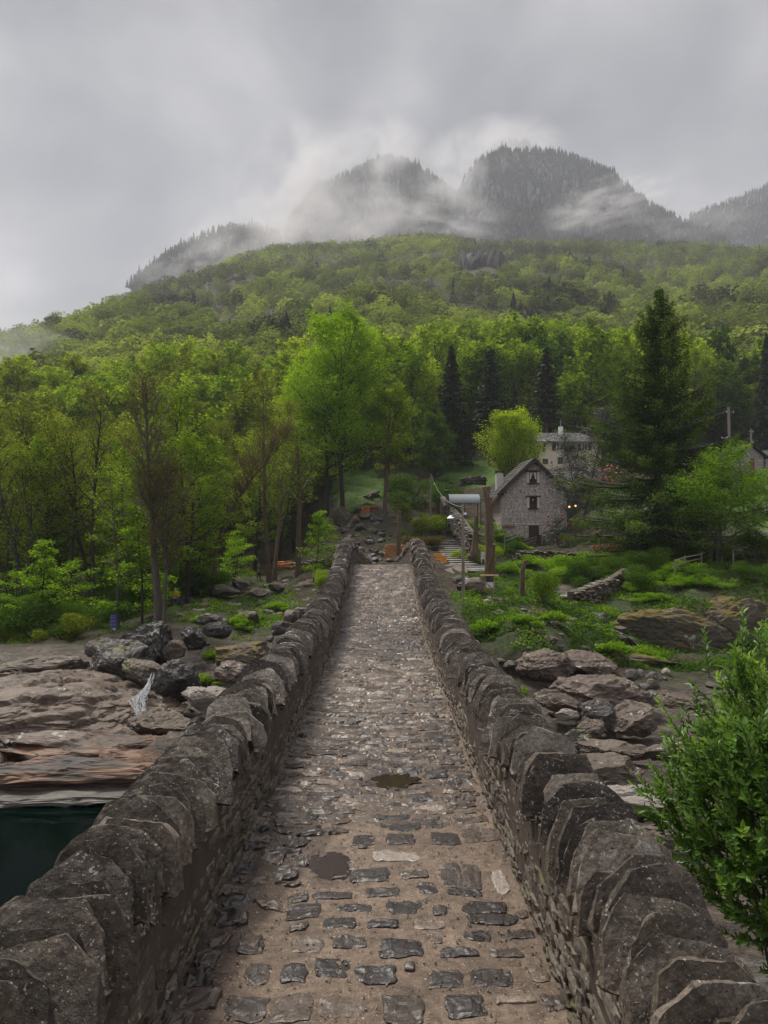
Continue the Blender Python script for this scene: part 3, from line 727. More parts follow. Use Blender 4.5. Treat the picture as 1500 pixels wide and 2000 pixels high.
def ground_material():
    m, nt, out = new_mat('valley ground'); L = nt.links
    co = geopos(nt)
    r = nt.nodes.new('ShaderNodeAttribute'); r.attribute_name = 'tint'
    # rock
    strat = geopos(nt, (0.5, 0.9, 9.0))
    n1 = noise(nt, 0.55, 7, .65, strat, .6); n2 = noise(nt, 3.5, 7, .7, co)
    rc = ramp(nt, [(.28, (.035, .028, .022, 1)), (.42, (.085, .067, .052, 1)), (.52, (.130, .100, .076, 1)), (.62, (.19, .155, .125, 1)), (.75, (.145, .085, .055, 1))], n1).outputs[0]
    g2 = ramp(nt, [(.35, (.55, .55, .55, 1)), (.55, (1, 1, 1, 1)), (.7, (1.3, 1.3, 1.28, 1))], n2).outputs[0]
    rc = mix(nt, 1.0, rc, g2, 'MULTIPLY')
    wv = noise(nt, 1.6, 4, .5, geopos(nt, (0.25, 0.4, 14.0)), .3)
    # reddish polished band low on the bank and grey flood line at the water
    sp = nt.nodes.new('ShaderNodeSeparateXYZ'); L.new(co, sp.inputs[0])
    wob = nt.nodes.new('ShaderNodeMath'); wob.operation = 'MULTIPLY_ADD'; wob.inputs[1].default_value = 0.5; L.new(wv, wob.inputs[0]); L.new(sp.outputs['Z'], wob.inputs[2])
    rb = ramp(nt, [(0.0, (0, 0, 0, 1)), (.05, (1, 1, 1, 1)), (.5, (1, 1, 1, 1)), (.62, (0, 0, 0, 1))], 0 or nt.nodes.new('ShaderNodeValue').outputs[0])
    mr = nt.nodes.new('ShaderNodeMapRange'); mr.inputs['From Min'].default_value = -9.05; mr.inputs['From Max'].default_value = -7.5; L.new(wob.outputs[0], mr.inputs['Value'])
    for l in list(rb.inputs['Fac'].links): L.remove(l)
    L.new(mr.outputs[0], rb.inputs['Fac'])
    redc = ramp(nt, [(.3, (.05, .035, .022, 1)), (.45, (.20, .10, .055, 1)), (.6, (.27, .15, .085, 1)), (.75, (.30, .23, .16, 1))], wv).outputs[0]
    dm = nt.nodes.new('ShaderNodeMapRange'); dm.inputs['From Min'].default_value = 31; dm.inputs['From Max'].default_value = 28.5; L.new(sp.outputs['Y'], dm.inputs['Value'])
    dm2 = nt.nodes.new('ShaderNodeMath'); dm2.operation = 'MULTIPLY'; L.new(dm.outputs[0], dm2.inputs[0]); L.new(rb.outputs[0], dm2.inputs[1])
    dx = nt.nodes.new('ShaderNodeMapRange'); dx.inputs['From Min'].default_value = 3; dx.inputs['From Max'].default_value = -1; L.new(sp.outputs['X'], dx.inputs['Value'])
    dm3 = nt.nodes.new('ShaderNodeMath'); dm3.operation = 'MULTIPLY'; L.new(dm2.outputs[0], dm3.inputs[0]); L.new(dx.outputs[0], dm3.inputs[1])
    rc = mix(nt, dm3.outputs[0], rc, redc)
    pl = ramp(nt, [(0, (0, 0, 0, 1)), (.02, (1, 1, 1, 1)), (.9, (1, 1, 1, 1)), (1, (0, 0, 0, 1))], nt.nodes.new('ShaderNodeValue').outputs[0])
    m2 = nt.nodes.new('ShaderNodeMapRange'); m2.inputs['From Min'].default_value = -9.6; m2.inputs['From Max'].default_value = -9.05; L.new(sp.outputs['Z'], m2.inputs['Value'])
    for l in list(pl.inputs['Fac'].links): L.remove(l)
    L.new(m2.outputs[0], pl.inputs['Fac']); rc = mix(nt, pl.outputs[0], rc, (.20, .19, .16, 1))
    # soil, litter, moss and grass
    s1 = noise(nt, .35, 6, .6, co); s2 = noise(nt, 4.0, 6, .7, co)
    soil = ramp(nt, [(.3, (.012, .009, .006, 1)), (.5, (.038, .026, .016, 1)), (.62, (.085, .048, .028, 1)), (.75, (.12, .10, .08, 1))], s2).outputs[0]
    grass = ramp(nt, [(.3, (.018, .026, .008, 1)), (.55, (.040, .062, .014, 1)), (.75, (.075, .115, .022, 1))], s2).outputs[0]
    gm = ramp(nt, [(.44, (0, 0, 0, 1)), (.56, (1, 1, 1, 1))], s1).outputs[0]
    gr = nt.nodes.new('ShaderNodeAttribute'); gr.attribute_name = 'grass'
    gmx = nt.nodes.new('ShaderNodeMath'); gmx.operation = 'MULTIPLY_ADD'; gmx.inputs[1].default_value = .55; gmx.use_clamp = True
    L.new(gm, gmx.inputs[0]); L.new(gr.outputs['Fac'], gmx.inputs[2])
    low = mix(nt, gmx.outputs[0], soil, grass)
    meadow = ramp(nt, [(.3, (.045, .095, .012, 1)), (.7, (.085, .155, .020, 1))], s2).outputs[0]
    gg = ramp(nt, [(.75, (0, 0, 0, 1)), (.95, (1, 1, 1, 1))], gr.outputs['Fac']).outputs[0]
    low = mix(nt, gg, low, meadow)
    col = mix(nt, r.outputs['Fac'], low, rc)
    b = nd(nt, 'ShaderNodeBsdfPrincipled', Roughness=.6); L.new(col, b.inputs['Base Color'])
    rr = nt.nodes.new('ShaderNodeMapRange'); rr.inputs['To Min'].default_value = .95; rr.inputs['To Max'].default_value = .5; L.new(r.outputs['Fac'], rr.inputs['Value']); L.new(rr.outputs[0], b.inputs['Roughness'])
    bn = noise(nt, 5, 9, .72, geopos(nt, (1, 1.2, 3)), .3); bp = nd(nt, 'ShaderNodeBump', Strength=1.0, Distance=.22); L.new(bn, bp.inputs['Height']); L.new(bp.outputs[0], b.inputs['Normal'])
    L.new(b.outputs[0], out.inputs['Surface']); return m
M['ground'] = ground_material()

def grass_mask(x, y):
    x = np.asarray(x, float).ravel(); y = np.asarray(y, float).ravel()
    px = 750 + x / np.maximum(y, 1) * F; z = base_z(x, y); py = 1000 - z / np.maximum(y, 1) * F
    g = np.zeros(len(x)); nz0 = fbm(np.stack([x * .22, y * .16, 0 * x + 6], -1), 4, .6)
    def blob(cx, cy, rx, ry, a=1.0, yr=(0, 1e9)):
        d = ((px - cx) / rx) ** 2 + ((py - cy) / ry) ** 2 + .45 * nz0
        return a * (1 - sstep(.7, 1.1, d)) * (y > yr[0]) * (y < yr[1])
    for b in ((700, 955, 60, 45, 1, (88, 130)), (925, 925, 70, 32, 1, (95, 135)), (1470, 985, 110, 55, 1, (80, 126)), (1250, 985, 120, 40, .8, (80, 126)),
              (960, 1190, 90, 50, .6), (1050, 1240, 140, 40, .6), (480, 1180, 110, 40, .4), (1060, 1130, 120, 50, .6), (1180, 1190, 100, 60, .6), (1350, 1150, 250, 60, .5), (1200, 1260, 150, 30, .5), (520, 1240, 100, 40, .45), (800, 1060, 60, 30, .4)):
        g = np.maximum(g, blob(*b))
    return g
gm_ = grass_mask(XX, VV)
mb = MB(); mb.add(np.stack([XX, VV, zz], -1).reshape(-1, 3), f, 0, rk)
ground = mb.build('ground', M['ground'], smooth=True); tag(ground, kind='structure')
at = ground.data.attributes.new('grass', 'FLOAT', 'POINT'); at.data.foreach_set('value', gm_.astype(np.float32))

# ------------------------------------------------------------------ river pool
mw, nt, out = new_mat('river water')
b = nd(nt, 'ShaderNodeBsdfPrincipled', Roughness=.02); b.inputs['Base Color'].default_value = (.0006, .0036, .0028, 1); b.inputs['IOR'].default_value = 1.33; b.inputs['Specular IOR Level'].default_value = .02
bn = noise(nt, 1.2, 4, .5, geopos(nt)); bp = nd(nt, 'ShaderNodeBump', Strength=.12, Distance=.05); nt.links.new(bn, bp.inputs['Height']); nt.links.new(bp.outputs[0], b.inputs['Normal'])
nt.links.new(b.outputs[0], out.inputs['Surface']); M['water'] = mw
mb = MB(); mb.add([(-60, -40, -9.5), (10, -40, -9.5), (10, 30, -9.5), (-60, 30, -9.5)], [(0, 1, 2, 3)])
tag(mb.build('river_water', mw), kind='structure')

# ------------------------------------------------------------------ mountains
M['mountain'] = None
def mountain_material():
    m, nt, out = new_mat('mountain rock and forest'); L = nt.links
    co = geopos(nt); ge = nt.nodes.new('ShaderNodeNewGeometry'); sp = nt.nodes.new('ShaderNodeSeparateXYZ'); L.new(ge.outputs['Normal'], sp.inputs[0])
    n1 = noise(nt, .010, 8, .62, geopos(nt, (1, 1, .45))); n2 = noise(nt, .05, 8, .7, geopos(nt, (1.5, 1.5, .5))); n3 = noise(nt, .16, 6, .7, co)
    rc = ramp(nt, [(.3, (.020, .024, .034, 1)), (.5, (.058, .064, .082, 1)), (.66, (.24, .245, .26, 1))], n2).outputs[0]
    fo = ramp(nt, [(.3, (.005, .009, .011, 1)), (.55, (.014, .022, .019, 1)), (.75, (.034, .046, .028, 1))], n3).outputs[0]
    a = nt.nodes.new('ShaderNodeMath'); a.operation = 'MULTIPLY_ADD'; a.inputs[1].default_value = .55; L.new(sp.outputs['Z'], a.inputs[0]); L.new(n1, a.inputs[2])
    k = ramp(nt, [(.72, (0, 0, 0, 1)), (.86, (1, 1, 1, 1))], a.outputs[0]).outputs[0]
    col = mix(nt, k, rc, fo)
    b = nd(nt, 'ShaderNodeBsdfDiffuse'); L.new(col, b.inputs['Color'])
    bp = nd(nt, 'ShaderNodeBump', Strength=.8, Distance=8); L.new(n2, bp.inputs['Height']); L.new(bp.outputs[0], b.inputs['Normal'])
    L.new(b.outputs[0], out.inputs['Surface']); return m
M['mountain'] = mountain_material()
CONI = []   # spots for the small conifers
def mountain(ridge, Dr, Db, pyb, seed, steep=1.6, nx=260, nt_=110, cliff=(.15, .6), rough=1.6):
    ridge = np.array(ridge, float); px = np.linspace(ridge[0, 0], ridge[-1, 0], nx); ry = np.interp(px, ridge[:, 0], ridge[:, 1])
    ry = ry + 3.0 * perlin(np.stack([px * .06, 0 * px + seed, 0 * px], -1)) 
    t = np.concatenate([np.linspace(0, 1, nt_), np.linspace(1.02, 1.6, 18)])
    T, PX = np.meshgrid(t, px, indexing='ij'); RY = np.interp(PX, px, ry)
    q = np.stack([PX * .012, T * 1.5, 0 * T + seed], -1).reshape(-1, 3)
    W = (ridged(q, 5, .55) - 1).reshape(T.shape)
    tt = np.clip(T, 0, 1)
    # cliff band: little depth gained over much height
    prof = np.interp(tt, [0, cliff[0], cliff[1], 1], [0, .34, .52, 1.0])
    D = Db + (Dr - Db) * prof + rough * 70 * W * np.sin(pi * np.clip(tt, 0, 1)) ** .6 + np.clip(T - 1, 0, 1) * 900
    py = pyb + (RY - pyb) * tt ** .9 + 5 * fbm(q * np.array([3, 5, 1]), 4, .6).reshape(T.shape) * (T < .99)
    z = -(py - 1000) / F * D
    zr = -(RY - 1000) / F * Dr
    z = np.where(T > 1, zr - (T - 1) * 900, z)
    z = z + rough * 7 * fbm(q * np.array([6, 6, 1]), 4, .6).reshape(T.shape) * (T < .98) * (T > .03)
    X = (PX - 750) / F * D
    n = nx; i = np.arange(len(t) - 1)[:, None] * n + np.arange(n - 1)[None]
    f = np.stack([i, i + 1, i + n + 1, i + n], -1).reshape(-1, 4)
    mb = MB(); mb.add(np.stack([X, D, z], -1).reshape(-1, 3), f)
    o = mb.build('mountain', M['mountain'], smooth=True); tag(o, kind='structure')
    rr = np.random.default_rng(seed)
    for a in range(0, len(t) - 18):
        for b in range(n):
            if t[a] > .95 or rr.random() < (.16 if t[a] > .7 else .03):
                if rr.random() < (.5 if t[a] > .95 else .35): CONI.append((X[a, b] + rr.normal(0, 3), D[a, b] + rr.normal(0, 2), z[a, b] - 1.0))
mountain([(855,410),(872,395),(895,378),(912,350),(925,328),(940,314),(960,302),(985,298),(1030,297),(1060,299),(1100,304),(1150,319),(1195,340),(1225,368),(1262,398),(1300,418),(1340,440),(1370,458),(1420,474)], 1500, 1130, 500, 3)
mountain([(930,318),(950,300),(965,286),(985,278),(1005,275),(1030,280),(1048,290),(1070,305)], 1950, 1750, 420, 4, nx=90, nt_=40, rough=.6)
mountain([(560,450),(580,415),(610,382),(640,360),(690,340),(722,320),(745,313),(772,311),(800,321),(825,338),(850,355),(878,375),(900,400)], 1420, 1120, 500, 5, nx=200)
mountain([(255,565),(290,528),(330,497),(365,482),(400,464),(440,451),(480,446),(520,452),(560,470),(620,490)], 1180, 1000, 560, 6, nx=160, nt_=60, rough=.7)
mountain([(1330,440),(1350,424),(1380,410),(1420,398),(1450,384),(1480,372),(1520,360),(1600,330),(1750,300)], 1950, 1600, 520, 7, nx=200, nt_=60, cliff=(.5, .8))

# low-poly conifers on the ridges
def cone_trees(spots, seed, h=(9, 16)):
    rr = np.random.default_rng(seed); S = np.array(spots); N = len(S); H = rr.uniform(*h, N)
    vs = []; fs = []; k = 0; tier = 3; ns = 5
    for t in range(tier):
        a = np.linspace(0, 2 * pi, ns, endpoint=False) + t
        R = H * .19 * (1 - t / tier) * rr.uniform(.8, 1.2, N) + .3; zb = H * (.12 + t * .27); zt = H * (.50 + t * .25)
        ring = np.stack([S[:, 0, None] + R[:, None] * np.cos(a) * rr.uniform(.7, 1.2, (N, ns)), S[:, 1, None] + R[:, None] * np.sin(a), S[:, 2, None] + zb[:, None] + rr.normal(0, .5, (N, ns))], -1)
        top = np.stack([S[:, 0], S[:, 1], S[:, 2] + zt], -1)[:, None]
        vs.append(np.concatenate([ring, top], 1))
    v = np.concatenate(vs, 1); m = tier * (ns + 1)
    base = []
    for t in range(tier):
        for j in range(ns): base.append((t * (ns + 1) + j, t * (ns + 1) + (j + 1) % ns, t * (ns + 1) + ns))
    f = (np.array(base)[None] + (np.arange(N) * m)[:, None, None]).reshape(-1, 3)
    mb = MB(); mb.add(v.reshape(-1, 3), f, 0, np.repeat(rr.random(N), m)); return mb
M['conifer_far'] = leaf_mat('distant conifer needles', [(0, (.006, .012, .013, 1)), (.6, (.014, .024, .020, 1)), (1, (.035, .048, .024, 1))], .1, .0)
tag(cone_trees(CONI, 5).build('mountain_conifers', M['conifer_far']), kind='stuff')
print('conifers', len(CONI))
# ------------------------------------------------------------------ foliage materials
LM = {
 'lime':  leaf_mat('spring beech leaves', [(0, (.085, .135, .010, 1)), (.35, (.195, .300, .018, 1)), (.65, (.320, .440, .032, 1)), (1, (.45, .55, .05, 1))], .52, .16),
 'mid':   leaf_mat('fresh green leaves', [(0, (.035, .072, .010, 1)), (.35, (.115, .205, .018, 1)), (.65, (.220, .345, .028, 1)), (1, (.36, .47, .04, 1))], .52, .20),
 'olive': leaf_mat('olive budding leaves', [(0, (.055, .065, .012, 1)), (.35, (.120, .160, .018, 1)), (.65, (.200, .265, .024, 1)), (1, (.32, .40, .035, 1))], .5, .18),
 'deep':  leaf_mat('deep green leaves', [(0, (.018, .040, .008, 1)), (.4, (.045, .100, .014, 1)), (.7, (.085, .165, .020, 1)), (1, (.15, .25, .03, 1))], .35, .18),  # a deeper green as the leaf's own colour
 'vivid': leaf_mat('vivid green maple leaves', [(0, (.050, .110, .010, 1)), (.4, (.150, .290, .018, 1)), (.7, (.250, .420, .028, 1)), (1, (.38, .54, .04, 1))], .54, .1),
 'brown': leaf_mat('reddish brown buds', [(0, (.060, .042, .018, 1)), (.4, (.105, .080, .026, 1)), (.75, (.140, .130, .030, 1)), (1, (.19, .21, .035, 1))], .3, .15),
 'needle': leaf_mat('spruce needles', [(0, (.010, .020, .011, 1)), (.5, (.022, .040, .017, 1)), (1, (.045, .070, .022, 1))], .1, .12, .03),
 'cedar': leaf_mat('drooping conifer needles', [(0, (.012, .026, .008, 1)), (.4, (.044, .082, .016, 1)), (.75, (.12, .185, .028, 1)), (1, (.20, .28, .045, 1))], .25, .05, .0),
 'darkshrub': leaf_mat('dark shrub leaves', [(0, (.018, .022, .013, 1)), (.5, (.040, .046, .025, 1)), (1, (.10, .11, .07, 1))], .2, .1, .08),
 'willow': leaf_mat('glossy bush leaves', [(0, (.024, .060, .010, 1)), (.4, (.075, .165, .020, 1)), (.75, (.150, .290, .030, 1)), (1, (.27, .42, .05, 1))], .42, .05, .04),
}
BK = {'dark': bark_mat('dark wet bark', (.012, .010, .007, 1), (.045, .036, .026, 1), 4, .25),
      'grey': bark_mat('grey lichen bark', (.045, .038, .030, 1), (.135, .115, .092, 1), 4, .6),
      'brown': bark_mat('brown peeling bark', (.060, .040, .025, 1), (.17, .115, .072, 1), 4, .35),
      'cut': plain('fresh cut wood', (.52, .27, .10, 1), .7, nz=.25, sc=14)}

LM['bright'] = leaf_mat('brilliant maple leaves', [(0, (.12, .20, .012, 1)), (.35, (.28, .42, .02, 1)), (.65, (.42, .56, .035, 1)), (1, (.52, .66, .06, 1))], .45, .05)
def quads(c, nrm, yaw, ln, wd, curl=0.0):
    """diamond leaves: centre, normal, yaw, length, width"""
    N = len(c); nrm = nrm / (np.linalg.norm(nrm, axis=1)[:, None] + 1e-9)
    d = np.stack([np.cos(yaw), np.sin(yaw), np.zeros(N)], -1); d -= (d * nrm).sum(1)[:, None] * nrm; d /= np.linalg.norm(d, axis=1)[:, None] + 1e-9
    e = np.cross(nrm, d); ln = np.broadcast_to(ln, (N,))[:, None]; wd = np.broadcast_to(wd, (N,))[:, None]
    a = c - d * ln * .5; b = c + e * wd * .5 - d * ln * .05 - nrm * wd * curl; g = c + d * ln * .5; h = c - e * wd * .5 - d * ln * .05 - nrm * wd * curl
    v = np.stack([a, b, g, h], 1).reshape(-1, 3); f = np.arange(4 * N).reshape(-1, 4)
    return v, f

def grow(seed, H=16, r0=.28, base=.35, R=4.5, nl=26, up=.35, curve=.25, fol='mid', bk='dark', leaf=.26, dens=1.0, flat=.35, prof='dome', subs=7, wob=.03, fork=0, nsub=5, tip=1.0, tw=0, thin=1.0, flean=.10, fshort=(.75, .95), fthin=.8, upb=.08, name='tree'):
    """broadleaf tree: trunk with limbs (one mesh) and crown of single leaves (one mesh). returns (wood MB, crown MB)"""
    rg = np.random.default_rng(seed); W = MB(); Cm = MB()
    P0, P1, R0, R1 = [], [], [], []
    def path(p, d, L, n, cv, wb):
        pts = [np.array(p)]; d = np.array(d, float)
        for i in range(n):
            d = d + np.array([rg.normal(0, wb), rg.normal(0, wb), cv / n + rg.normal(0, wb * .6)]); d /= np.linalg.norm(d)
            pts.append(pts[-1] + d * L / n)
        return np.array(pts)
    trunks = []
    for k in range(max(1, fork)):
        az = rg.uniform(0, 2 * pi); off = .0 if fork <= 1 else .35
        st = np.array([off * cos(az), off * sin(az), -.3]); d0 = [(flean if fork > 1 else .02) * cos(az), (flean if fork > 1 else .02) * sin(az), 1]
        tp = path(st, d0, (H + .3) * (1 if k == 0 else rg.uniform(*fshort)), 16, 0, wob)
        s = np.linspace(0, 1, len(tp)); rr = r0 * (1 - s) ** .75 * (1 + .6 * np.exp(-s * 22)) * (1 if k == 0 else fthin) + .015
        W.tube(tp, rr, 9, 0); trunks.append((tp, rr))
    lc, ls, lt = [], [], []
    for tp, rr in trunks:
        hs = np.linspace(base, .985, nl // len(trunks))
        for i, t in enumerate(hs):
            t = np.clip(t + rg.normal(0, .012), base * .9, .99); x = (t - base) / (1 - base)
            if prof == 'dome': k = (max(0, 1 - abs(x * 1.25 - .35) ** 1.9)) ** .75 * .9 + .12
            elif prof == 'cone': k = 1 - x * .9
            elif prof == 'vase': k = .55 + .45 * x if x < .7 else 1 - (x - .7) * 2.6
            else: k = 1
            fi = t * (len(tp) - 1); a = int(fi); fr = fi - a; p = tp[a] * (1 - fr) + tp[min(a + 1, len(tp) - 1)] * fr
            az = i * 2.4 + rg.normal(0, .35); L = R * k * rg.uniform(.72, 1.18)
            el = up + x * .55 + rg.normal(0, .12)
            d = [cos(az) * cos(el), sin(az) * cos(el), sin(el)]
            lp = path(p, d, L, 7, curve, .07)
            lr = np.interp(t, np.linspace(0, 1, len(rr)), rr) * .5 * np.linspace(1, .16, len(lp)) ** .9 * thin + .008
            P0.append(lp[:-1]); P1.append(lp[1:]); R0.append(lr[:-1]); R1.append(lr[1:])
            for q in range(subs):
                s = .22 + .78 * (q + rg.random() * .8) / subs; s = min(s, 1.0)
                fi = s * (len(lp) - 1); a = min(int(fi), len(lp) - 2); fr = fi - a; sp_ = lp[a] * (1 - fr) + lp[a + 1] * fr
                dd = lp[a + 1] - lp[a]; dd /= np.linalg.norm(dd); sd_ = np.cross(dd, [0, 0, 1]); sd_ /= np.linalg.norm(sd_) + 1e-6
                sgn = 1 if q % 2 else -1
                d2 = dd * .75 + sgn * sd_ * rg.uniform(.5, 1.0) + np.array([0, 0, rg.normal(upb, .12 + .25 * (1 - flat))])
                sl = L * (.52 * (1.1 - s * .6)) * rg.uniform(.6, 1.15) + .3
                d2 /= np.linalg.norm(d2)
                spth = path(sp_, d2, sl, nsub, curve * .5, .13)
                sr = np.interp(s, [0, 1], [lr[0], lr[-1]]) * .45 * np.linspace(1, .25, len(spth)) + .004
                P0.append(spth[:-1]); P1.append(spth[1:]); R0.append(sr[:-1]); R1.append(sr[1:])
                for z_ in range(tw):
                    a = rg.integers(1, len(spth) - 1); td = spth[a + 1] - spth[a]; td = td / np.linalg.norm(td) + rg.normal(0, .5, 3) + [0, 0, .25]; td /= np.linalg.norm(td)
                    tpth = path(spth[a], td, sl * rg.uniform(.3, .6), 3, .2, .12)
                    tr_ = np.linspace(.5, .15, 4) * sr[a] + .004
                    P0.append(tpth[:-1]); P1.append(tpth[1:]); R0.append(tr_[:-1]); R1.append(tr_[1:])
                nlf = int((9 + 13 * sl) * dens * rg.uniform(.6, 1.3))
                u = rg.random(nlf) ** .8; fi = u * (len(spth) - 1); a = np.minimum(fi.astype(int), len(spth) - 2); fr = (fi - a)[:, None]
                c = spth[a] * (1 - fr) + spth[a + 1] * fr
                wsp = (.14 + .22 * sl) * (1.15 - u[:, None] * .55)
                c = c + rg.normal(0, 1, (nlf, 3)) * wsp * np.array([1, 1, 1 - .78 * flat])
                lc.append(c); ls.append(leaf * rg.uniform(.7, 1.25, nlf)); lt.append(np.full(nlf, rg.normal(0, .15)) + rg.normal(.5, .10, nlf))
    if P0: W.segs(np.concatenate(P0), np.concatenate(P1), np.concatenate(R0), np.concatenate(R1), 4, 0)
    c = np.concatenate(lc); s = np.concatenate(ls); t = np.clip(np.concatenate(lt), 0, 1); N = len(c)
    nr = rg.normal(0, .45, (N, 3)) + [0, 0, 1.0]; nr[:, :2] += (c[:, :2]) / (R + 1) * .35
    v, f = quads(c, nr, rg.uniform(0, 2 * pi, N), s, s * .68, .12)
    Cm.add(v, f, 0, np.repeat(t, 4))
    return W, Cm

def conifer(seed, H=22, R=3.4, base=.12, wh=34, nb=7, droop=.35, leaf=.22, dens=1.0, r0=.3, upt=.25, hang=.25, prof=1.0, ragged=.2):
    rg = np.random.default_rng(seed); W = MB(); Cm = MB(); n = 14
    s = np.linspace(0, 1, n); tp = np.stack([.06 * H * .1 * np.sin(s * 3 + seed), .0 * s, -.4 + s * (H + .4)], -1)
    W.tube(tp, r0 * (1 - s) ** .9 + .02, 9, 0); P0, P1, R0, R1 = [], [], [], []; lc, ls, lt = [], [], []
    for i in range(wh):
        t = base + (1 - base) * ((i + rg.random() * .5) / wh) ** .92; x = (t - base) / (1 - base)
        k = (1 - x) ** prof * (1 if x > .08 else .75 + x * 3) + .03
        for b in range(nb if x < .85 else max(3, nb - 2)):
            L = R * k * rg.uniform(1 - ragged * 1.6, 1 + ragged); 
            if L < .12: continue
            az = b * 2 * pi / nb + i * .9 + rg.normal(0, .2); m = 6; q = np.linspace(0, 1, m)
            ex = L * q; ze = L * (-droop * q + (droop * .55 + upt * x) * q ** 2.2) + L * upt * .6 * x * q
            z0 = t * H + rg.normal(0, .1)
            pth = np.stack([ex * cos(az), ex * sin(az), z0 + ze], -1)
            rr = (.02 + .018 * L) * np.linspace(1, .2, m); P0.append(pth[:-1]); P1.append(pth[1:]); R0.append(rr[:-1]); R1.append(rr[1:])
            N = int((16 + 26 * L) * dens); u = rg.random(N) ** .75; fi = u * (m - 1); a = np.minimum(fi.astype(int), m - 2); fr = (fi - a)[:, None]
            c = pth[a] * (1 - fr) + pth[a + 1] * fr
            side = rg.normal(0, 1, N) * (.10 + .17 * L * (1.1 - u)); dn = np.abs(rg.normal(0, 1, N)) * hang * (.35 + .65 * (1 - np.abs(side) / (.5 + L))) 
            c = c + np.stack([-sin(az) * side, cos(az) * side, -dn * 1.0 - .05 * np.abs(side)], -1)
            lc.append(c); ls.append(leaf * rg.uniform(.6, 1.3, N)); lt.append(np.clip(rg.normal(.42, .15, N) + .28 * (u > .8) - dn * .25, 0, 1))
    W.segs(np.concatenate(P0), np.concatenate(P1), np.concatenate(R0), np.concatenate(R1), 4, 0)
    c = np.concatenate(lc); s_ = np.concatenate(ls); N = len(c); nr = rg.normal(0, .5, (N, 3)) + [0, 0, .8]
    yaw = np.arctan2(c[:, 1], c[:, 0]) + rg.normal(0, .7, N)
    v, f = quads(c, nr, yaw, s_ * 1.7, s_ * .5, .15)
    v = v.reshape(-1, 4, 3); v[:, 2, 2] -= s_ * .55; v = v.reshape(-1, 3)   # tips hang
    Cm.add(v, f, 0, np.repeat(np.concatenate(lt), 4)); return W, Cm

def make_tree(name, wc, bk, fol, crown_name='crown'):
    r = empty(name); wc[0].build('trunk', BK[bk], r, smooth=True); wc[1].build(crown_name, LM[fol], r); return r
USED = set()
def place_tree(proto, loc, s=1.0, rz=0.0, label='', cat='tree', group=None, sz=None):
    o = proto if proto.name not in USED else copy_tree(proto)
    USED.add(proto.name)
    o.location = loc; o.rotation_euler = (0, 0, rz); o.scale = (s, s, sz if sz else s)
    tag(o, label, cat, group); return o
def at(px, py, D, dz=0.0):
    """stand a thing on the ground under photo pixel px at depth D; returns location on the terrain"""
    x = (px - 750) / F * D; return np.array([x, D, gz(x, D) + dz])
# ------------------------------------------------------------------ prototypes of the woodland trees
PT = {}
def proto(key, name, wc, bk, fol): PT[key] = make_tree(name, wc, bk, fol); return PT[key]
# generic slope trees (H about 14)
for k, (fol, nm, bk) in enumerate((('lime', 'beech_tree', 'dark'), ('mid', 'broadleaf_tree', 'dark'), ('deep', 'hillside_tree', 'dark'), ('olive', 'alder_tree', 'grey'), ('lime', 'lime_tree', 'grey'), ('mid', 'chestnut_tree', 'dark'))):
    proto('s%d' % k, nm, grow(100 + k, H=14, r0=.2, base=.22, R=4.6, nl=24, up=.15, curve=.45, leaf=.46, dens=1.0, flat=.6, subs=6, nsub=3), bk, fol)
proto('spruce', 'spruce_tree', conifer(7, H=22, R=3.3, leaf=.36, dens=.7, wh=36, base=.10, droop=.5), 'dark', 'needle')
proto('bare', 'bare_trunk_tree', grow(131, H=17, r0=.2, base=.45, R=3.2, nl=14, leaf=.4, dens=.4, subs=5, nsub=3), 'grey', 'deep')

# ------------------------------------------------------------------ wooded slope: every tree near enough to tell apart is a thing, the rest one mass
rs = np.random.default_rng(77)
pts = []
D = 118.0
while D < 800:
    step = 5.6 if D < 200 else (7.0 if D < 350 else 8.6)
    xm = .545 * D + 8
    for x in np.arange(-xm, xm, step):
        pts.append((x + rs.normal(0, step * .27), D + rs.normal(0, step * .27)))
    D += step * (1.0 if D < 300 else 1.15)
pts = np.array(pts); px = 750 + pts[:, 0] / pts[:, 1] * F
pz, _ = terr(pts[:, 0], pts[:, 1], False); py = 1000 - pz / pts[:, 1] * F
gm2 = grass_mask(pts[:, 0], pts[:, 1])
clr = (gm2 > .3) | ((np.abs(px - 1100) < 130) & (pts[:, 1] < 128)) | ((px > 1290) & (pts[:, 1] < 150)) | ((px > 1150) & (pts[:, 1] < 132))
clr |= (np.abs(px - 770) < 120) & (pts[:, 1] < 122)
clr |= (px > 838) & (px < 1112) & (pts[:, 1] < 138)
# bare cliffy patches and the outcrop
def inb(cx, cy, rx, ry): return ((px - cx) / rx) ** 2 + ((py - cy) / ry) ** 2 < 1
bare = inb(938, 540, 50, 36) | (inb(780, 620, 45, 26) & (rs.random(len(pts)) < .7)) | (inb(1060, 578, 34, 10) | (inb(640, 575, 60, 12) & (rs.random(len(pts)) < .5)) | (inb(330, 640, 50, 30) & (rs.random(len(pts)) < .5)) | (inb(520, 600, 40, 12) & (rs.random(len(pts)) < .6))) | (inb(440, 640, 40, 26) & (rs.random(len(pts)) < .6)) | (inb(820, 590, 7, 25)) | (inb(430, 560, 60, 14) & (rs.random(len(pts)) < .6))
keep = ~clr & ~bare
pts, pz, px, py = pts[keep], pz[keep], px[keep], py[keep]
pat = fbm(np.stack([pts[:, 0] * .012, pts[:, 1] * .010, 0 * px + 4], -1), 4, .6)
order = np.argsort(pts[:, 1]); NEAR = 250
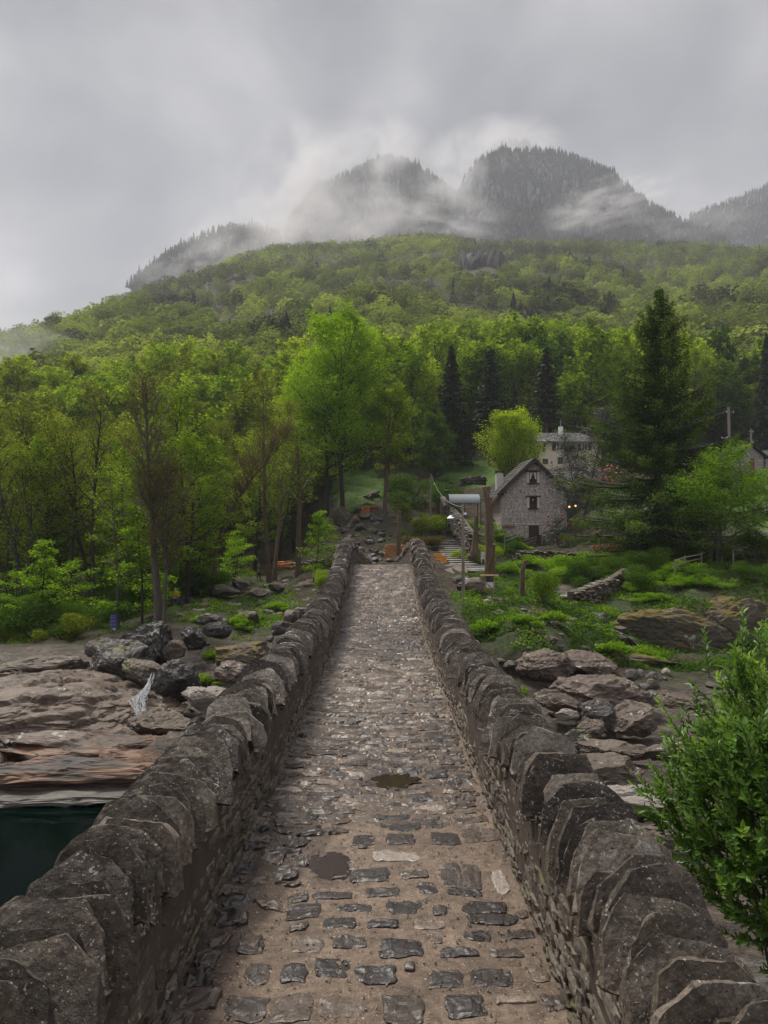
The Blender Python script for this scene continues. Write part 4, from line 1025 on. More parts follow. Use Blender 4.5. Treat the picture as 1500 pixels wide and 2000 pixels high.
lab = {'s0': ('bright lime beech on the wooded slope behind the valley', 'lime beeches of the wooded slope'), 's1': ('fresh green broadleaf tree on the wooded slope', 'green trees of the wooded slope'),
       's2': ('dark green broadleaf tree on the wooded slope', 'dark trees of the wooded slope'), 's3': ('thin olive alder on the wooded slope', 'olive alders of the wooded slope'),
       's4': ('pale yellow green lime tree on the wooded slope', 'pale lime trees of the wooded slope'), 's5': ('mid green chestnut tree on the wooded slope', 'chestnuts of the wooded slope'),
       'spruce': ('dark spruce standing among broadleaf trees on the wooded slope', 'spruces of the wooded slope')}
for n_, i in enumerate(order[:NEAR]):
    x, y = pts[i]; p_ = pat[i]; q = rs.random()
    if px[i] > 860 and px[i] < 1200 and y < 175: key = 'bare' if q < .0 else ('s5' if q < .45 else ('s2' if q < .7 else 's1'))
    elif px[i] < 560: key = ('s3' if q < .34 else 's1' if q < .62 else 's5' if q < .82 else 's4')
    elif px[i] > 1380: key = 's2' if q < .45 else ('s5' if q < .8 else 's1')
    else: key = ('s0' if q < .35 else 's4' if q < .6 else 's1' if q < .85 else 's5')
    s = rs.uniform(.85, 1.25) * (1.15 if 860 < px[i] < 1400 else 1.0)
    l, g = lab[key]
    wh_ = 'far left behind the riverside wood' if px[i] < 250 else 'behind the crooked tree' if px[i] < 480 else 'left behind the great beech' if px[i] < 650 else 'right behind the great beech' if px[i] < 840 else 'behind the dark spruces' if px[i] < 1110 else 'behind the huge conifer' if px[i] < 1370 else 'above the grey cottages'
    rw_ = 'front row' if y < 133 else 'second row' if y < 150 else 'third row' if y < 170 else 'upper rows'
    l = l.split(' on the ')[0].split(' standing')[0] + ', ' + rw_ + ' of the slope, ' + wh_
    place_tree(PT[key], (x, y, pz[i] - .3), s, rs.uniform(0, 6.28), l, 'tree', g, sz=s * rs.uniform(.9, 1.2))
print('slope trees', len(pts))

# far crowns: domes of leaf clumps
def far_crowns(idx, nq, seed):
    rg = np.random.default_rng(seed); N = len(idx); mb = MB()
    c = np.stack([pts[idx, 0], pts[idx, 1], pz[idx]], -1); D = pts[idx, 1]
    R = 2.9 + 5.2 * rg.random(N) ** 1.5 * 1.0; R = R * (1 - .14 * (D > 380)); H = rg.uniform(9, 16, N)
    d = rg.normal(size=(N, nq, 3)); d[..., 2] = np.abs(d[..., 2]) * 1.1 - .35; d /= np.linalg.norm(d, axis=2)[..., None]
    lump = 1 + .24 * perlin((d * 2.1 + rg.uniform(0, 99, (N, 1, 1))).reshape(-1, 3)).reshape(N, nq)
    r = rg.uniform(.55, 1.05, (N, nq)) ** .5 * lump
    p = c[:, None] + d * r[..., None] * np.stack([R, R, H * .42], -1)[:, None] + np.array([0, 0, 1.0]) * (H * .62)[:, None, None]
    nr = d * .9 + rg.normal(0, .45, (N, nq, 3)) + [0, 0, .55]
    sz = rg.uniform(.5, 1.15, (N, nq)) * (R / 4)[:, None] * (1.0 if nq > 300 else 1.3)
    base = .56 + .36 * pat[idx] + rg.normal(0, .17, N) - .10 * sstep(300, 700, D)
    t = np.clip(base[:, None] + rg.normal(0, .05, (N, nq)), 0, 1)
    v, f = quads(p.reshape(-1, 3), nr.reshape(-1, 3), rg.uniform(0, 6.28, N * nq), sz.ravel(), sz.ravel() * .75, .1)
    mb.add(v, f, 0, np.repeat(t.ravel(), 4)); return mb
LM['far'] = leaf_mat('distant wood', [(0, (.016, .026, .012, 1)), (.2, (.060, .070, .034, 1)), (.42, (.110, .145, .040, 1)), (.7, (.215, .285, .055, 1)), (1, (.34, .41, .075, 1))], .3, 0)
rest = order[NEAR:]; dr = pts[rest, 1]
mb = far_crowns(rest[dr < 330], 380, 1)
m2 = far_crowns(rest[(dr >= 330) & (dr < 520)], 240, 2); m3 = far_crowns(rest[dr >= 520], 150, 3)
for q in (m2, m3):
    for a, b, c_ in zip(q.v, [q.f], [q.t]): pass
    off = mb.n; mb.v += q.v; mb.f += [a + off for a in q.f]; mb.m += q.m; mb.t += q.t; mb.n += q.n
tag(mb.build('wooded_slope', LM['far']), kind='stuff')
# dark conifers mixed into the far wood
sp = [(pts[i, 0], pts[i, 1], pz[i]) for i in rest if pat[i] < -.3 and rs.random() < .10]
if sp: tag(cone_trees(sp, 9, (12, 19)).build('slope_conifers', M['conifer_far']), kind='stuff')

# bare rock showing through the wood
def cliff(px0, py0, D, w, h, seed, name='cliff', label=None):
    rg = np.random.default_rng(seed); mb = MB()
    for k in range(20):
        a = -.5 + (k + rg.random()) / 20; s = 1 - abs(a + .08) * 1.3
        v, f = rock_shape(rg, (w * rg.uniform(.05, .10), w * .10, h * rg.uniform(.38, .66) * s), 4, 16, .12, .40, .85)
        v = v @ rotm(rg.normal(-.15, .1), rg.normal(.12, .16), rg.uniform(-.5, .5)).T
        mb.add(v + [a * w, rg.normal(0, w * .05), h * .12 + rg.normal(0, .04) * h], f, 0, rg.random())
    x = (px0 - 750) / F * D; z = -(py0 - 1000) / F * D
    return mb.build(name, M['crag'], loc=None), (x, D, z)
M['crag'] = stone_mat('grey crag', [(.25, (.018, .018, .020, 1)), (.5, (.065, .065, .067, 1)), (.85, (.26, .25, .24, 1))], sc=.07, rough=.9, bump=1, bsc=.5, bdist=2, aniso=(1, 1, .4))
o, l = cliff(938, 545, 545, 40, 34, 4, 'crag'); o.location = (l[0], l[1], l[2] + 6); tag(o, 'jagged grey crag rising out of the green wooded slope', 'crag')
M['scree'] = stone_mat('reddish scree', [(.2, (.06, .045, .038, 1)), (.5, (.16, .10, .07, 1)), (.85, (.25, .17, .13, 1))], sc=.12, rough=.9, bump=1, bsc=.5, bdist=1)

# reddish rock and scree bands in the clearings of the slope
for (cx, cy, D, w, h, lb) in ((780, 625, 400, 26, 9, 'reddish scree patch on the wooded slope left of the small waterfall'), (1060, 584, 470, 24, 7, 'small reddish rock band right of centre on the wooded slope'), (440, 652, 380, 24, 9, 'reddish rock band low on the left part of the wooded slope'), (430, 570, 560, 34, 8, 'pale layered rock band high on the left part of the wooded slope'), (520, 600, 500, 22, 6, 'thin reddish rock band left of the middle of the wooded slope'), (640, 585, 560, 26, 6, 'dark rock band above the great beech on the wooded slope')):
    rg = np.random.default_rng(cx); mb = MB(); x0 = (cx - 750) / F * D; z0 = gz(x0, D) + 2
    for k in range(16):
        v, f = rock_shape(rg, (w * rg.uniform(.06, .16), 3, h * rg.uniform(.10, .24)), 3, 10, .10); mb.add(v + [rg.uniform(-.5, .5) * w, rg.normal(0, 2), rg.uniform(-.2, .5) * h], f, 0, rg.random())
    o = mb.build('rock_band', M['scree']); o.location = (x0, D, z0); tag(o, lb, 'rock band')
# ------------------------------------------------------------------ nearer woodland prototypes
proto('n0', 'woodland_beech', grow(201, H=15, r0=.20, base=.25, R=3.9, nl=26, up=.05, curve=.5, leaf=.24, dens=1.9, flat=.88, subs=7), 'dark', 'mid')
proto('n1', 'woodland_alder', grow(202, H=16, r0=.18, base=.42, R=3.2, nl=24, up=.45, curve=.5, leaf=.17, dens=1.0, flat=.2, subs=7, tw=1, wob=.05), 'dark', 'olive')
proto('n2', 'woodland_ash', grow(203, H=15, r0=.19, base=.38, R=3.4, nl=24, up=.35, curve=.5, leaf=.18, dens=1.1, flat=.3, subs=7, tw=1, wob=.06, fork=2), 'dark', 'olive')
proto('n3', 'woodland_chestnut', grow(204, H=13, r0=.17, base=.18, R=3.6, nl=26, up=.0, curve=.4, leaf=.24, dens=1.7, flat=.88, subs=7), 'dark', 'mid')
proto('sap', 'beech_sapling', grow(205, H=6.5, r0=.06, base=.16, R=2.3, nl=17, up=-.05, curve=.35, leaf=.19, dens=1.5, flat=.9, subs=6, prof='cone'), 'dark', 'vivid')
proto('sap2', 'maple_sapling', grow(206, H=5.5, r0=.05, base=.3, R=1.9, nl=12, up=-.05, curve=.2, leaf=.2, dens=1.4, flat=.95, subs=6), 'dark', 'vivid')
lab2 = {'n0': ('fresh green beech inside the dense wood left of the bridge', 'green beeches left of the bridge'), 'n1': ('thin dark alder with sparse olive buds left of the bridge', 'sparse alders left of the bridge'),
        'n2': ('forked dark ash with sparse olive leaves left of the bridge', 'forked ashes left of the bridge'), 'n3': ('shaded dark green chestnut inside the wood left of the bridge', 'shaded chestnuts left of the bridge')}
r4 = np.random.default_rng(31)
D = 57.0; fill = []
while D < 118:
    for x in np.arange(-.53 * D - 3, -.02 * D, 4.3):
        xx, yy = x + r4.normal(0, 1.1), D + r4.normal(0, 1.1); p_ = 750 + xx / yy * F
        if grass_mask([xx], [yy])[0] > .3 or p_ > 655 or (p_ > 395 and yy < 88) or (p_ > 590 and yy < 100) or (p_ < 420 and yy < 60): continue
        fill.append((xx, yy))
    D += 5.0
for x, y in fill:
    q = r4.random(); p_ = 750 + x / y * F
    key = ('n1' if q < .3 else 'n2' if q < .52 else 'n3' if q < .75 else 'n0') if p_ < 430 else ('n0' if q < .6 else 'n3' if q < .75 else 'n1')
    s = r4.uniform(.85, 1.15); l, g = lab2[key]
    wh_ = 'near the forked stem at the left edge' if p_ < 90 else 'around the slender tall tree' if p_ < 220 else 'left of the twin stemmed tree' if p_ < 318 else 'between the twin stemmed and the crooked tree' if p_ < 420 else 'left of the tall sparse tree' if p_ < 530 else 'around the great beech'
    l = l.split(' inside')[0].split(' left of')[0].replace(' with sparse olive buds', '').replace(' with sparse olive leaves', '') + ' ' + ('in front' if y < 75 else 'halfway in' if y < 95 else 'deep in the wood') + ', ' + wh_
    place_tree(PT[key], (x, y, gz(x, y) - .2), s, r4.uniform(0, 6.28), l, 'tree', g)
print('fill trees', len(fill))

def uniq(wc, name, bk, fol, loc, label, cat='tree', rz=0.0, s=1.0, crown='crown'):
    o = make_tree(name, wc, bk, fol, crown); o.location = loc; o.rotation_euler = (0, 0, rz); o.scale = (s, s, s); tag(o, label, cat); USED.add(o.name); return o
# riverside trees that stand out
uniq(grow(301, H=13.9, r0=.25, base=.40, R=3.3, nl=54, up=.70, curve=.5, leaf=.11, dens=1.0, flat=.1, prof='vase', subs=9, fork=2, flean=.03, fshort=(.60, .62), fthin=.5, tw=2, wob=.016, thin=.95), 'riverside_tree', 'grey', 'brown', at(318, 1218, 46), 'tall twin stemmed tree with brownish buds above the grey boulders')
uniq(grow(302, H=16.5, r0=.17, base=.35, R=2.2, nl=26, up=.5, curve=.3, leaf=.15, dens=.6, flat=.2, subs=6, tw=1, wob=.03), 'slender_tree', 'dark', 'olive', at(184, 1180, 58), 'tall slender dark tree rising highest of the left riverside wood')
uniq(grow(303, H=15, r0=.19, base=.3, R=3.0, nl=30, up=.5, curve=.4, leaf=.15, dens=.7, flat=.2, subs=7, tw=1, fork=2, wob=.06), 'forked_tree', 'dark', 'olive', at(32, 1190, 56), 'forked black stemmed tree at the left edge of the wood')
uniq(grow(304, H=14.5, r0=.16, base=.45, R=2.6, nl=24, up=.5, curve=.4, leaf=.15, dens=.6, flat=.2, subs=7, tw=1, wob=.07), 'leaning_tree', 'dark', 'olive', at(146, 1170, 59), 'slightly bent dark tree beside the slender tall tree')
uniq(grow(305, H=10, r0=.09, base=.35, R=2.1, nl=15, up=.1, curve=.3, leaf=.17, dens=.9, flat=.8, subs=6, wob=.03), 'pale_stem_tree', 'grey', 'mid', at(231, 1232, 49), 'thin pale stemmed tree right beside the blue signs')
uniq(grow(306, H=16.5, r0=.22, base=.42, R=3.2, nl=36, up=.55, curve=.5, leaf=.14, dens=1.0, flat=.15, prof='vase', subs=8, tw=2, wob=.07), 'crooked_tree', 'brown', 'brown', at(416, 1165, 68), 'crooked tree with reddish brown buds, right of the twin stemmed tree')
uniq(grow(307, H=20, r0=.24, base=.38, R=3.6, nl=36, up=.75, curve=.5, leaf=.15, dens=.95, flat=.1, prof='vase', subs=8, tw=2, fork=2, wob=.03, thin=.8), 'upright_tree', 'brown', 'olive', at(532, 1125, 78), 'tall sparse tree with steep bare branches behind the walker')
uniq(grow(308, H=14.0, r0=.27, base=.5, R=2.6, nl=20, up=.4, curve=.4, leaf=.2, dens=.7, flat=.3, subs=6, wob=.04), 'ivy_trunk_tree', 'brown', 'mid', at(583, 1100, 72), 'stout brown trunk tree beside the split logs')
uniq(grow(309, H=21.5, r0=.26, base=.27, R=7.2, nl=58, up=.30, curve=.5, leaf=.24, dens=2.6, flat=.8, subs=10, tw=1, wob=.03), 'great_beech', 'dark', 'vivid', at(668, 1000, 90), 'largest bright green beech, rising above the wood left of centre')
uniq(grow(310, H=17, r0=.20, base=.28, R=4.4, nl=30, up=.3, curve=.5, leaf=.24, dens=2.1, flat=.8, subs=8), 'young_beech', 'dark', 'vivid', at(640, 1020, 92), 'bright green beech just left of the largest beech')
uniq(grow(311, H=14.5, r0=.24, base=.38, R=3.7, nl=28, up=.35, curve=.4, leaf=.23, dens=1.9, flat=.8, subs=8, fork=2), 'twin_lime_tree', 'brown', 'lime', at(747, 1010, 90), 'twin stemmed yellow green tree beside the hillside log pile')
uniq(grow(312, H=19, r0=.20, base=.3, R=4.2, nl=28, up=.4, curve=.4, leaf=.25, dens=2.0, flat=.8, subs=8), 'back_lime_tree', 'dark', 'lime', at(590, 1000, 102), 'yellow green tree behind the tall sparse tree')
uniq(grow(313, H=15, r0=.18, base=.2, R=4.0, nl=28, up=.3, curve=.4, leaf=.27, dens=2.0, flat=.8, subs=8), 'slope_maple', 'dark', 'lime', at(805, 960, 124), 'round yellow green maple above the small lawn, left of the dark spruces')
uniq(grow(314, H=9.5, r0=.15, base=.15, R=3.2, nl=26, up=.3, curve=.4, leaf=.23, dens=2.2, flat=.8, subs=8), 'bluish_maple', 'dark', 'deep', at(850, 960, 112), 'dense bluish green tree between the maple and the upper lawn')
# the flame-shaped bright maple in front of the white house
uniq(grow(315, H=8.2, r0=.18, base=.10, R=4.6, nl=60, up=.30, curve=.9, leaf=.20, dens=2.9, flat=.1, subs=8, prof='dome', upb=1.1, wob=.05), 'yellow_maple', 'brown', 'bright', at(1001, 930, 98), 'brilliant yellow green maple between the stone house and the white house')
# dark shrubby tree with two pale stems at the right of the stone house
uniq(grow(316, H=12.6, r0=.11, base=.2, R=2.9, nl=40, up=.55, curve=.5, leaf=.14, dens=2.6, flat=0, subs=8, fork=2, tw=1), 'dark_leaved_tree', 'grey', 'darkshrub', at(1128, 1070, 80), 'dark leaved tree on two pale stems, right of the stone house', )
uniq(grow(317, H=8.0, r0=.10, base=.24, R=4.2, nl=30, up=.2, curve=.3, leaf=.18, dens=2.4, flat=.85, subs=8, fork=3, wob=.05), 'bankside_maple', 'grey', 'vivid', at(1400, 1115, 58), 'spreading green maple on thin pale stems in front of the dark conifer')
uniq(grow(318, H=5.5, r0=.06, base=.3, R=2.3, nl=18, up=.2, curve=.3, leaf=.17, dens=1.3, flat=.8, subs=7, wob=.05), 'bankside_sapling', 'grey', 'vivid', at(1500, 1120, 56), 'leafy green sapling cut by the right edge, below the meadow')
for (px, py, D, k, s, lb) in ((88, 1215, 50, 'sap', .95, 'layered bright sapling at the left, above the brown rock slab'), (278, 1200, 49, 'sap', 1.15, 'brightest green sapling directly left of the twin stemmed tree'),
                              (612, 1105, 64, 'sap', .9, 'layered bright sapling right of the stout brown trunk'), (458, 1130, 72, 'sap2', .85, 'small green maple sapling left of the walker in dark clothes'),
                              (25, 1240, 50, 'sap2', .75, 'low green sapling in the lower left corner of the wood'), (345, 1165, 66, 'sap', 1.0, 'green sapling behind the twin stemmed tree'),
                              (150, 1225, 52, 'sap2', .8, 'low green sapling left of the blue signs'), (960, 1040, 75, 'sap2', .55, 'small sapling left of the stone house'), (455, 1120, 76, 'sap', .8, 'green sapling between the crooked and the sparse tall tree'), (640, 1085, 70, 'sap2', .7, 'small layered sapling beside the bridge end')):
    place_tree(PT[k], at(px, py, D, -.1), s, r4.uniform(0, 6), lb, 'sapling', 'bright understorey saplings')
# conifers
place_tree(PT['spruce'], at(882, 860, 121, -1), 1.38, .3, 'broad black green spruce, left of the three dark spruces', 'spruce', 'dark spruces behind the houses', sz=.92)
proto('spruce2', 'bare_stemmed_spruce', conifer(17, H=21, R=2.7, leaf=.34, dens=.55, wh=26, base=.42, droop=.6, ragged=.35), 'brown', 'needle')
place_tree(PT['spruce2'], at(958, 860, 122, -1), 1.25, 1.3, 'thin spruce with bare lower trunk, middle of the three dark spruces', 'spruce', 'dark spruces behind the houses', sz=.95)
place_tree(PT['spruce2'], at(1066, 860, 124, -1), 1.25, 2.7, 'bare stemmed spruce above the white house chimney', 'spruce', 'dark spruces behind the houses', sz=.96)
place_tree(PT['spruce2'], at(1003, 850, 130, -1), .72, 4.7, 'smaller dark spruce between the two bare stemmed spruces', 'spruce', 'dark spruces behind the houses')
place_tree(PT['spruce'], at(1497, 860, 140, -1), 1.12, 4.7, 'dark spruce at the right edge of the picture', 'spruce', 'dark spruces behind the houses')
place_tree(PT['spruce'], at(1422, 860, 165, -1), 1.0, 1.7, 'dark spruce behind the stone cottage', 'spruce', 'dark spruces behind the houses')
wc = conifer(23, H=22.6, R=8.2, leaf=.165, dens=3.6, wh=27, nb=8, base=.045, droop=.26, upt=.55, hang=.50, prof=1.0, r0=.42, ragged=.30)
uniq(wc, 'great_conifer', 'dark', 'cedar', at(1287, 1100, 64), 'huge drooping dark conifer with pointed top, right of the stone house', 'conifer')
# dark understorey that closes the left wood
def shrub(seed, H, R, n, leaf, lumps=9, stems=7, flat=0.0, up=.6, asp=.62):
    rg = np.random.default_rng(seed); W = MB(); Cm = MB()
    for k in range(stems):
        a = rg.uniform(0, 6.28); r = R * rg.uniform(.2, .7)
        q = np.linspace(0, 1, 5)[:, None]; e = np.array([r * cos(a), r * sin(a), H * rg.uniform(.55, .9)])
        W.tube(np.array([0, 0, -.2]) * (1 - q) + e * q + np.array([0, 0, .1 * H]) * np.sin(q * pi), .012 + .012 * R * np.linspace(1, .3, 5), 5)
    c0 = rg.normal(0, 1, (lumps, 3)) * [R * .42, R * .42, H * .2] + [0, 0, H * .52]; rl = rg.uniform(.32, .55, lumps) * R
    i = rg.integers(0, lumps, n); d = rg.normal(size=(n, 3)); d /= np.linalg.norm(d, axis=1)[:, None]
    c = c0[i] + d * (rl[i] * rg.uniform(.45, 1.08, n))[:, None] * [1, 1, min(1.0, H / R * .55)]; c[:, 2] = np.abs(c[:, 2])
    nr = d * .6 + rg.normal(0, .5, (n, 3)) + [0, 0, up]; s = leaf * rg.uniform(.6, 1.3, n)
    v, f = quads(c, nr, rg.uniform(0, 6.28, n), s, s * asp, .12)
    Cm.add(v, f, 0, np.repeat(np.clip(rg.normal(.48, .15, n), 0, 1), 4)); return W, Cm
def place_shrub(key, px, py, D, s, lb, cat='shrub', group=None, dz=-.05):
    return place_tree(PT[key], at(px, py, D, dz), s, r4.uniform(0, 6), lb, cat, group)
def sproto(key, name, wc, fol, bk='grey'):
    r = empty(name); wc[0].build('stem', BK[bk], r, smooth=True); wc[1].build('foliage', LM[fol], r); PT[key] = r
sproto('b_mid', 'round_shrub', shrub(401, 2.0, 1.15, 9000, .075), 'mid')
sproto('b_deep', 'dark_shrub', shrub(402, 2.2, 1.8, 6500, .13), 'deep')
sproto('b_lime', 'yellow_shrub', shrub(403, 1.6, 1.2, 3800, .12), 'lime')
sproto('b_brown', 'reddish_shrub', shrub(404, 1.4, 1.5, 3800, .11), 'brown')
sproto('b_olive', 'olive_shrub', shrub(405, 1.5, 1.2, 3600, .10), 'olive')
sproto('b_viv', 'leafy_shrub', shrub(406, .8, .9, 2200, .12, up=1.2), 'vivid')
sproto('b_flat', 'spreading_shrub', shrub(407, 1.0, 1.7, 4500, .12, lumps=14, up=1.3), 'vivid')
place_shrub('b_mid', 1063, 1198, 46.5, 1.18, 'round light green bush on the right bank below the pollarded stump')
place_shrub('b_mid', 632, 1150, 57, .95, 'round green bush close to the left parapet')
place_shrub('b_lime', 858, 1050, 82, 1.5, 'yellow green bush left of the stone steps')
place_shrub('b_brown', 815, 1072, 72, 1.3, 'reddish brown bush behind the right parapet end')
place_shrub('b_brown', 850, 1075, 74, 1.2, 'rust coloured bush below the yellow green bush')
place_shrub('b_olive', 820, 1035, 80, 1.4, 'olive bush left of the top of the steps')
place_shrub('b_olive', 790, 1010, 88, 1.5, 'olive bush between the bare post and the upper steps')
place_shrub('b_lime', 928, 1065, 69, 1.2, 'yellow green bush around the smaller pollarded trunk')
place_shrub('b_lime', 935, 1030, 72, 1.3, 'yellow green bush right beside the street lamp')
place_shrub('b_deep', 985, 1050, 79, 1.0, 'dark glossy bush at the left foot of the stone house')
place_shrub('b_deep', 1000, 1062, 76, .8, 'lower dark bush in front of the stone house corner')
place_shrub('b_viv', 1020, 1052, 80, 1.3, 'bright green bush left of the house door')
place_shrub('b_deep', 860, 985, 96, 1.7, 'dark green bush behind the canopy roof')
place_shrub('b_viv', 905, 1000, 84, 1.7, 'leafy green bush hanging before the canopy roof')
place_shrub('b_deep', 800, 975, 100, 1.9, 'dark green bush below the twin stemmed tree')
place_shrub('b_viv', 855, 1010, 90, 1.8, 'pale leafy bush beside the top of the stone steps')
place_shrub('b_viv', 880, 955, 100, 1.9, 'leafy bush at the foot of the upper lawn')
place_shrub('b_brown', 870, 950, 104, 1.1, 'reddish bush at the left end of the upper lawn')
place_shrub('b_flat', 1090, 1115, 61, 1.3, 'spreading bright bush above the round light green bush')
place_shrub('b_flat', 995, 1118, 60, .75, 'small spreading bush right of the pollarded trunk')
place_shrub('b_flat', 1150, 1118, 62, 1.2, 'spreading bush under the left side of the conifer')
place_shrub('b_flat', 1035, 1105, 66, .9, 'spreading bush just behind the broken stump')
place_shrub('b_olive', 1185, 1125, 60, 1.0, 'dull olive bush under the conifer edge')
for k, (px, py, D, s, lb) in enumerate(((430, 1250, 40, 1.0, 'bright leafy bush on the boulder left of the parapet'), (405, 1275, 37, .8, 'leafy bush just above the dark waterfall boulder'), (232, 1318, 34.5, .75, 'small vivid bush under the large grey boulder'), (470, 1215, 46, 1.0, 'leafy bush beside the narrow stone steps'),
        (545, 1190, 52, .9, 'small fern bush between the rocks near the left parapet'), (395, 1210, 47, .6, 'tiny leafy bush right of the twin stemmed tree'), (500, 1300, 35, .7, 'leafy bush near the mossy rock by the left parapet'),
        (955, 1245, 39, .9, 'leafy bush right beside the right parapet'), (1075, 1255, 39.5, .9, 'leafy bush beneath the dark lichened boulder'), (1030, 1262, 38.5, .8, 'leafy bush left of the dark lichened boulder'), (1190, 1268, 39, 1.0, 'green bush above the long mossy ledge'), (1260, 1262, 41, 1.0, 'green bush on the foot of the mossy rock face'),
        (1020, 1300, 34.5, .5, 'small yellow green bush left of the reddish domed boulder'), (1187, 1315, 34.5, .55, 'small yellow bush behind the big purple slab'), (1105, 1395, 29, .45, 'small plant in the hollow by the parapet'))):
    place_shrub('b_viv', px, py, D, s, lb)
for k in range(46):     # shaded brush closing the floor of the left wood
    px = r4.uniform(-20, 400); D = r4.uniform(47, 72) if px < 300 else r4.uniform(64, 80)
    place_shrub('b_deep' if k % 3 else 'b_olive', px, 0, D, r4.uniform(.55, 1.25), ('low dark bush ' if k % 3 else 'low olive bush ') + ('under the left edge trees' if px < 120 else 'behind the blue signs' if px < 260 else 'around the twin stemmed tree' if px < 340 else 'below the crooked tree') + (', front' if D < 60 else ', further back'), 'shrub', 'dark brush of the left wood' if k % 3 else 'olive brush of the left wood')
for k in range(34):
    px = r4.uniform(1140, 1520); D = r4.uniform(50, 66)
    place_shrub('b_deep' if k % 2 else 'b_flat', px, 0, D, r4.uniform(.45, .95), ('low dark bush ' if k % 2 else 'low bright bush ') + ('left below the huge conifer' if px < 1260 else 'right below the huge conifer' if px < 1370 else 'around the bankside maple' if px < 1450 else 'at the right edge of the bank') + (', front' if D < 57 else ', further back'), 'shrub', 'dark brush of the right bank' if k % 2 else 'bright brush of the right bank')

# flowering rhododendrons
M['red'] = plain('red blossom', (.38, .012, .03, 1), .7); M['pink'] = plain('salmon blossom', (.75, .24, .18, 1), .6)
def blossoms(n, R, H, s, seed):
    rg = np.random.default_rng(seed); mb = MB()
    for k in range(n):
        d = rg.normal(size=3); d[1] = -abs(d[1]); d /= np.linalg.norm(d); c = d * [R, R, H * .45] + [0, 0, H * .55]
        v, f = ico(2); mb.add(v * s * rg.uniform(.7, 1.2) * (1 + .3 * perlin(v * 3 + k)[:, None]) + c, f, 0, rg.random())
    return mb
for (px, py, D, H, R, n, s, mt, lb) in ((1090, 1062, 79, 3.8, 1.6, 17, .115, 'red', 'dark rhododendron with red blossoms at the right corner of the stone house'), (1190, 935, 99, 2.6, 1.4, 34, .15, 'pink', 'salmon flowering azalea showing through the dark conifer'), (930, 1078, 70, 1.5, .9, 6, .12, 'red', 'small dark bush with magenta blossoms by the white notice')):
    r = empty('rhododendron'); w, c = shrub(500 + px, H, R, 3500, .13); w.build('stem', BK['grey'], r); c.build('foliage', LM['darkshrub'], r); blossoms(n, R, H, s, px).build('blossom', M[mt], r, smooth=True)
    r.location = at(px, py, D); tag(r, lb, 'flowering shrub')
M['orange'] = plain('orange blossom', (.60, .12, .05, 1), .6)
mb = blossoms(120, 1.5, .6, .06, 88); o = mb.build('flower_patch', M['orange'], smooth=True); o.location = at(1188, 1082, 69); tag(o, 'patch of orange flowers in front of the pale double stems', 'flowers')
for k in list(PT):
    if PT[k].name not in USED:
        for ch in list(PT[k].children): bpy.data.objects.remove(ch)
        bpy.data.objects.remove(PT[k]); 

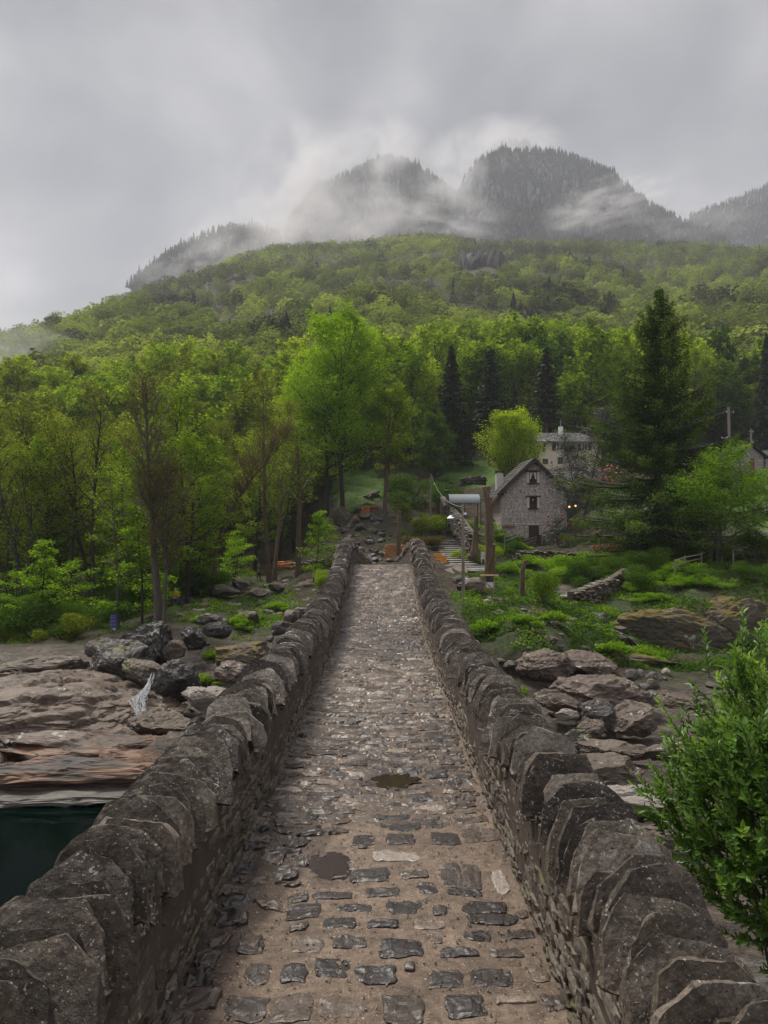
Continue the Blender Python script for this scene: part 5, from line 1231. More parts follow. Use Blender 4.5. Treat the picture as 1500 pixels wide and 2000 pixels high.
# ------------------------------------------------------------------ bush in the foreground on the right
def foreground_bush():
    rg = np.random.default_rng(91); W = MB(); Cm = MB(); C0 = np.array([4.45, 7.35, -2.85])
    base = np.array([4.9, 7.6, -8.6]); P0, P1, R0, R1 = [], [], [], []
    tips = []
    for k in range(26):
        d = rg.normal(size=3); d[2] = abs(d[2]) * .6 - .25; d /= np.linalg.norm(d)
        e = C0 + d * [1.45, 1.2, 1.35] * rg.uniform(.6, .95); q = np.linspace(0, 1, 9)[:, None]
        pth = base * (1 - q) + e * q; pth += np.sin(q * pi) * rg.normal(0, .25, 3) * [1, 1, 0]; r = np.linspace(.035, .008, 9)
        P0.append(pth[:-1]); P1.append(pth[1:]); R0.append(r[:-1]); R1.append(r[1:])
    lc, ln_, yw, sz, tn = [], [], [], [], []
    special = [((3.36, 7.2, -1.35), (.02, 0, 1), .42), ((3.05, 7.2, -1.55), (-.12, 0, 1), .45), ((3.62, 7.2, -1.5), (.15, 0, 1), .4), ((2.78, 7.2, -2.1), (-.5, 0, .8), .4), ((2.72, 7.1, -2.65), (-1, 0, .15), .35), ((3.55, 7.3, -1.25), (.35, 0, 1), .5)]
    N = 2800
    for k in range(N):
        if k < len(special): p, d, L = special[k]; p = np.array(p); d = np.array(d, float)
        else:
            d = rg.normal(size=3); d /= np.linalg.norm(d); rr = rg.uniform(.30, 1.0) ** .5
            lump = 1 + .42 * float(perlin(np.array([d * 2.6 + 3])))
            p = C0 + d * [1.72, 1.25, 1.55] * rr * lump
            if p[2] < C0[2] - .6: p[0] += .45 * (C0[2] - .6 - p[2])
            d = d * .65 + [0, 0, .75] + rg.normal(0, .25, 3); L = rg.uniform(.16, .36)
        d /= np.linalg.norm(d); q = np.linspace(0, 1, 4)[:, None]; pth = p + d * L * q + np.array([0, 0, .03]) * q ** 2; r = np.linspace(.006, .002, 4)
        P0.append(pth[:-1]); P1.append(pth[1:]); R0.append(r[:-1]); R1.append(r[1:])
        m = int(9 + 30 * L); s = np.linspace(.05, 1, m); c = p + d * L * s[:, None]
        a = np.arange(m) * 2.4 + rg.uniform(0, 6); x = np.cross(d, [0.3, .9, .1]); x /= np.linalg.norm(x); y = np.cross(d, x)
        o = np.cos(a)[:, None] * x + np.sin(a)[:, None] * y; ld = o * .8 + d * .75; ld /= np.linalg.norm(ld, axis=1)[:, None]
        l = rg.uniform(.050, .105, m); cc = c + ld * l[:, None] * .5; nn = np.cross(ld, np.cross(d[None], ld)); nn /= np.linalg.norm(nn, axis=1)[:, None] + 1e-6
        nn = nn + rg.normal(0, .15, nn.shape); nn /= np.linalg.norm(nn, axis=1)[:, None]; e = np.cross(nn, ld); w = l * .42
        A = cc - ld * l[:, None] * .5; B = cc + ld * l[:, None] * .5
        q1 = cc + e * w[:, None] * .5 - ld * l[:, None] * .1 + nn * w[:, None] * .25; q2 = cc + e * w[:, None] * .35 + ld * l[:, None] * .2 + nn * w[:, None] * .15
        q3 = cc - e * w[:, None] * .35 + ld * l[:, None] * .2 + nn * w[:, None] * .15; q4 = cc - e * w[:, None] * .5 - ld * l[:, None] * .1 + nn * w[:, None] * .25
        v = np.stack([A, q1, q2, B, q3, q4], 1).reshape(-1, 3); b = np.arange(m)[:, None] * 6
        f = np.concatenate([b + [0, 1, 2, 3], b + [0, 3, 4, 5]])
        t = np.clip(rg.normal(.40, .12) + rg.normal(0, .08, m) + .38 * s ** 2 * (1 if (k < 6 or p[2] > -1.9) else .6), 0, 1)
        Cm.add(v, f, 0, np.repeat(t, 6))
    W.segs(np.concatenate(P0), np.concatenate(P1), np.concatenate(R0), np.concatenate(R1), 5, 0)
    r = empty('riverside_bush', (4.9, 7.6, -8.6)); inv = Matrix.Translation(-Vector((4.9, 7.6, -8.6)))
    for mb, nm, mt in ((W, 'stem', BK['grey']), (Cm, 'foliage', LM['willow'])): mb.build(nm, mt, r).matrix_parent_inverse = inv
    tag(r, 'large glossy leaved green bush reaching in from the right, beside the right parapet', 'bush')
foreground_bush()

# ------------------------------------------------------------------ ground cover
def cover(name, n, fol, seed, size, pick, lift=.12, up=.9):
    rg = np.random.default_rng(seed); D = np.exp(rg.uniform(math.log(33), math.log(100), n * 3)); p_ = rg.uniform(-20, 1520, n * 3)
    x = (p_ - 750) / F * D; z, rk_ = terr(x, D); py_ = 1000 - z / D * F
    k = pick(p_, py_, D, x, rk_) & (np.abs(x - CX) > 1.9); x, D, z = x[k][:n], D[k][:n], z[k][:n]; m = len(x)
    c = np.stack([x, D, z + np.abs(rg.normal(0, lift, m))], -1); s = size * rg.uniform(.6, 1.4, m)
    t = np.clip(.45 + .3 * fbm(np.stack([x * .5, D * .5, 0 * x], -1), 3) + rg.normal(0, .1, m), 0, 1)
    v, f = quads(c, rg.normal(0, .5, (m, 3)) + [0, 0, up], rg.uniform(0, 6.28, m), s, s * .6, .1)
    mb = MB(); mb.add(v, f, 0, np.repeat(t, 4)); o = mb.build(name, LM[fol]); tag(o, kind='stuff'); return o
def patchy(x, D, sc, th, sd): return fbm(np.stack([x * sc, D * sc, 0 * x + sd], -1), 4) > th
cover('leafy_ground_cover', 90000, 'vivid', 1, .13, lambda p, q, D, x, r: (grass_mask(x, D) > .2) & (grass_mask(x, D) < .9) & patchy(x, D, .35, .08, 3) & (r < .5) & (D < 75))
cover('dark_ground_cover', 90000, 'deep', 2, .15, lambda p, q, D, x, r: (p > 900) & (D < 70) & (D > 38) & (r < .5) & patchy(x, D, .3, -.3, 5))
cover('moss_and_fern', 30000, 'olive', 3, .12, lambda p, q, D, x, r: (p < 720) & (p > 350) & (D < 90) & patchy(x, D, .45, .12, 7) & (r < .6))
cover('forest_litter_plants', 50000, 'deep', 4, .17, lambda p, q, D, x, r: (p < 520) & (D > 46) & (r < .5) & patchy(x, D, .3, .0, 9))
# ------------------------------------------------------------------ boulders
M['b_grey'] = stone_mat('speckled grey boulder', [(.1, (.028, .025, .022, 1)), (.5, (.080, .070, .062, 1)), (.85, (.175, .16, .145, 1))], sc=1.1, lichen=.9, lich_col=(.46, .45, .42, 1), rough=.6, bump=.9, bsc=9, bdist=.04, stain=.4, moss=.25)
M['b_dark'] = stone_mat('dark wet boulder', [(.1, (.012, .010, .009, 1)), (.5, (.036, .031, .027, 1)), (.9, (.095, .083, .073, 1))], sc=1.2, lichen=.75, lich_col=(.36, .35, .32, 1), rough=.5, bump=.9, bsc=9, bdist=.04, stain=.4, moss=.3)
M['b_red'] = stone_mat('purple brown boulder', [(.1, (.040, .027, .021, 1)), (.5, (.108, .078, .060, 1)), (.85, (.20, .155, .125, 1))], sc=1.0, lichen=.8, lich_col=(.42, .38, .35, 1), rough=.6, bump=.8, bsc=8, bdist=.04, stain=.4, moss=.22)
M['b_pale'] = stone_mat('pale banded boulder', [(.1, (.10, .08, .065, 1)), (.5, (.25, .22, .19, 1)), (.85, (.40, .37, .33, 1))], sc=1.0, rough=.6, bump=.8, bsc=7, bdist=.04, stain=.35, aniso=(.5, .8, 5))
M['b_brown'] = stone_mat('brown bedded boulder', [(.1, (.040, .028, .020, 1)), (.5, (.105, .080, .058, 1)), (.85, (.20, .165, .125, 1))], sc=1.0, lichen=.6, rough=.6, bump=.9, bsc=7, bdist=.05, stain=.4, aniso=(.6, .8, 3.5), moss=.25)
M['b_moss'] = stone_mat('mossy rock face', [(.1, (.030, .026, .018, 1)), (.5, (.075, .062, .040, 1)), (.85, (.15, .135, .10, 1))], sc=.5, lichen=.8, lich_col=(.30, .29, .25, 1), rough=.75, bump=1, bsc=6, bdist=.06, stain=.5, moss=.62, moss_col=(.115, .085, .012, 1))
def boulder(px, py, D, w, h, mat, label, seed, group=None, cuts=9, tilt=0.0, yaw=0.0, dep=.8, flat=None, rough=.13, sub=4, lo=.5, hi=.9, name='boulder', cat='boulder', sink=.16, tint=.5, fine=.5, pitch=0.0, crack=0.0):
    rg = np.random.default_rng(seed); W_ = w / F * D; H_ = h / F * D
    v, f = rock_shape(rg, (1, 1, 1), sub, cuts, rough, lo, hi, flat=flat, nf=1.9, fine=fine)
    v = v @ rotm(0, 0, rg.uniform(0, 6)).T
    v /= np.abs(v).max(0) + 1e-6; v *= np.array([W_ / 2, W_ / 2 * dep, H_ / 2 * (1 + sink)])
    if mat in ('b_brown', 'b_pale', 'b_red'):
        v[:, 2] += .03 * H_ * ridged(v * np.array([.6, .6, 5.0 / max(H_, .3)]) + seed, 3) 
    if crack:
        q = v @ rotm(radians(25), radians(18), 0).T; n1_ = perlin(q * [.22, .35, 1.5] + seed) + .25 * perlin(q * [.9, 1.2, 4] + seed); n2_ = perlin(q * [.5, .22, 1.1] + seed + 40) + .25 * perlin(q * [1.6, 1.1, 3] + seed)
        v[:, 2] += crack * (-1.0 * np.exp(-(n1_ / .045) ** 2) - .7 * np.exp(-(n2_ / .03) ** 2) + .9 * (sstep(-.02, .02, n1_) - .5) + .5 * (sstep(-.02, .02, n2_ - .3) - .5))
    v = v @ rotm(radians(pitch), radians(tilt), radians(yaw)).T
    x, z = (px - 750) / F * D, -(py - 1000) / F * D - H_ * sink / 2
    mb = MB(); mb.add(v, f, 0, tint); o = mb.build(name, M[mat]); o.location = (x, D, z); tag(o, label, cat, group); return o
BL = [ # left bank
 (232,1287,36.5,140,98,'b_grey','large speckled grey boulder with a sloping top above the waterfall',0,dict(tilt=14,lo=.55)),
 (290,1252,39,118,92,'b_dark','tall dark upright boulder under the twin stemmed tree',1,dict(tilt=-6,cuts=8)),
 (287,1312,35,104,42,'b_brown','sloping brown slab lying over the head of the waterfall',2,dict(tilt=24,cuts=8)),
 (346,1330,34,96,86,'b_dark','dark square boulder immediately right of the waterfall',3,dict(cuts=7)),
 (412,1366,32.5,118,46,'b_pale','pale layered slab between the waterfall and the parapet',4,dict(tilt=12,cuts=8)),
 (312,1418,30.5,132,58,'b_brown','brown grooved rock below the foot of the waterfall',5,dict(tilt=8)),
 (255,1452,28.4,150,26,'b_dark','low dark ledge rock at the waterline below the waterfall',6,dict(cuts=12)),
 (196,1268,39,70,34,'b_grey','flat grey rock left of the large speckled boulder',7,dict(tilt=10)),
 (375,1245,39.5,60,42,'b_dark','dark cracked rock right of the upright boulder',8,{}),
 (340,1268,37.5,50,36,'b_brown','brown wedge shaped stone above the dark square boulder',9,dict(tilt=-20)),
 (425,1226,42,60,34,'b_dark','dark flat boulder left of the leafy bush by the steps',10,{}),
 (408,1208,46,50,20,'b_grey','low grey slab beside the rock steps',11,{}),
 (484,1206,47,44,26,'b_brown','rounded brown boulder right of the rock steps',12,{}),
 (566,1207,46,40,34,'b_red','purple brown boulder standing nearest the left parapet',13,dict(tilt=-15)),
 (556,1226,43,54,32,'b_grey','speckled grey boulder in front of the purple one by the parapet',14,{}),
 (592,1196,49,44,22,'b_grey','small flat grey boulder tucked against the left parapet',15,{}),
 (470,1280,37,150,70,'b_moss','mossy overhanging rock left of the left parapet',16,dict(dep=.7)),
 (455,1310,34.5,90,40,'b_red','reddish wet rock under the mossy overhang',17,{}),
 (85,1298,36.5,180,34,'b_brown','long cracked ledge at the left edge above the smooth rock slab',18,dict(cuts=14,dep=.4)),
 (470,1142,66,46,24,'b_grey','angular grey boulder in front of the walker',19,dict(tilt=20)),
 (440,1152,64,60,22,'b_brown','broad brown boulder left of the angular grey one',20,{}),
 (540,1146,64,34,18,'b_brown','small brown boulder right of the walker',21,{}),
 (505,1158,60,46,18,'b_red','reddish stone slab in the middle of the left bank',22,{}),
 (358,1180,62,56,26,'b_dark','dark flat boulder the red jacketed visitor sits on',23,dict(dep=1.1)),
 (350,1200,56,80,22,'b_dark','dark ledge in the shade under the seated visitor',24,{}),
 # right bank
 (1067,1296,36,122,56,'b_red','reddish domed boulder with mossy left shoulder',30,dict(cuts=5,lo=.7)),
 (1148,1292,37,120,38,'b_red','tilted purple boulder behind the reddish domed one',31,dict(tilt=12,cuts=8)),
 (1172,1348,32.8,196,84,'b_red','biggest purple slab boulder on the right bank with undercut front',32,dict(tilt=-3,cuts=7,lo=.6)),
 (1243,1402,29.4,122,58,'b_red','reddish flat topped boulder with dark front below the big slab',33,dict(tilt=-5,cuts=7)),
 (1166,1398,29.6,74,70,'b_grey','speckled grey boulder leaning against the big purple slab',34,dict(tilt=35,cuts=8)),
 (1150,1422,28.2,66,44,'b_red','wedge shaped brown boulder nearest the dark pool hollow',35,dict(tilt=-15)),
 (1128,1444,27,60,40,'b_dark','smooth black wet boulder against the right parapet',36,dict(cuts=6)),
 (1090,1368,31,100,36,'b_red','low reddish slab beside the parapet left of the big slab',37,dict(tilt=8)),
 (1108,1396,29.5,50,26,'b_pale','small pale stone in the hollow by the right parapet',38,{}),
 (1158,1222,44,68,54,'b_dark','dark lichened block with flat top on the green bank',39,dict(cuts=7)),
 (1205,1240,43,84,30,'b_grey','long grey rock right of the dark lichened block',40,dict(tilt=20)),
 (1330,1368,33,110,38,'b_brown','flat brown slab between the small stones and the bush',41,dict(tilt=5)),
 (1240,1284,40,210,26,'b_moss','long mossy ledge with orange lichen top above the small stones',42,dict(tilt=8,dep=.35)),
 (1320,1238,45.0,270,112,'b_moss','high mossy rock face covered in brown moss on the right bank',43,dict(cuts=7,dep=.28,tilt=8,tint=.5,lo=.6,sub=5)),
 (1455,1232,45.5,190,130,'b_moss','dark mossy cliff partly hidden by the foreground bush',44,dict(dep=.35)),
 (1395,1190,50,170,50,'b_moss','mossy shoulder of rock under the bankside maple',45,dict(dep=.4)),
 (1010,1210,42,66,22,'b_red','flat reddish slab on the grassy bank next to the right parapet',46,{}),
 (965,1226,40.5,70,20,'b_red','bare reddish rock showing in the grass right of the parapet',47,{}),
 (1010,1262,38,70,28,'b_grey','grey cracked boulder above the reddish domed one',48,dict(tilt=-20)),
 (920,1145,50,60,34,'b_brown','rounded brown rock at the foot of the street lamp',49,{}),
 (905,1132,52,44,20,'b_grey','small grey rock between the parapet and the street lamp',50,{}),
 (950,1176,46,20,14,'b_pale','small square pale stone below the information board',51,{}),
 (1185,1505,25,230,52,'b_brown','long layered ledge of brown rock beside the right parapet',52,dict(cuts=12,dep=.5,tilt=3)),
 (1190,1462,26.3,170,36,'b_brown','upper tier of layered rock behind the brown ledge',53,dict(cuts=12,dep=.5,tilt=4)),
 (1250,1560,22.5,190,50,'b_pale','pale layered rock half hidden behind the foreground bush',54,dict(cuts=12,dep=.5,tilt=10)),
 (1330,1470,25,150,40,'b_brown','brown rock shelf left of the bush lower branches',55,dict(cuts=12,dep=.5,tilt=-4)),
 (1300,1640,20,200,60,'b_brown','lowest layered ledge visible over the right parapet',56,dict(cuts=12,dep=.5)),
 (690,1022,84,30,34,'b_brown','brown boulder under the hillside log pile',57,{}),
 (668,1008,86,34,40,'b_moss','mossy boulder under the great beech',58,{}),
]
for (px, py, D, w, h, mt, lb, sd_, kw) in BL:
    kw = dict(kw); kw.setdefault('crack', .05 if w > 90 else .03); kw['sub'] = 5 if w > 60 else 4; boulder(px, py, D, w, h, mt, lb, 900 + sd_, **kw)
rb = np.random.default_rng(41)
def spot(px, D, names): return min(names, key=lambda n: abs(n[0] - px) / 60 + abs(n[1] - D) / 8)[2]
LS = [(440, 58, 'by the short rock steps'), (505, 76, 'below the walker in dark clothes'), (555, 72, 'below the split logs'), (632, 57, 'around the round green bush'), (560, 46, 'by the purple boulder near the parapet'), (400, 48, 'right of the twin stemmed tree'), (500, 62, 'on the middle of the left bank'), (640, 68, 'close to the far left parapet'), (470, 46, 'above the mossy overhanging rock'), (590, 50, 'close beside the left parapet')]
RS = [(1160, 44, 'around the dark lichened block'), (1010, 42, 'by the flat reddish slab'), (1067, 36, 'around the reddish domed boulder'), (1100, 30, 'in the hollow by the parapet'), (1172, 33, 'around the biggest purple slab'), (980, 38, 'close to the right parapet'), (1210, 40, 'before the mossy rock face')]
PS = [(60, 38, 'along the back of the bare rock'), (60, 30, 'at the left edge of the bare rock'), (200, 30, 'below the great smooth slab'), (250, 34, 'just left of the waterfall'), (360, 30, 'beside the left parapet'), (350, 37, 'behind the dark square boulder'), (200, 38, 'at the foot of the speckled boulder')]
for (px, py, D, w, h, mt, lb, sd_) in ((110, 1506, 26.2, 560, 50, 'b_ledge', 'long red and black banded ledge above the dark pool', 70), (90, 1547, 25.7, 620, 24, 'b_foot', 'pale smooth rock foot at the waterline under the banded ledge', 71),
        (210, 1470, 27.2, 420, 34, 'b_ledge', 'upper red band of rock curving behind the left parapet', 75), (150, 1450, 27.6, 330, 34, 'b_slab', 'brown stepped rock just above the banded ledge', 72), (95, 1378, 32.2, 540, 92, 'b_slab', 'great smooth brown rock slab sloping to the pool left of the waterfall', 74)):
    if 'b_ledge' not in M:
        pass
        M['b_ledge'] = stone_mat('banded red rock', [(.22, (.018, .014, .010, 1)), (.40, (.055, .034, .022, 1)), (.52, (.165, .080, .042, 1)), (.66, (.21, .12, .07, 1)), (.82, (.15, .12, .09, 1))], sc=.8, rough=.5, bump=.8, bsc=5, bdist=.05, stain=.4, tintw=.05, aniso=(.5, .8, 7))
        M['b_foot'] = stone_mat('pale waterline rock', [(.2, (.035, .031, .025, 1)), (.8, (.115, .10, .082, 1))], sc=1, rough=.5, bump=.6, bsc=6, bdist=.04, stain=.35, aniso=(.5, .8, 4))
        M['b_slab'] = stone_mat('smooth brown river rock', [(.1, (.045, .030, .021, 1)), (.45, (.115, .078, .054, 1)), (.65, (.19, .14, .10, 1)), (.9, (.22, .19, .16, 1))], sc=.55, lichen=.5, rough=.36, bump=.9, bsc=3.5, bdist=.10, stain=.5, tintw=.2, aniso=(1, 1, 2.2))
    if sd_ == 74: o = boulder(px, py, D, w, h, mt, lb, 3074, cuts=5, dep=.62, rough=.07, sub=6, lo=.7, tilt=2, pitch=9, crack=.16, fine=.6)
    else: o = boulder(px, py, D, w, h, mt, lb, 3000 + sd_, cuts=10, dep=.22, rough=.10, sub=5, lo=.6, tilt=-1.5 if sd_ < 72 else 3, fine=.6, crack=.07)
# small stones of the right bank shingle
for k in range(26):
    px = 1195 + rb.uniform(0, 230); D = rb.uniform(31.5, 38); x = (px - 750) / F * D
    s = rb.uniform(10, 34); v_ = gz(x, D); py = 1000 - v_ / D * F
    boulder(px, py - s * .2, D, s, s * rb.uniform(.5, .8), ('b_pale', 'b_grey', 'b_brown', 'b_grey')[k % 4], ('pale', 'speckled grey', 'brown', 'speckled grey')[k % 4] + ' rounded stone ' + ('left' if px < 1270 else 'middle' if px < 1350 else 'right') + ' in the row of stones on the right bank', 2000 + k, group='small stones of the right bank', sub=2, cuts=7, name='stone', cat='stone')
# dark boulders tumbled down the stream gully behind the bridge
for k in range(96):
    t = rb.random(); D = 66 + 22 * t + rb.normal(0, 1); px = 728 + rb.normal(0, 32) - 16 * t
    x = (px - 750) / F * D; s = rb.uniform(7, 20) * (1 if k > 12 else 1.5); v_ = gz(x, D); py = 1000 - v_ / D * F
    boulder(px, py - s * .15, D, s, s * rb.uniform(.45, .75), ('b_dark', 'b_dark', 'b_dark', 'b_brown')[k % 4], ('brown' if k % 4 == 3 else 'dark') + ' boulder tumbled in the ' + ('lower' if t < .3 else 'middle' if t < .65 else 'upper') + (' left' if px < 712 else ' right' if px > 735 else '') + ' gully behind the bridge', 2200 + k, group='boulders of the gully', sub=2, cuts=8, name='gully_boulder')
# scattered rocks of the left bank
for k in range(90):
    D = rb.uniform(42, 78); px = rb.uniform(350, 640) if D < 60 else rb.uniform(400, 660)
    x = (px - 750) / F * D
    if x > -2.6: continue
    s = rb.uniform(8, 26); v_ = gz(x, D); py = 1000 - v_ / D * F
    boulder(px, py - s * .12, D, s, s * rb.uniform(.4, .7), ('b_brown', 'b_grey', 'b_red', 'b_dark')[k % 4], 'loose rock lying ' + spot(px, D, LS), 2400 + k, group='loose rocks of the left bank', sub=2, cuts=8, name='loose_rock')
for k in range(70):
    D = rb.uniform(30, 47); px = rb.uniform(950, 1230); x = (px - 750) / F * D
    s = rb.uniform(10, 34); v_ = gz(x, D); py = 1000 - v_ / D * F
    if x < 2.6: continue
    boulder(px, py - s * .05, D, s, s * rb.uniform(.35, .6), ('b_brown', 'b_red', 'b_grey')[k % 3], 'loose rock lying ' + spot(px, D, RS), 2600 + k, group='loose rocks of the right bank', sub=2, cuts=8, name='loose_rock')
for k in range(34):
    D = rb.uniform(28.5, 40); px = rb.uniform(0, 400); x = (px - 750) / F * D
    s = rb.uniform(8, 40); v_ = gz(x, D); py = 1000 - v_ / D * F
    boulder(px, py + s * .08, D, s, s * rb.uniform(.2, .4), ('b_brown', 'b_red', 'b_pale')[k % 3], 'thin broken slab lying ' + spot(px, D, PS), 2800 + k, group='broken slabs on the left rock', sub=3, cuts=9, name='broken_slab')

# ------------------------------------------------------------------ waterfall
mw2, nt, out = new_mat('white water'); L = nt.links
n1 = noise(nt, 3.2, 7, .8, geopos(nt, (4.5, 2, 1.3)), .8)
al = ramp(nt, [(.44, (0, 0, 0, 1)), (.66, (1, 1, 1, 1))], n1).outputs[0]
b = nd(nt, 'ShaderNodeBsdfPrincipled', Roughness=.35); b.inputs['Base Color'].default_value = (.80, .84, .88, 1)
g_ = nd(nt, 'ShaderNodeBsdfTransparent')
ms = nt.nodes.new('ShaderNodeMixShader'); L.new(al, ms.inputs['Fac']); L.new(g_.outputs[0], ms.inputs[1]); L.new(b.outputs[0], ms.inputs[2])
bp = nd(nt, 'ShaderNodeBump', Strength=.8, Distance=.1); L.new(n1, bp.inputs['Height']); L.new(bp.outputs[0], b.inputs['Normal'])
L.new(ms.outputs[0], out.inputs['Surface'])
path = [(302, 1308, 34.2, 6), (298, 1320, 33.8, 8), (292, 1335, 33.3, 9), (285, 1348, 32.8, 14), (274, 1360, 32.2, 24), (268, 1370, 31.7, 30), (274, 1384, 31.2, 20), (277, 1400, 30.8, 22), (275, 1414, 30.3, 34), (270, 1422, 30.0, 46)]
pa = np.array(path, float); q = np.linspace(0, len(pa) - 1, 46); pi_ = np.stack([np.interp(q, np.arange(len(pa)), pa[:, k]) for k in range(4)], -1)
mb = MB(); m = 13; s = np.linspace(-1, 1, m); vv = []
for k, (a, b_, d_, w) in enumerate(pi_):
    row = np.array([P(a + s_ * w / 2, b_ + 3 * abs(s_), d_) for s_ in s]); row[:, 1] -= .22 * (1 - s ** 2) + .07 * fbm(np.stack([s * 3, s * 0 + k * .35, s * 0], -1), 3); vv.append(row)
v = np.concatenate(vv); f = [(i * m + j, i * m + j + 1, (i + 1) * m + j + 1, (i + 1) * m + j) for i in range(len(pi_) - 1) for j in range(m - 1)]
mb = MB(); rw = np.random.default_rng(6)
mws = plain('falling water', (.50, .54, .57, 1), .5, nz=.3)
for k in range(60):
    o = rw.uniform(-1, 1); t0 = rw.uniform(0, .75); t1 = min(1, t0 + rw.uniform(.15, .5)); ii = np.linspace(t0, t1, 9) * (len(pi_) - 1); a_ = np.minimum(ii.astype(int), len(pi_) - 1)
    cc = []
    for j, i_ in enumerate(a_):
        x_, y_, d_, w_ = pi_[i_]; cc.append(P(x_ + (o * .5 + rw.normal(0, .10)) * w_, y_ + rw.normal(0, .5), d_) + [0, -.24 * (1 - o * o) + rw.normal(0, .02), rw.normal(0, .015)])
    mb.tube(cc, np.array([.3, .8, 1, 1, 1.1, 1, .9, .7, .3]) * rw.uniform(.003, .008), 5)
for k in range(160):
    i_ = rw.integers(20, len(pi_)); x_, y_, d_, w_ = pi_[i_]; v0, f0 = ico(1); mb.add(v0 * rw.uniform(.008, .03) * [1.6, 1, .7] + P(x_ + rw.uniform(-.6, .6) * w_, y_ + rw.normal(0, 2), d_ - .25), f0)
tag(mb.build('waterfall', mws, smooth=True), kind='structure')
# ------------------------------------------------------------------ building materials
M['house'] = stone_mat('pinkish house stone', [(.05, (.34, .29, .265, 1)), (.4, (.58, .505, .47, 1)), (.7, (.68, .61, .575, 1)), (.95, (.78, .72, .69, 1))], sc=1.8, rough=.85, bump=.6, bsc=9, bdist=.02, stain=.25, tintw=.7, world_pos=False)
M['hmortar'] = plain('house wall core', (.26, .21, .19, 1), .95, nz=.3, sc=5)
M['grey_wall'] = stone_mat('grey cottage stone', [(.05, (.16, .15, .14, 1)), (.4, (.33, .315, .30, 1)), (.8, (.50, .485, .46, 1))], sc=1.8, rough=.85, bump=.6, bsc=9, bdist=.02, stain=.3, tintw=.7, world_pos=False)
M['roof'] = stone_mat('dark slab roof', [(.1, (.020, .019, .018, 1)), (.5, (.052, .049, .046, 1)), (.9, (.11, .105, .10, 1))], sc=1.5, rough=.7, bump=.6, bsc=9, bdist=.02, stain=.35, tintw=.7, world_pos=False)
M['roofgrey'] = stone_mat('grey slab roof', [(.1, (.05, .05, .05, 1)), (.5, (.11, .108, .105, 1)), (.9, (.20, .195, .19, 1))], sc=1.5, rough=.7, bump=.6, bsc=9, bdist=.02, stain=.3, tintw=.7, world_pos=False)
M['plaster'] = plain('cream plaster', (.62, .54, .45, 1), .9, nz=.16, sc=.8)
M['white'] = plain('white lime paint', (.66, .60, .56, 1), .8, nz=.08)
M['glass'] = plain('dark window glass', (.008, .008, .009, 1), .35, nz=.1)
M['wood_d'] = plain('dark stained wood', (.040, .026, .018, 1), .75, nz=.3, sc=8)
M['wood_m'] = plain('weathered wood', (.17, .115, .075, 1), .8, nz=.3, sc=9, stretch=(1, 1, .2))
M['wood_g'] = plain('silvered wood pole', (.20, .17, .14, 1), .8, nz=.25, sc=7, stretch=(1, 1, .1))
M['shutter'] = plain('dark shutter paint', (.045, .028, .022, 1), .7)
M['curtain'] = plain('white curtain', (.62, .58, .55, 1), .9)
M['log_end'] = plain('cut log ends', (.48, .185, .055, 1), .8, nz=.35, sc=20)
M['log_bark'] = plain('log bark', (.20, .085, .040, 1), .9, nz=.4, sc=12)
M['metal_g'] = plain('galvanised metal', (.30, .31, .32, 1), .45, .6)
M['sheet'] = plain('pale corrugated sheet', (.20, .225, .24, 1), .4, nz=.1)
M['yellow'] = plain('yellow sign paint', (.80, .30, .012, 1), .5, nz=.05)
M['signwhite'] = plain('white sign paint', (.72, .72, .70, 1), .5, nz=.05)
M['signblack'] = plain('black print', (.02, .022, .025, 1), .6, nz=.1)
M['signred'] = plain('red sign paint', (.60, .05, .05, 1), .5, nz=.05)
M['signblue'] = plain('blue sign paint', (.035, .035, .22, 1), .5, nz=.08)
M['signgreen'] = plain('green sign paint', (.03, .26, .20, 1), .5, nz=.08)
M['lampglow'] = plain('lit lamp', (.9, .6, .25, 1), .5, emit=(.45, .24, .06, 1))
M['lampwhite'] = plain('white lamp shade', (.75, .76, .78, 1), .4)
M['wire'] = plain('grey cable', (.20, .20, .19, 1), .6)

def wallface(mb, rg, x0, x1, z0, z1, y, top=None, holes=(), hr=(.12, .20), wr=(.22, .6), nx=5, ny=4, axis='y', sgn=-1, hgt=.026):
    """coursed stones on a wall plane facing -Y (axis y) or -X/+X (axis x)"""
    def mask(o):
        cu_, cv_ = (o[:, 0] + o[:, 1]) / 2, (o[:, 2] + o[:, 3]) / 2; k = np.ones(len(o), bool)
        if top is not None: k &= o[:, 3] < top(cu_) + .05
        for (a, b, c, d) in holes: k &= ~((o[:, 1] > a + .03) & (o[:, 0] < b - .03) & (o[:, 3] > c + .03) & (o[:, 2] < d - .03))
        return k
    cl = coursed(rg, x0, x1, z0, z1, hr, wr)
    out = []
    for c in cl:     # clip stones to the openings
        segs_ = [(c[0], c[1])]
        for (a, b, p, q_) in holes:
            if c[3] > p + .04 and c[2] < q_ - .04:
                n2 = []
                for (s0, s1) in segs_:
                    if s1 <= a or s0 >= b: n2.append((s0, s1))
                    else:
                        if s0 < a: n2.append((s0, a))
                        if s1 > b: n2.append((b, s1))
                segs_ = n2
        for (s0, s1) in segs_:
            if s1 - s0 > .07: out.append((s0, s1, c[2], c[3]))
    o = np.array(out); 
    if top is not None: o = o[o[:, 3] < np.minimum(top(o[:, 0]), top(o[:, 1])) + .10]
    if axis == 'y': mf = lambda u, v, h: np.stack([u, y + sgn * h, v], -1)
    else: mf = lambda u, v, h: np.stack([y + sgn * h, u, v], -1)
    stone_patch(mb, o, mf, rg, nx=nx, ny=ny, gap=.006, hgt=hgt, rnd=.3, depth=.02, tilt=(.006, .004), jit=.012, nz=.6, tint=np.clip(rg.normal(.5, .2, len(o)), 0, 1))

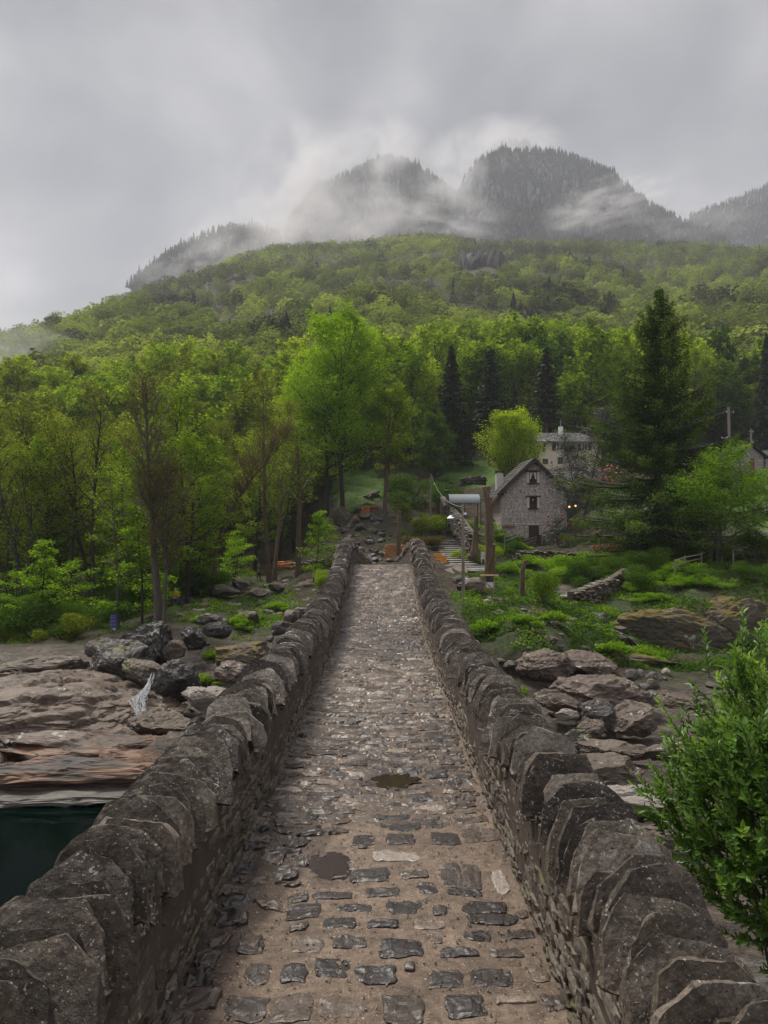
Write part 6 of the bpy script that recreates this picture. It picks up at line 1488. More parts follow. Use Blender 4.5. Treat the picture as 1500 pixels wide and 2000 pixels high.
def slab_roof(rg, a, b, c, d, rows_, cols, thick=.07, lap=1.5):
    """overlapping stone slabs between eave a-b and ridge d-c"""
    a, b, c, d = map(lambda p: np.array(p, float), (a, b, c, d)); mb = MB(); nrm = np.cross(b - a, d - a); nrm /= np.linalg.norm(nrm)
    if nrm[2] < 0: nrm = -nrm
    for r in range(rows_):
        t0 = r / rows_ - .01; t1 = min(1.0, (r + lap) / rows_); u = -rg.uniform(0, .5) / cols
        while u < 1:
            w = rg.uniform(.6, 1.5) / cols; u0, u1 = max(u, 0), min(u + w, 1)
            if u1 - u0 > .01:
                lift = rg.uniform(.0, .03); tj = rg.uniform(-.12, .12) / rows_
                def pt(s, t): return (a * (1 - s) + b * s) * (1 - t) + (d * (1 - s) + c * s) * t
                lo = [pt(u0 + .004, t0 + tj) + nrm * (thick * 1.6 + lift), pt(u1 - .004, t0 + tj + rg.uniform(-.05, .05) / rows_) + nrm * (thick * 1.6 + lift)]
                hi = [pt(u1 - .004, t1) + nrm * (thick * .9), pt(u0 + .004, t1) + nrm * (thick * .9)]
                top_ = lo + hi; bot = [p - nrm * thick for p in top_]
                mb.add(top_ + bot, [(0, 1, 2, 3), (4, 7, 6, 5), (0, 4, 5, 1), (1, 5, 6, 2), (2, 6, 7, 3), (3, 7, 4, 0)], 0, rg.random())
            u += w
    return mb
def window(parent, x0, x1, z0, z1, y, frame='shutter', curtain=False, glow=False, shut=False, bars=True, name='window'):
    mb = MB(); t = .06
    mb.box(x0, x1, y - .02, y + .05, z0, z0 + t); mb.box(x0, x1, y - .02, y + .05, z1 - t, z1); mb.box(x0, x0 + t, y - .02, y + .05, z0 + t, z1 - t); mb.box(x1 - t, x1, y - .02, y + .05, z0 + t, z1 - t)
    if bars: xm = (x0 + x1) / 2; mb.box(xm - .025, xm + .025, y - .015, y + .04, z0 + t, z1 - t)
    o = mb.build(name, M[frame], parent)
    g = MB(); g.box(x0 + t * .5, x1 - t * .5, y + .055, y + .08, z0 + t * .5, z1 - t * .5); g.build('pane', M['glass'], o)
    if curtain:
        c = MB(); xm = (x0 + x1) / 2; zt = z1 - t
        for s_ in (-1, 1):
            xo = x0 + t if s_ < 0 else x1 - t
            c.add([(xm, y + .045, zt), (xo, y + .045, zt), (xo, y + .045, z0 + .35), (xo - s_ * .14, y + .04, z0 + .40), (xo - s_ * .22, y + .04, z0 + .75)], [(0, 1, 2, 3, 4)])
        c.build('curtain', M['curtain'], o)
    return o

# ------------------------------------------------------------------ the stone house
HX, HY, HZ = 12.9, 85.0, -3.3
def house():
    rg = np.random.default_rng(61); W_, Dp, EV, RG = 7.35, 9.0, 5.55, 9.15     # width, depth, eaves, ridge
    r = empty('stone_house', (HX, HY, HZ)); tag(r, 'three storey pinkish stone house with dark slab gable roof and small windows', 'house')
    top = lambda u: EV + (RG - EV) * (1 - np.abs(u - W_ / 2) / (W_ / 2)) - .12
    door = (3.15, 4.25, .0, 1.85); w1 = (3.20, 4.05, 3.75, 4.95); w2 = (3.18, 4.03, 6.55, 7.75)
    mb = MB()
    k = .10
    for (x0, x1, z0, z1) in ((k, W_ - k, -1.5, EV - .1),): mb.box(x0, x1, k, Dp, z0, z1)
    mb.add([(k, k, EV - .1), (W_ - k, k, EV - .1), (W_ / 2, k, RG - .2), (k, Dp, EV - .1), (W_ - k, Dp, EV - .1), (W_ / 2, Dp, RG - .2)], [(0, 1, 2), (3, 5, 4), (0, 2, 5, 3), (1, 4, 5, 2)])
    mb.build('wall_core', M['hmortar'], r)
    sockets = [(.55 + 1.62 * i_ - .07, .55 + 1.62 * i_ + .12, 5.50, 5.68) for i_ in range(5)]
    mb = MB(); sur = .28
    holes = [door, (w1[0] - sur, w1[1] + sur, w1[2] - .1, w1[3] + .12), (w2[0] - sur, w2[1] + sur, w2[2] - .1, w2[3] + .12)] + sockets + [(1.2, 1.36, .95, 1.12)]
    wallface(mb, rg, 0, W_, -1.2, RG, .09, top=top, holes=holes)
    wallface(mb, rg, 0, Dp, -1.2, EV, .09, axis='x', sgn=-1)
    mb.build('wall', M['house'], r)
    for (a, wz, cur) in ((w1, 'lower', False), (w2, 'upper', True)):
        o = window(r, a[0], a[1], a[2], a[3], .015, 'wood_d', curtain=cur)
        s_ = MB(); s_.box(a[0] - sur, a[0] - .002, .04, .12, a[2] - .02, a[3]); s_.box(a[1] + .002, a[1] + sur, .04, .12, a[2] - .02, a[3]); s_.build('white_surround', M['white'], o)
        s_ = MB(); s_.box(a[0] - .45, a[1] + .40, -.06, .2, a[3], a[3] + .15); s_.build('lintel', M['wood_d'], o)
        s_ = MB(); s_.box(a[0] - .14, a[1] + .16, -.10, .2, a[2] - .14, a[2] - .02); s_.build('sill', M['wood_d'], o)
        if not cur:
            s_ = MB(); v, f = ico(2); s_.add(v * [.05, .03, .09] + [a[0] + .42, .04, a[3] - .3], f); s_.build('lit_lamp', M['lampglow'], o)
            s_ = MB(); 
            for q in range(7): s_.add(v * .05 + [a[0] + .15 + q * .1, -.03, a[2] + .12 + .12 * rg.random()], f)
            s_.build('window_flowers', M['red'], o)
    d = MB(); d.box(door[0], door[1], .06, .096, -.2, door[3]); 
    for q in range(5): d.box(door[0] + .02 + q * .22, door[0] + .22 + q * .22, .035, .06, -.2, door[3] - .04)
    dd = d.build('door', M['shutter'], r); s_ = MB(); s_.box(door[0] - .1, door[1] + .1, .02, .15, door[3], door[3] + .14); s_.build('lintel', M['house'], dd)
    s_ = MB(); s_.box(.15, 1.6, -.02, .02, 1.55, 1.82); s_.build('name_board', M['wood_m'], r)
    # roof: overhanging eaves, slabs laid in courses, purlin ends
    for s, nm in ((-1, 'roof'), (1, 'roof')):
        e = W_ / 2 + s * (W_ / 2 + .75); sl = (RG - EV) / (W_ / 2); ez = EV - .75 * sl + .05
        m_ = slab_roof(rg, (e, -.55, ez), (e, Dp + .4, ez), (W_ / 2, Dp + .4, RG + .05), (W_ / 2, -.55, RG + .05), 11, 13, .075)
        m_.add([(e, -.5, ez - .02), (e, Dp + .3, ez - .02), (W_ / 2, Dp + .3, RG - .02), (W_ / 2, -.5, RG - .02)], [(0, 1, 2, 3)])
        o = m_.build(nm, M['roof'], r)
        q = MB(); q.bar((e + -s * .05, -.5, ez - .1), (W_ / 2, -.5, RG - .08), .10, .26); q.build('barge_board', M['wood_d'], o)
    q = MB(); q.bar((W_ / 2, -.5, RG - .3), (W_ / 2, .4, RG - .3), .3, .32); q.bar((.15, -.45, EV - .25), (.15, .3, EV - .25), .34, .3); q.bar((W_ - .15, -.45, EV - .25), (W_ - .15, .3, EV - .25), .34, .3); q.build('purlin_ends', M['wood_d'], r)
    c = MB(); c.box(.05, .85, 3.4, 4.3, EV - .2, 7.75); ch = c.build('chimney', M['house'], r); c = MB(); c.box(-.06, .96, 3.3, 4.4, 7.95, 8.05); c.box(.0, .12, 3.4, 4.3, 7.75, 7.95); c.box(.76, .88, 3.4, 4.3, 7.75, 7.95); c.build('chimney_cap', M['roof'], ch)
    # lean-to roof on the right
    m_ = slab_roof(rg, (W_ + .1, 5, 6.0), (W_ + 4.5, 5, 6.0), (W_ + 4.5, 9, 8.2), (W_ + .1, 9, 8.2), 7, 9, .08); m_.box(W_ + .0, W_ + 4.4, 5.2, 9.2, -1, 6.0, 0, .2)
    m_.build('side_wing', M['roofgrey'], r)
house()
# terrace with railing at the door
t_ = empty('door_terrace', (HX + 3.6, HY - 1.5, HZ - .1)); tag(t_, 'small stone terrace with rustic wooden railing before the house door', 'terrace')
mb = MB(); mb.box(-1.0, 3.6, -1.0, 1.4, -.9, -.05); mb.build('stone_base', M['b_brown'], t_)
mb = MB()
for x in (.5, 1.3, 2.6): mb.bar((x, -.9, -.1), (x + .05, -.9, 1.05), .10, .10, up=(0, 1, 0))
mb.bar((.3, -.9, .95), (2.7, -.9, 1.15), .09, .09); mb.bar((.4, -.9, .5), (2.6, -.9, .6), .07, .07); mb.bar((-1.6, -1.0, -.1), (.5, -.9, .65), .08, .08); mb.bar((-1.6, -1.0, .3), (.4, -.9, .9), .08, .08)
mb.build('railing', M['wood_g'], t_)
mb = MB(); mb.tube([(.15, -.8, -.1), (.15, -.8, .95)], .26, 10); mb.build('post_stump', M['wood_d'], t_)

# ------------------------------------------------------------------ the cream house behind
def cream():
    D = 112; x0 = (1012 - 750) / F * D; z0 = -(925 - 1000) / F * D; s = D / F; rg = np.random.default_rng(62)
    r = empty('cream_house', (x0, D, z0)); tag(r, 'cream plastered house with dark shutters and grey slab roof behind the stone house', 'house')
    W_ = 162 * s; H_ = 62 * s
    mb = MB(); mb.box(0, W_, 0, 8, -2, H_); mb.build('wall', M['plaster'], r)
    m_ = slab_roof(rg, (-.9, -.9, H_ - .1), (W_ + .9, -.9, H_ - .1), (W_ - 2.2, 4, H_ + 1.65), (2.2, 4, H_ + 1.65), 9, 24, .08); m_.add([(-.9, 8.9, H_ - .1), (W_ + .9, 8.9, H_ - .1), (W_ - 2.2, 4, H_ + 1.65), (2.2, 4, H_ + 1.65)], [(0, 1, 2, 3)])
    for a in (-.9, W_ + .9):
        b_ = 2.2 if a < 0 else W_ - 2.2; m_.add([(a, -.9, H_ - .1), (a, 8.9, H_ - .1), (b_, 4, H_ + 1.65)], [(0, 1, 2)])
    m_.build('roof', M['roofgrey'], r)
    def X(px): return (px - 1012) * s
    def Z(py): return (925 - py) * s
    for (a, b_, c, d, sh) in ((1046, 1058, 868, 882, True), (1086, 1100, 866, 880, True), (1136, 1148, 866, 880, True)):
        o = window(r, X(a), X(b_), Z(d), Z(c), -.09, 'signwhite')
        for q in (0, 1):
            m2 = MB(); xx = X(a) - .55 if q == 0 else X(b_) + .05; m2.box(xx, xx + .5, -.13, -.01, Z(d), Z(c)); m2.build('shutter', M['shutter'], o)
    for (a, b_, c, d) in ((1089, 1100, 893, 906), (1060, 1070, 896, 906)):
        m2 = MB(); m2.box(X(a), X(b_), -.08, -.02, Z(d), Z(c)); m2.build('shutter', M['shutter'], r)
    m2 = MB(); m2.tube([(X(1077), -.03, Z(903)), (X(1077), -.10, Z(903))], .36, 24); e = m2.build('round_emblem', M['signwhite'], r)
    m3 = MB(); v, f = ico(2); m3.add(v * [.2, .03, .26] + [X(1077), -.12, Z(903)], f); m3.build('emblem_figure', plain('emblem red', (.45, .14, .08, 1), .7), e)
    m2 = MB(); m2.box(X(1106) - .3, X(1106) + .3, 3.3, 3.9, H_ + 1.2, H_ + 2.6); c_ = m2.build('chimney', M['signwhite'], r); m2 = MB(); m2.tube([(X(1106), 3.6, H_ + 2.6), (X(1106), 3.6, H_ + 3.6)], .05, 6); m2.build('chimney_rod', M['metal_g'], c_)
    for q in range(5):
        m2 = MB()
    m2 = MB()
    for q in range(9): m2.bar((1.0 + q * 1.55, -.8, H_ - .25), (1.0 + q * 1.55, .3, H_ - .2), .12, .16)
    m2.build('rafter_ends', M['wood_d'], r)
cream()

# ------------------------------------------------------------------ grey stone cottage on the right
def cottage(px0, px1, pyb, pye, pyr, D, depth, name, label, seed, ridge_x=.5, holes=(), side_roof=True):
    s = D / F; rg = np.random.default_rng(seed); x0 = (px0 - 750) * s; z0 = -(pyb - 1000) * s; W_ = (px1 - px0) * s; EV = (pyb - pye) * s; RG = (pyb - pyr) * s
    r = empty(name, (x0, D, z0)); tag(r, label, 'cottage'); rx = W_ * ridge_x
    top = lambda u: np.where(u < rx, EV + (RG - EV) * u / rx, EV + (RG - EV) * (W_ - u) / (W_ - rx)) - .1
    mb = MB(); mb.box(.08, W_ - .08, .1, depth, -1.2, EV - .1); mb.add([(.08, .1, EV - .1), (W_ - .08, .1, EV - .1), (rx, .1, RG - .15), (.08, depth, EV - .1), (W_ - .08, depth, EV - .1), (rx, depth, RG - .15)], [(0, 1, 2), (3, 5, 4), (0, 2, 5, 3), (1, 4, 5, 2)])
    mb.build('wall_core', M['hmortar'], r)
    hl = [((a - px0) * s, (b - px0) * s, (pyb - d) * s, (pyb - c) * s) for (a, b, c, d) in holes]
    mb = MB(); wallface(mb, rg, 0, W_, -1, RG, .09, top=top, holes=hl, hr=(.14, .24), wr=(.25, .7)); wallface(mb, rg, 0, depth, -1, EV, .07, axis='x', sgn=-1, hr=(.14, .24), wr=(.3, .8)); mb.build('wall', M['grey_wall'], r)
    for s_ in (-1, 1):
        e = -.6 if s_ < 0 else W_ + .6; w2 = rx if s_ < 0 else W_ - rx; ez = EV - .6 * (RG - EV) / w2 + .05
        m_ = slab_roof(rg, (e, -.6, ez), (e, depth + .3, ez), (rx, depth + .3, RG + .05), (rx, -.6, RG + .05), 8, 12, .08); m_.add([(e, -.55, ez - .02), (e, depth + .3, ez - .02), (rx, depth + .3, RG - .02), (rx, -.55, RG - .02)], [(0, 1, 2, 3)])
        m_.build('roof', M['roof'], r)
    return r, s, hl
r, s, hl = cottage(1434, 1492, 937, 890, 868, 124, 9, 'grey_cottage', 'grey stone cottage with gabled roof and red brown door above the right meadow', 63, .55, holes=((1464, 1474, 895, 920), (1455, 1460, 924, 931), (1466, 1474, 924, 932)))
for k, h_ in enumerate(hl):
    m_ = MB(); m_.box(h_[0], h_[1], .0, .08, h_[2], h_[3]); m_.build('door' if k == 0 else 'cellar_opening', plain('red brown door', (.16, .055, .035, 1), .8) if k == 0 else M['signblack'], r)
r, s, hl = cottage(1330, 1424, 937, 888, 868, 127, 8, 'long_stone_barn', 'long grey stone barn partly hidden behind the dark conifer', 64, .5, holes=((1384, 1391, 880, 892),))
m_ = MB(); h_ = hl[0]; m_.box(h_[0], h_[1], .0, .08, h_[2], h_[3]); m_.build('window', M['glass'], r)
r, s, hl = cottage(1494, 1560, 937, 893, 876, 126, 9, 'edge_cottage', 'second grey cottage cut off by the right edge of the picture', 65, .5)

# canopy with arched pale roof beside the steps
def canopy():
    D = 82; s = D / F; r = empty('arched_canopy', ((905 - 750) * s, D, -(1000 - 1000) * s - .2)); tag(r, 'pale arched sheet canopy left of the stone house', 'canopy')
    mb = MB(); n = 14; a = np.linspace(0, pi, n); w = 1.4
    for k in range(n - 1):
        for x0, x1 in ((-1.62, 1.62),):
            p = [(x0, w * -cos(a[k]), 1.15 + .95 * sin(a[k])), (x1, w * -cos(a[k]), 1.15 + .95 * sin(a[k])), (x1, w * -cos(a[k + 1]), 1.15 + .95 * sin(a[k + 1])), (x0, w * -cos(a[k + 1]), 1.15 + .95 * sin(a[k + 1]))]
            q = [(b[0], b[1] * .97, b[2] - .05) for b in p]; mb.add(p + q, [(0, 1, 2, 3), (7, 6, 5, 4), (0, 4, 5, 1), (2, 6, 7, 3), (1, 5, 6, 2), (0, 3, 7, 4)])
    mb.build('arched_roof', M['sheet'], r)
    mb = MB()
    for x in (-1.7, 0, 1.7):
        for y in (-1.35, 1.35): mb.tube([(x, y, -1.4), (x, y, 1.15)], .05, 6)
    mb.build('posts', M['wood_d'], r)
canopy()
l = at(872, 985, 80); r = empty('garden_lamp', l); tag(r, 'dark flat capped garden lamp left of the pale canopy', 'lamp')
hz_ = -(959 - 1000) / F * 80 - l[2]
mb = MB(); mb.tube([(0, 0, -.3), (0, 0, hz_ - .1)], .035, 8); mb.build('pole', M['wood_d'], r); mb = MB(); mb.tube([(0, 0, hz_ - .15), (0, 0, hz_ - .05), (0, 0, hz_ + .05), (0, 0, hz_ + .12)], [.18, .36, .38, .2], 14); mb.build('cap', M['signblack'], r)

# ------------------------------------------------------------------ steps, walls, path
def stairs(p0, p1, n, w, name, label, seed, mat='b_brown', thick=.10, gap=.9):
    rg = np.random.default_rng(seed); p0, p1 = np.array(p0), np.array(p1); d = p1 - p0; dh = np.array([d[0], d[1], 0]); dh /= np.linalg.norm(dh); sd = np.array([dh[1], -dh[0], 0])
    r = empty(name, p0); tag(r, label, 'steps'); fill_ = MB()
    for k in range(n):
        c = p0 + d * (k + .5) / n; hw = w / 2 * rg.uniform(.92, 1.08); t = np.linalg.norm(d[:2]) / n
        v, f = rock_shape(rg, (1, 1, 1), 2, 0, .03); v = np.sign(v) * np.abs(v) ** .35; v += .03 * rg.normal(size=v.shape)
        pos = v[:, 0:1] * hw * sd + v[:, 1:2] * (t * .62) * dh + v[:, 2:3] * np.array([0, 0, thick / 2])
        m_ = MB(); m_.add(pos + c - p0, f, 0, rg.uniform(.3, .8)); m_.build('step', M['stepstone'], r)
        q = c - p0 + np.array([0, 0, -thick])
        for s_ in (0,):
            vv = [q + a * sd * hw * .95 + b * dh * t * .6 + np.array([0, 0, zz_]) for zz_ in (-1.0, -.03) for (a, b) in ((-1, -.6), (1, -.6), (1, 1), (-1, 1))]
            fill_.add(vv, [(0, 3, 2, 1), (4, 5, 6, 7), (0, 1, 5, 4), (1, 2, 6, 5), (2, 3, 7, 6), (3, 0, 4, 7)], 0, .2)
    fill_.build('bed', M['mortar'], r); return r
M['stepstone'] = stone_mat('step stone', [(.1, (.07, .065, .06, 1)), (.5, (.20, .185, .17, 1)), (.9, (.34, .32, .30, 1))], sc=1.5, rough=.7, bump=.6, bsc=10, stain=.35, tintw=.5)
stairs(P(908, 1104, 66), P(838, 1022, 92), 25, 2.6, 'long_stone_steps', 'long flight of grey stone steps climbing left behind the street lamp', 71)
stairs(P(915, 1116, 62.5), P(900, 1103, 66.5), 4, 4.0, 'lower_stone_steps', 'four wide steps turning at the foot of the long flight', 72)
stairs(P(400, 1192, 54), P(448, 1176, 60), 5, 2.6, 'rock_steps', 'short flight of rough rock steps on the left bank', 73)
stairs(P(1118, 1168, 51), P(1215, 1125, 58), 9, 2.2, 'garden_steps', 'rough stone steps rising beside the low dry wall on the right bank', 74)
def drywall(pts_, h, name, label, seed, thick=.5, mat='rubble', cat='wall'):
    rg = np.random.default_rng(seed); r = empty(name, pts_[0]); tag(r, label, cat); mb = MB(); o0 = np.array(pts_[0])
    for a, b in zip(pts_[:-1], pts_[1:]):
        a, b = np.array(a) - o0, np.array(b) - o0; d = b - a; L_ = np.hypot(d[0], d[1]); dh = d / L_; n_ = np.array([dh[1], -dh[0], 0]);
        if n_[1] > 0: n_ = -n_
        hh = h if np.isscalar(h) else h
        n0 = int(L_ * hh / (.28 * .16))
        for k in range(n0):
            u = rg.uniform(0, L_); w_ = rg.uniform(-.15, 1) * hh
            v, f = rock_shape(rg, (rg.uniform(.14, .30), rg.uniform(.15, .25), rg.uniform(.07, .14)), 2, 6, .06)
            c = a + dh * u + np.array([0, 0, w_]) + n_ * rg.normal(0, .05); ang = math.atan2(dh[1], dh[0]) + rg.normal(0, .15)
            mb.add(v @ rotm(rg.normal(0, .1), rg.normal(0, .1), ang).T + c, f, 0, rg.random())
        c = [a - n_ * .1, b - n_ * .1, b - n_ * thick, a - n_ * thick]
        mb.add([p + [0, 0, -.4] for p in c] + [p + [0, 0, hh * .95] for p in c], [(0, 1, 5, 4), (1, 2, 6, 5), (2, 3, 7, 6), (3, 0, 4, 7), (4, 5, 6, 7)], 0, .15)
    mb.build('stones', M[mat], r); return r
drywall([P(1120, 1190, 49), P(1165, 1178, 50.5), P(1200, 1160, 53), P(1228, 1140, 55.5)], 1.15, 'dry_stone_wall', 'low dry stone wall climbing beside the rough steps on the right bank', 81, mat='b_brown')
drywall([P(1010, 1092, 70), P(1080, 1094, 70), P(1125, 1096, 70)], .8, 'terrace_wall', 'dry terrace wall with brown leaves under the house garden', 82)
drywall([P(920, 1085, 67), P(898, 1050, 74), P(875, 1020, 83), P(868, 1000, 90)], 1.9, 'stair_side_wall', 'rough retaining wall along the right side of the long steps', 83)
drywall([P(575, 1120, 74), P(640, 1112, 70), P(690, 1112, 64)], 1.0, 'bank_wall', 'dry wall below the split logs left of the bridge end', 84)
drywall([P(675, 1002, 92), P(705, 985, 96), P(740, 968, 102)], .8, 'lawn_wall', 'low wall along the foot of the left hillside lawn', 85)
drywall([P(900, 945, 99), P(925, 940, 100), P(950, 942, 100)], .7, 'upper_lawn_wall', 'low wall at the lower right corner of the upper lawn', 86)
# gravel path from the bridge to the steps
mb = MB(); ct = [(838, 1128, 54.5, 20), (860, 1122, 57, 14), (885, 1114, 60, 13), (912, 1112, 62, 15)]; rowv = []
for (a, b, d_, w) in ct:
    for s_ in (-1, -.33, .33, 1): p = P(a, b + s_ * w * .35, d_); rowv.append(p + [0, -s_ * .7, .02])
f = [(i * 4 + j, i * 4 + j + 1, (i + 1) * 4 + j + 1, (i + 1) * 4 + j) for i in range(3) for j in range(3)]
M['path'] = stone_mat('pale gravel path', [(.2, (.14, .115, .09, 1)), (.8, (.29, .25, .20, 1))], sc=2, rough=.9, bump=.6, bsc=20)
mb.add(rowv, f); tag(mb.build('path', M['path'], smooth=True), kind='structure')
mb = MB(); 
for i in range(1): 
    a = [P(915, 1165, 47.5), P(960, 1170, 49), P(1015, 1172, 50), P(1070, 1176, 50)]; v = []
    for p in a: v += [p + [0, -.5, .04], p + [0, .8, .08]]
    mb.add(v, [(0, 2, 3, 1), (2, 4, 5, 3), (4, 6, 7, 5)])
tag(mb.build('path', M['path']), kind='structure')
# ------------------------------------------------------------------ pollarded trunks and bare posts
def cut_trunk(name, label, base, pts_, radii, stubs, bk='brown', cat='tree stump'):
    r = empty(name, base); tag(r, label, cat); b0 = np.array(base); mb = MB()
    p = np.array(pts_) - b0; q = np.linspace(0, len(p) - 1, 22); pi2 = np.stack([np.interp(q, range(len(p)), p[:, k]) for k in range(3)], -1); rr = np.interp(q, range(len(p)), radii)
    pi2 += .25 * rr[:, None] * np.stack([perlin(np.stack([q * .7, q * 0 + k, q * 0], -1)) for k in range(3)], -1)
    mb.tube(pi2, rr * (1 + .12 * perlin(np.stack([q * 1.9, q * 0 + 5, q * 0], -1))), 14, 0)
    cuts = [(pi2[-1], pi2[-1] - pi2[-2], rr[-1])]
    for (a, b, r0, r1) in stubs:
        a, b = np.array(a) - b0, np.array(b) - b0; mb.tube([a, a * .5 + b * .5 + [0, 0, -.05], b], [r0, (r0 + r1) / 2, r1], 10); cuts.append((b, b - a, r1))
    mb.build('trunk', BK[bk], r, smooth=True)
    for (c, d, rad) in cuts:
        d = d / np.linalg.norm(d); m_ = MB(); m_.tube([c + d * .005, c + d * .03], rad * .92, 12); m_.build('cut_face', BK['cut'], r)
    return r
D = 60
cut_trunk('pollarded_tree', 'thick pollarded trunk with freshly cut orange stubs behind the information board', P(958, 1125, D), [P(958, 1130, D), P(957, 1080, D), P(957, 1040, D), P(955, 1000, D), P(953, 978, D), P(946, 951, D)], [.44, .36, .36, .30, .27, .17],
          [(P(955, 990, D), P(971, 969, D), .24, .15), (P(952, 972, D), P(955, 951, D), .15, .12), (P(957, 1105, D - .3), P(965, 1063, D - .6), .18, .14)])
D = 66
cut_trunk('pollarded_tree', 'thinner pollarded trunk with gnarled foot between the lamp and the thick one', P(926, 1083, D), [P(926, 1086, D), P(928, 1060, D), P(929, 1030, D), P(930, 1008, D)], [.42, .26, .17, .13], [(P(929, 1030, D), P(932, 1010, D), .09, .06)])
D = 50
cut_trunk('pollarded_tree', 'broken grey stump with twiggy head beside the round light green bush', P(1022, 1186, D), [P(1022, 1190, D), P(1020, 1150, D), P(1021, 1115, D), P(1026, 1095, D)], [.23, .18, .15, .12], [(P(1021, 1112, D), P(1030, 1094, D), .1, .07), (P(1020, 1112, D), P(1008, 1098, D), .04, .02)])
D = 63
cut_trunk('bare_post_trunk', 'bare straight trunk without branches rising behind the end of the bridge', P(779, 1112, D), [P(777, 1125, D), P(778, 1070, D), P(779, 1030, D), P(781, 999, D)], [.26, .20, .16, .17], [])
# firewood stacks
def logs(name, label, loc, W_, H_, L_, rad, seed, rz=0.0, round_=True):
    rg = np.random.default_rng(seed); r = empty(name, loc, rz); tag(r, label, 'firewood'); bark, end = MB(), MB(); z = rad; row = 0; n = 0
    while z < H_:
        x = rad + (row % 2) * rad
        while x < W_ - rad * .5:
            rr = rad * rg.uniform(.7, 1.1); y = rg.normal(0, .05); lift = rg.normal(0, rad * .12) + .12 * H_ * sin(3 * x / W_)
            c0 = np.array([x, y - L_ / 2, z + lift]); c1 = c0 + [0, L_ * rg.uniform(.85, 1), 0]
            bark.tube([c0, c1], rr, 7, 0, rg.random(), cap=False); end.tube([c0 - [0, .012, 0], c0 + [0, .03, 0]], rr * .97, 7, 0, rg.random())
            x += rad * 2.0; n += 1
        z += rad * 1.75; row += 1
    bark.build('logs', M['log_bark'], r); end.build('log_ends', M['log_end'], r); return r
logs('firewood_stack', 'stack of round orange log ends behind the bare trunk at the bridge end', P(750, 1092, 67), 1.75, 1.25, .9, .085, 1)
logs('firewood_stack', 'lower stack of log ends between the bare trunk and the right parapet', P(779, 1113, 64), .85, 1.9, .9, .075, 2)
logs('firewood_stack', 'reddish log pile high up beside the twin stemmed tree', P(713, 1008, 89), 1.3, 1.1, 2.0, .10, 3, rz=radians(-30))
r = empty('split_logs', P(537, 1114, 79)); tag(r, 'low heap of split orange logs left of the stout brown trunk', 'firewood'); rg = np.random.default_rng(4)
for k in range(34):
    m_ = MB(); c = np.array([rg.uniform(0, 1.7), rg.uniform(-.3, .3), .08 + .8 * (k / 34)]); a = rg.normal(0, .25); h = .33
    m_.tube([c - [h * cos(a), h * .3, h * .2 * sin(a)], c + [h * cos(a), h * .3, h * .2 * sin(a)]], rg.uniform(.06, .09), 5, 0, rg.random()); m_.build('split_log', M['log_end'] if k % 2 else M['log_bark'], r)
m_ = MB(); m_.bar((1.2, 0, 1.0), (1.9, 0, 1.02), .05, .12); m_.build('board', M['stepstone'], r)

# ------------------------------------------------------------------ poles, lamp, cables
def pole(px, pyb, pyt, D, rad, label, lean=0, mat='wood_g', name='utility_pole', arms=(), dz=.5):
    b = P(px, pyb, D); t = P(px + lean, pyt, D); r = empty(name, b); tag(r, label, 'pole'); m_ = MB(); m_.tube([(0, 0, -dz), (t - b) * .5, t - b], [rad, rad * .9, rad * .75], 10); m_.build('shaft', M[mat], r, smooth=True)
    for (dx, py, ln) in arms:
        m_ = MB(); z = -(py - pyb) / F * D; m_.bar((-ln / 2 + dx, 0, z), (ln / 2 + dx, 0, z), .08, .1); a = m_.build('crossarm', M['wood_g'], r)
        for q in (-1, 1):
            m_ = MB(); m_.tube([(dx + q * ln * .42, 0, z + .05), (dx + q * ln * .42, 0, z + .22)], .05, 8); m_.build('insulator', M['lampwhite'], a)
    return r
pole(1426, 930, 795, 116, .24, 'tall wooden utility pole left of the grey cottage', lean=-3, arms=((0, 806, 1.2),))
pole(1418, 932, 853, 114, .16, 'short pole with two white lamps beside the tall utility pole', arms=((-.2, 856, .9),))
pole(1467, 880, 838, 137, .20, 'thin pole behind the grey cottage roof', arms=((.1, 844, .6),))
pole(1455, 1012, 872, 86, .09, 'leaning black pole in front of the right meadow', lean=-13, mat='wood_d', name='leaning_pole')
pole(841, 1018, 932, 92, .10, 'weathered pole with small lamp at the top of the long steps', mat='wood_g', arms=((.2, 947, .5),))
LB = P(905, 1172, 45.5); r = empty('street_lamp', LB); tag(r, 'slim wooden pole street lamp with white shade just right of the bridge', 'street lamp')
H_ = (1172 - 985) / F * 45.5
m_ = MB(); m_.tube([(0, 0, -.4), (-.02, 0, H_ * .5), (-.03, 0, H_)], [.105, .09, .07], 12); m_.build('pole', M['wood_g'], r, smooth=True)
z = (1172 - 1005) / F * 45.5; m_ = MB(); m_.tube([(-.03, 0, z), (-.35, -.05, z + .03), (-.62, -.05, z - .02), (-.74, -.05, z - .06)], .022, 7); m_.bar((-.03, 0, z + .12), (.45, 0, z - .06), .03, .03); arm = m_.build('arm', M['metal_g'], r)
m_ = MB(); m_.box(.0, .18, -.12, .05, z - .02, z + .12); m_.build('junction_box', M['lampwhite'], arm)
m_ = MB(); m_.tube([(-.76, -.05, z - .03), (-.76, -.05, z - .09), (-.76, -.05, z - .17), (-.76, -.05, z - .22)], [.05, .09, .19, .24], 16); m_.build('lamp_shade', M['lampwhite'], r, smooth=True)
def cable(a, b, sag, label, rad=.018):
    a, b = np.array(a), np.array(b); q = np.linspace(0, 1, 20)[:, None]; p = a * (1 - q) + b * q; p[:, 2] -= sag * 4 * (q * (1 - q))[:, 0]
    m_ = MB(); m_.tube(p - a, rad, 5); o = m_.build('cable', M['wire']); o.location = a; tag(o, label, 'cable')
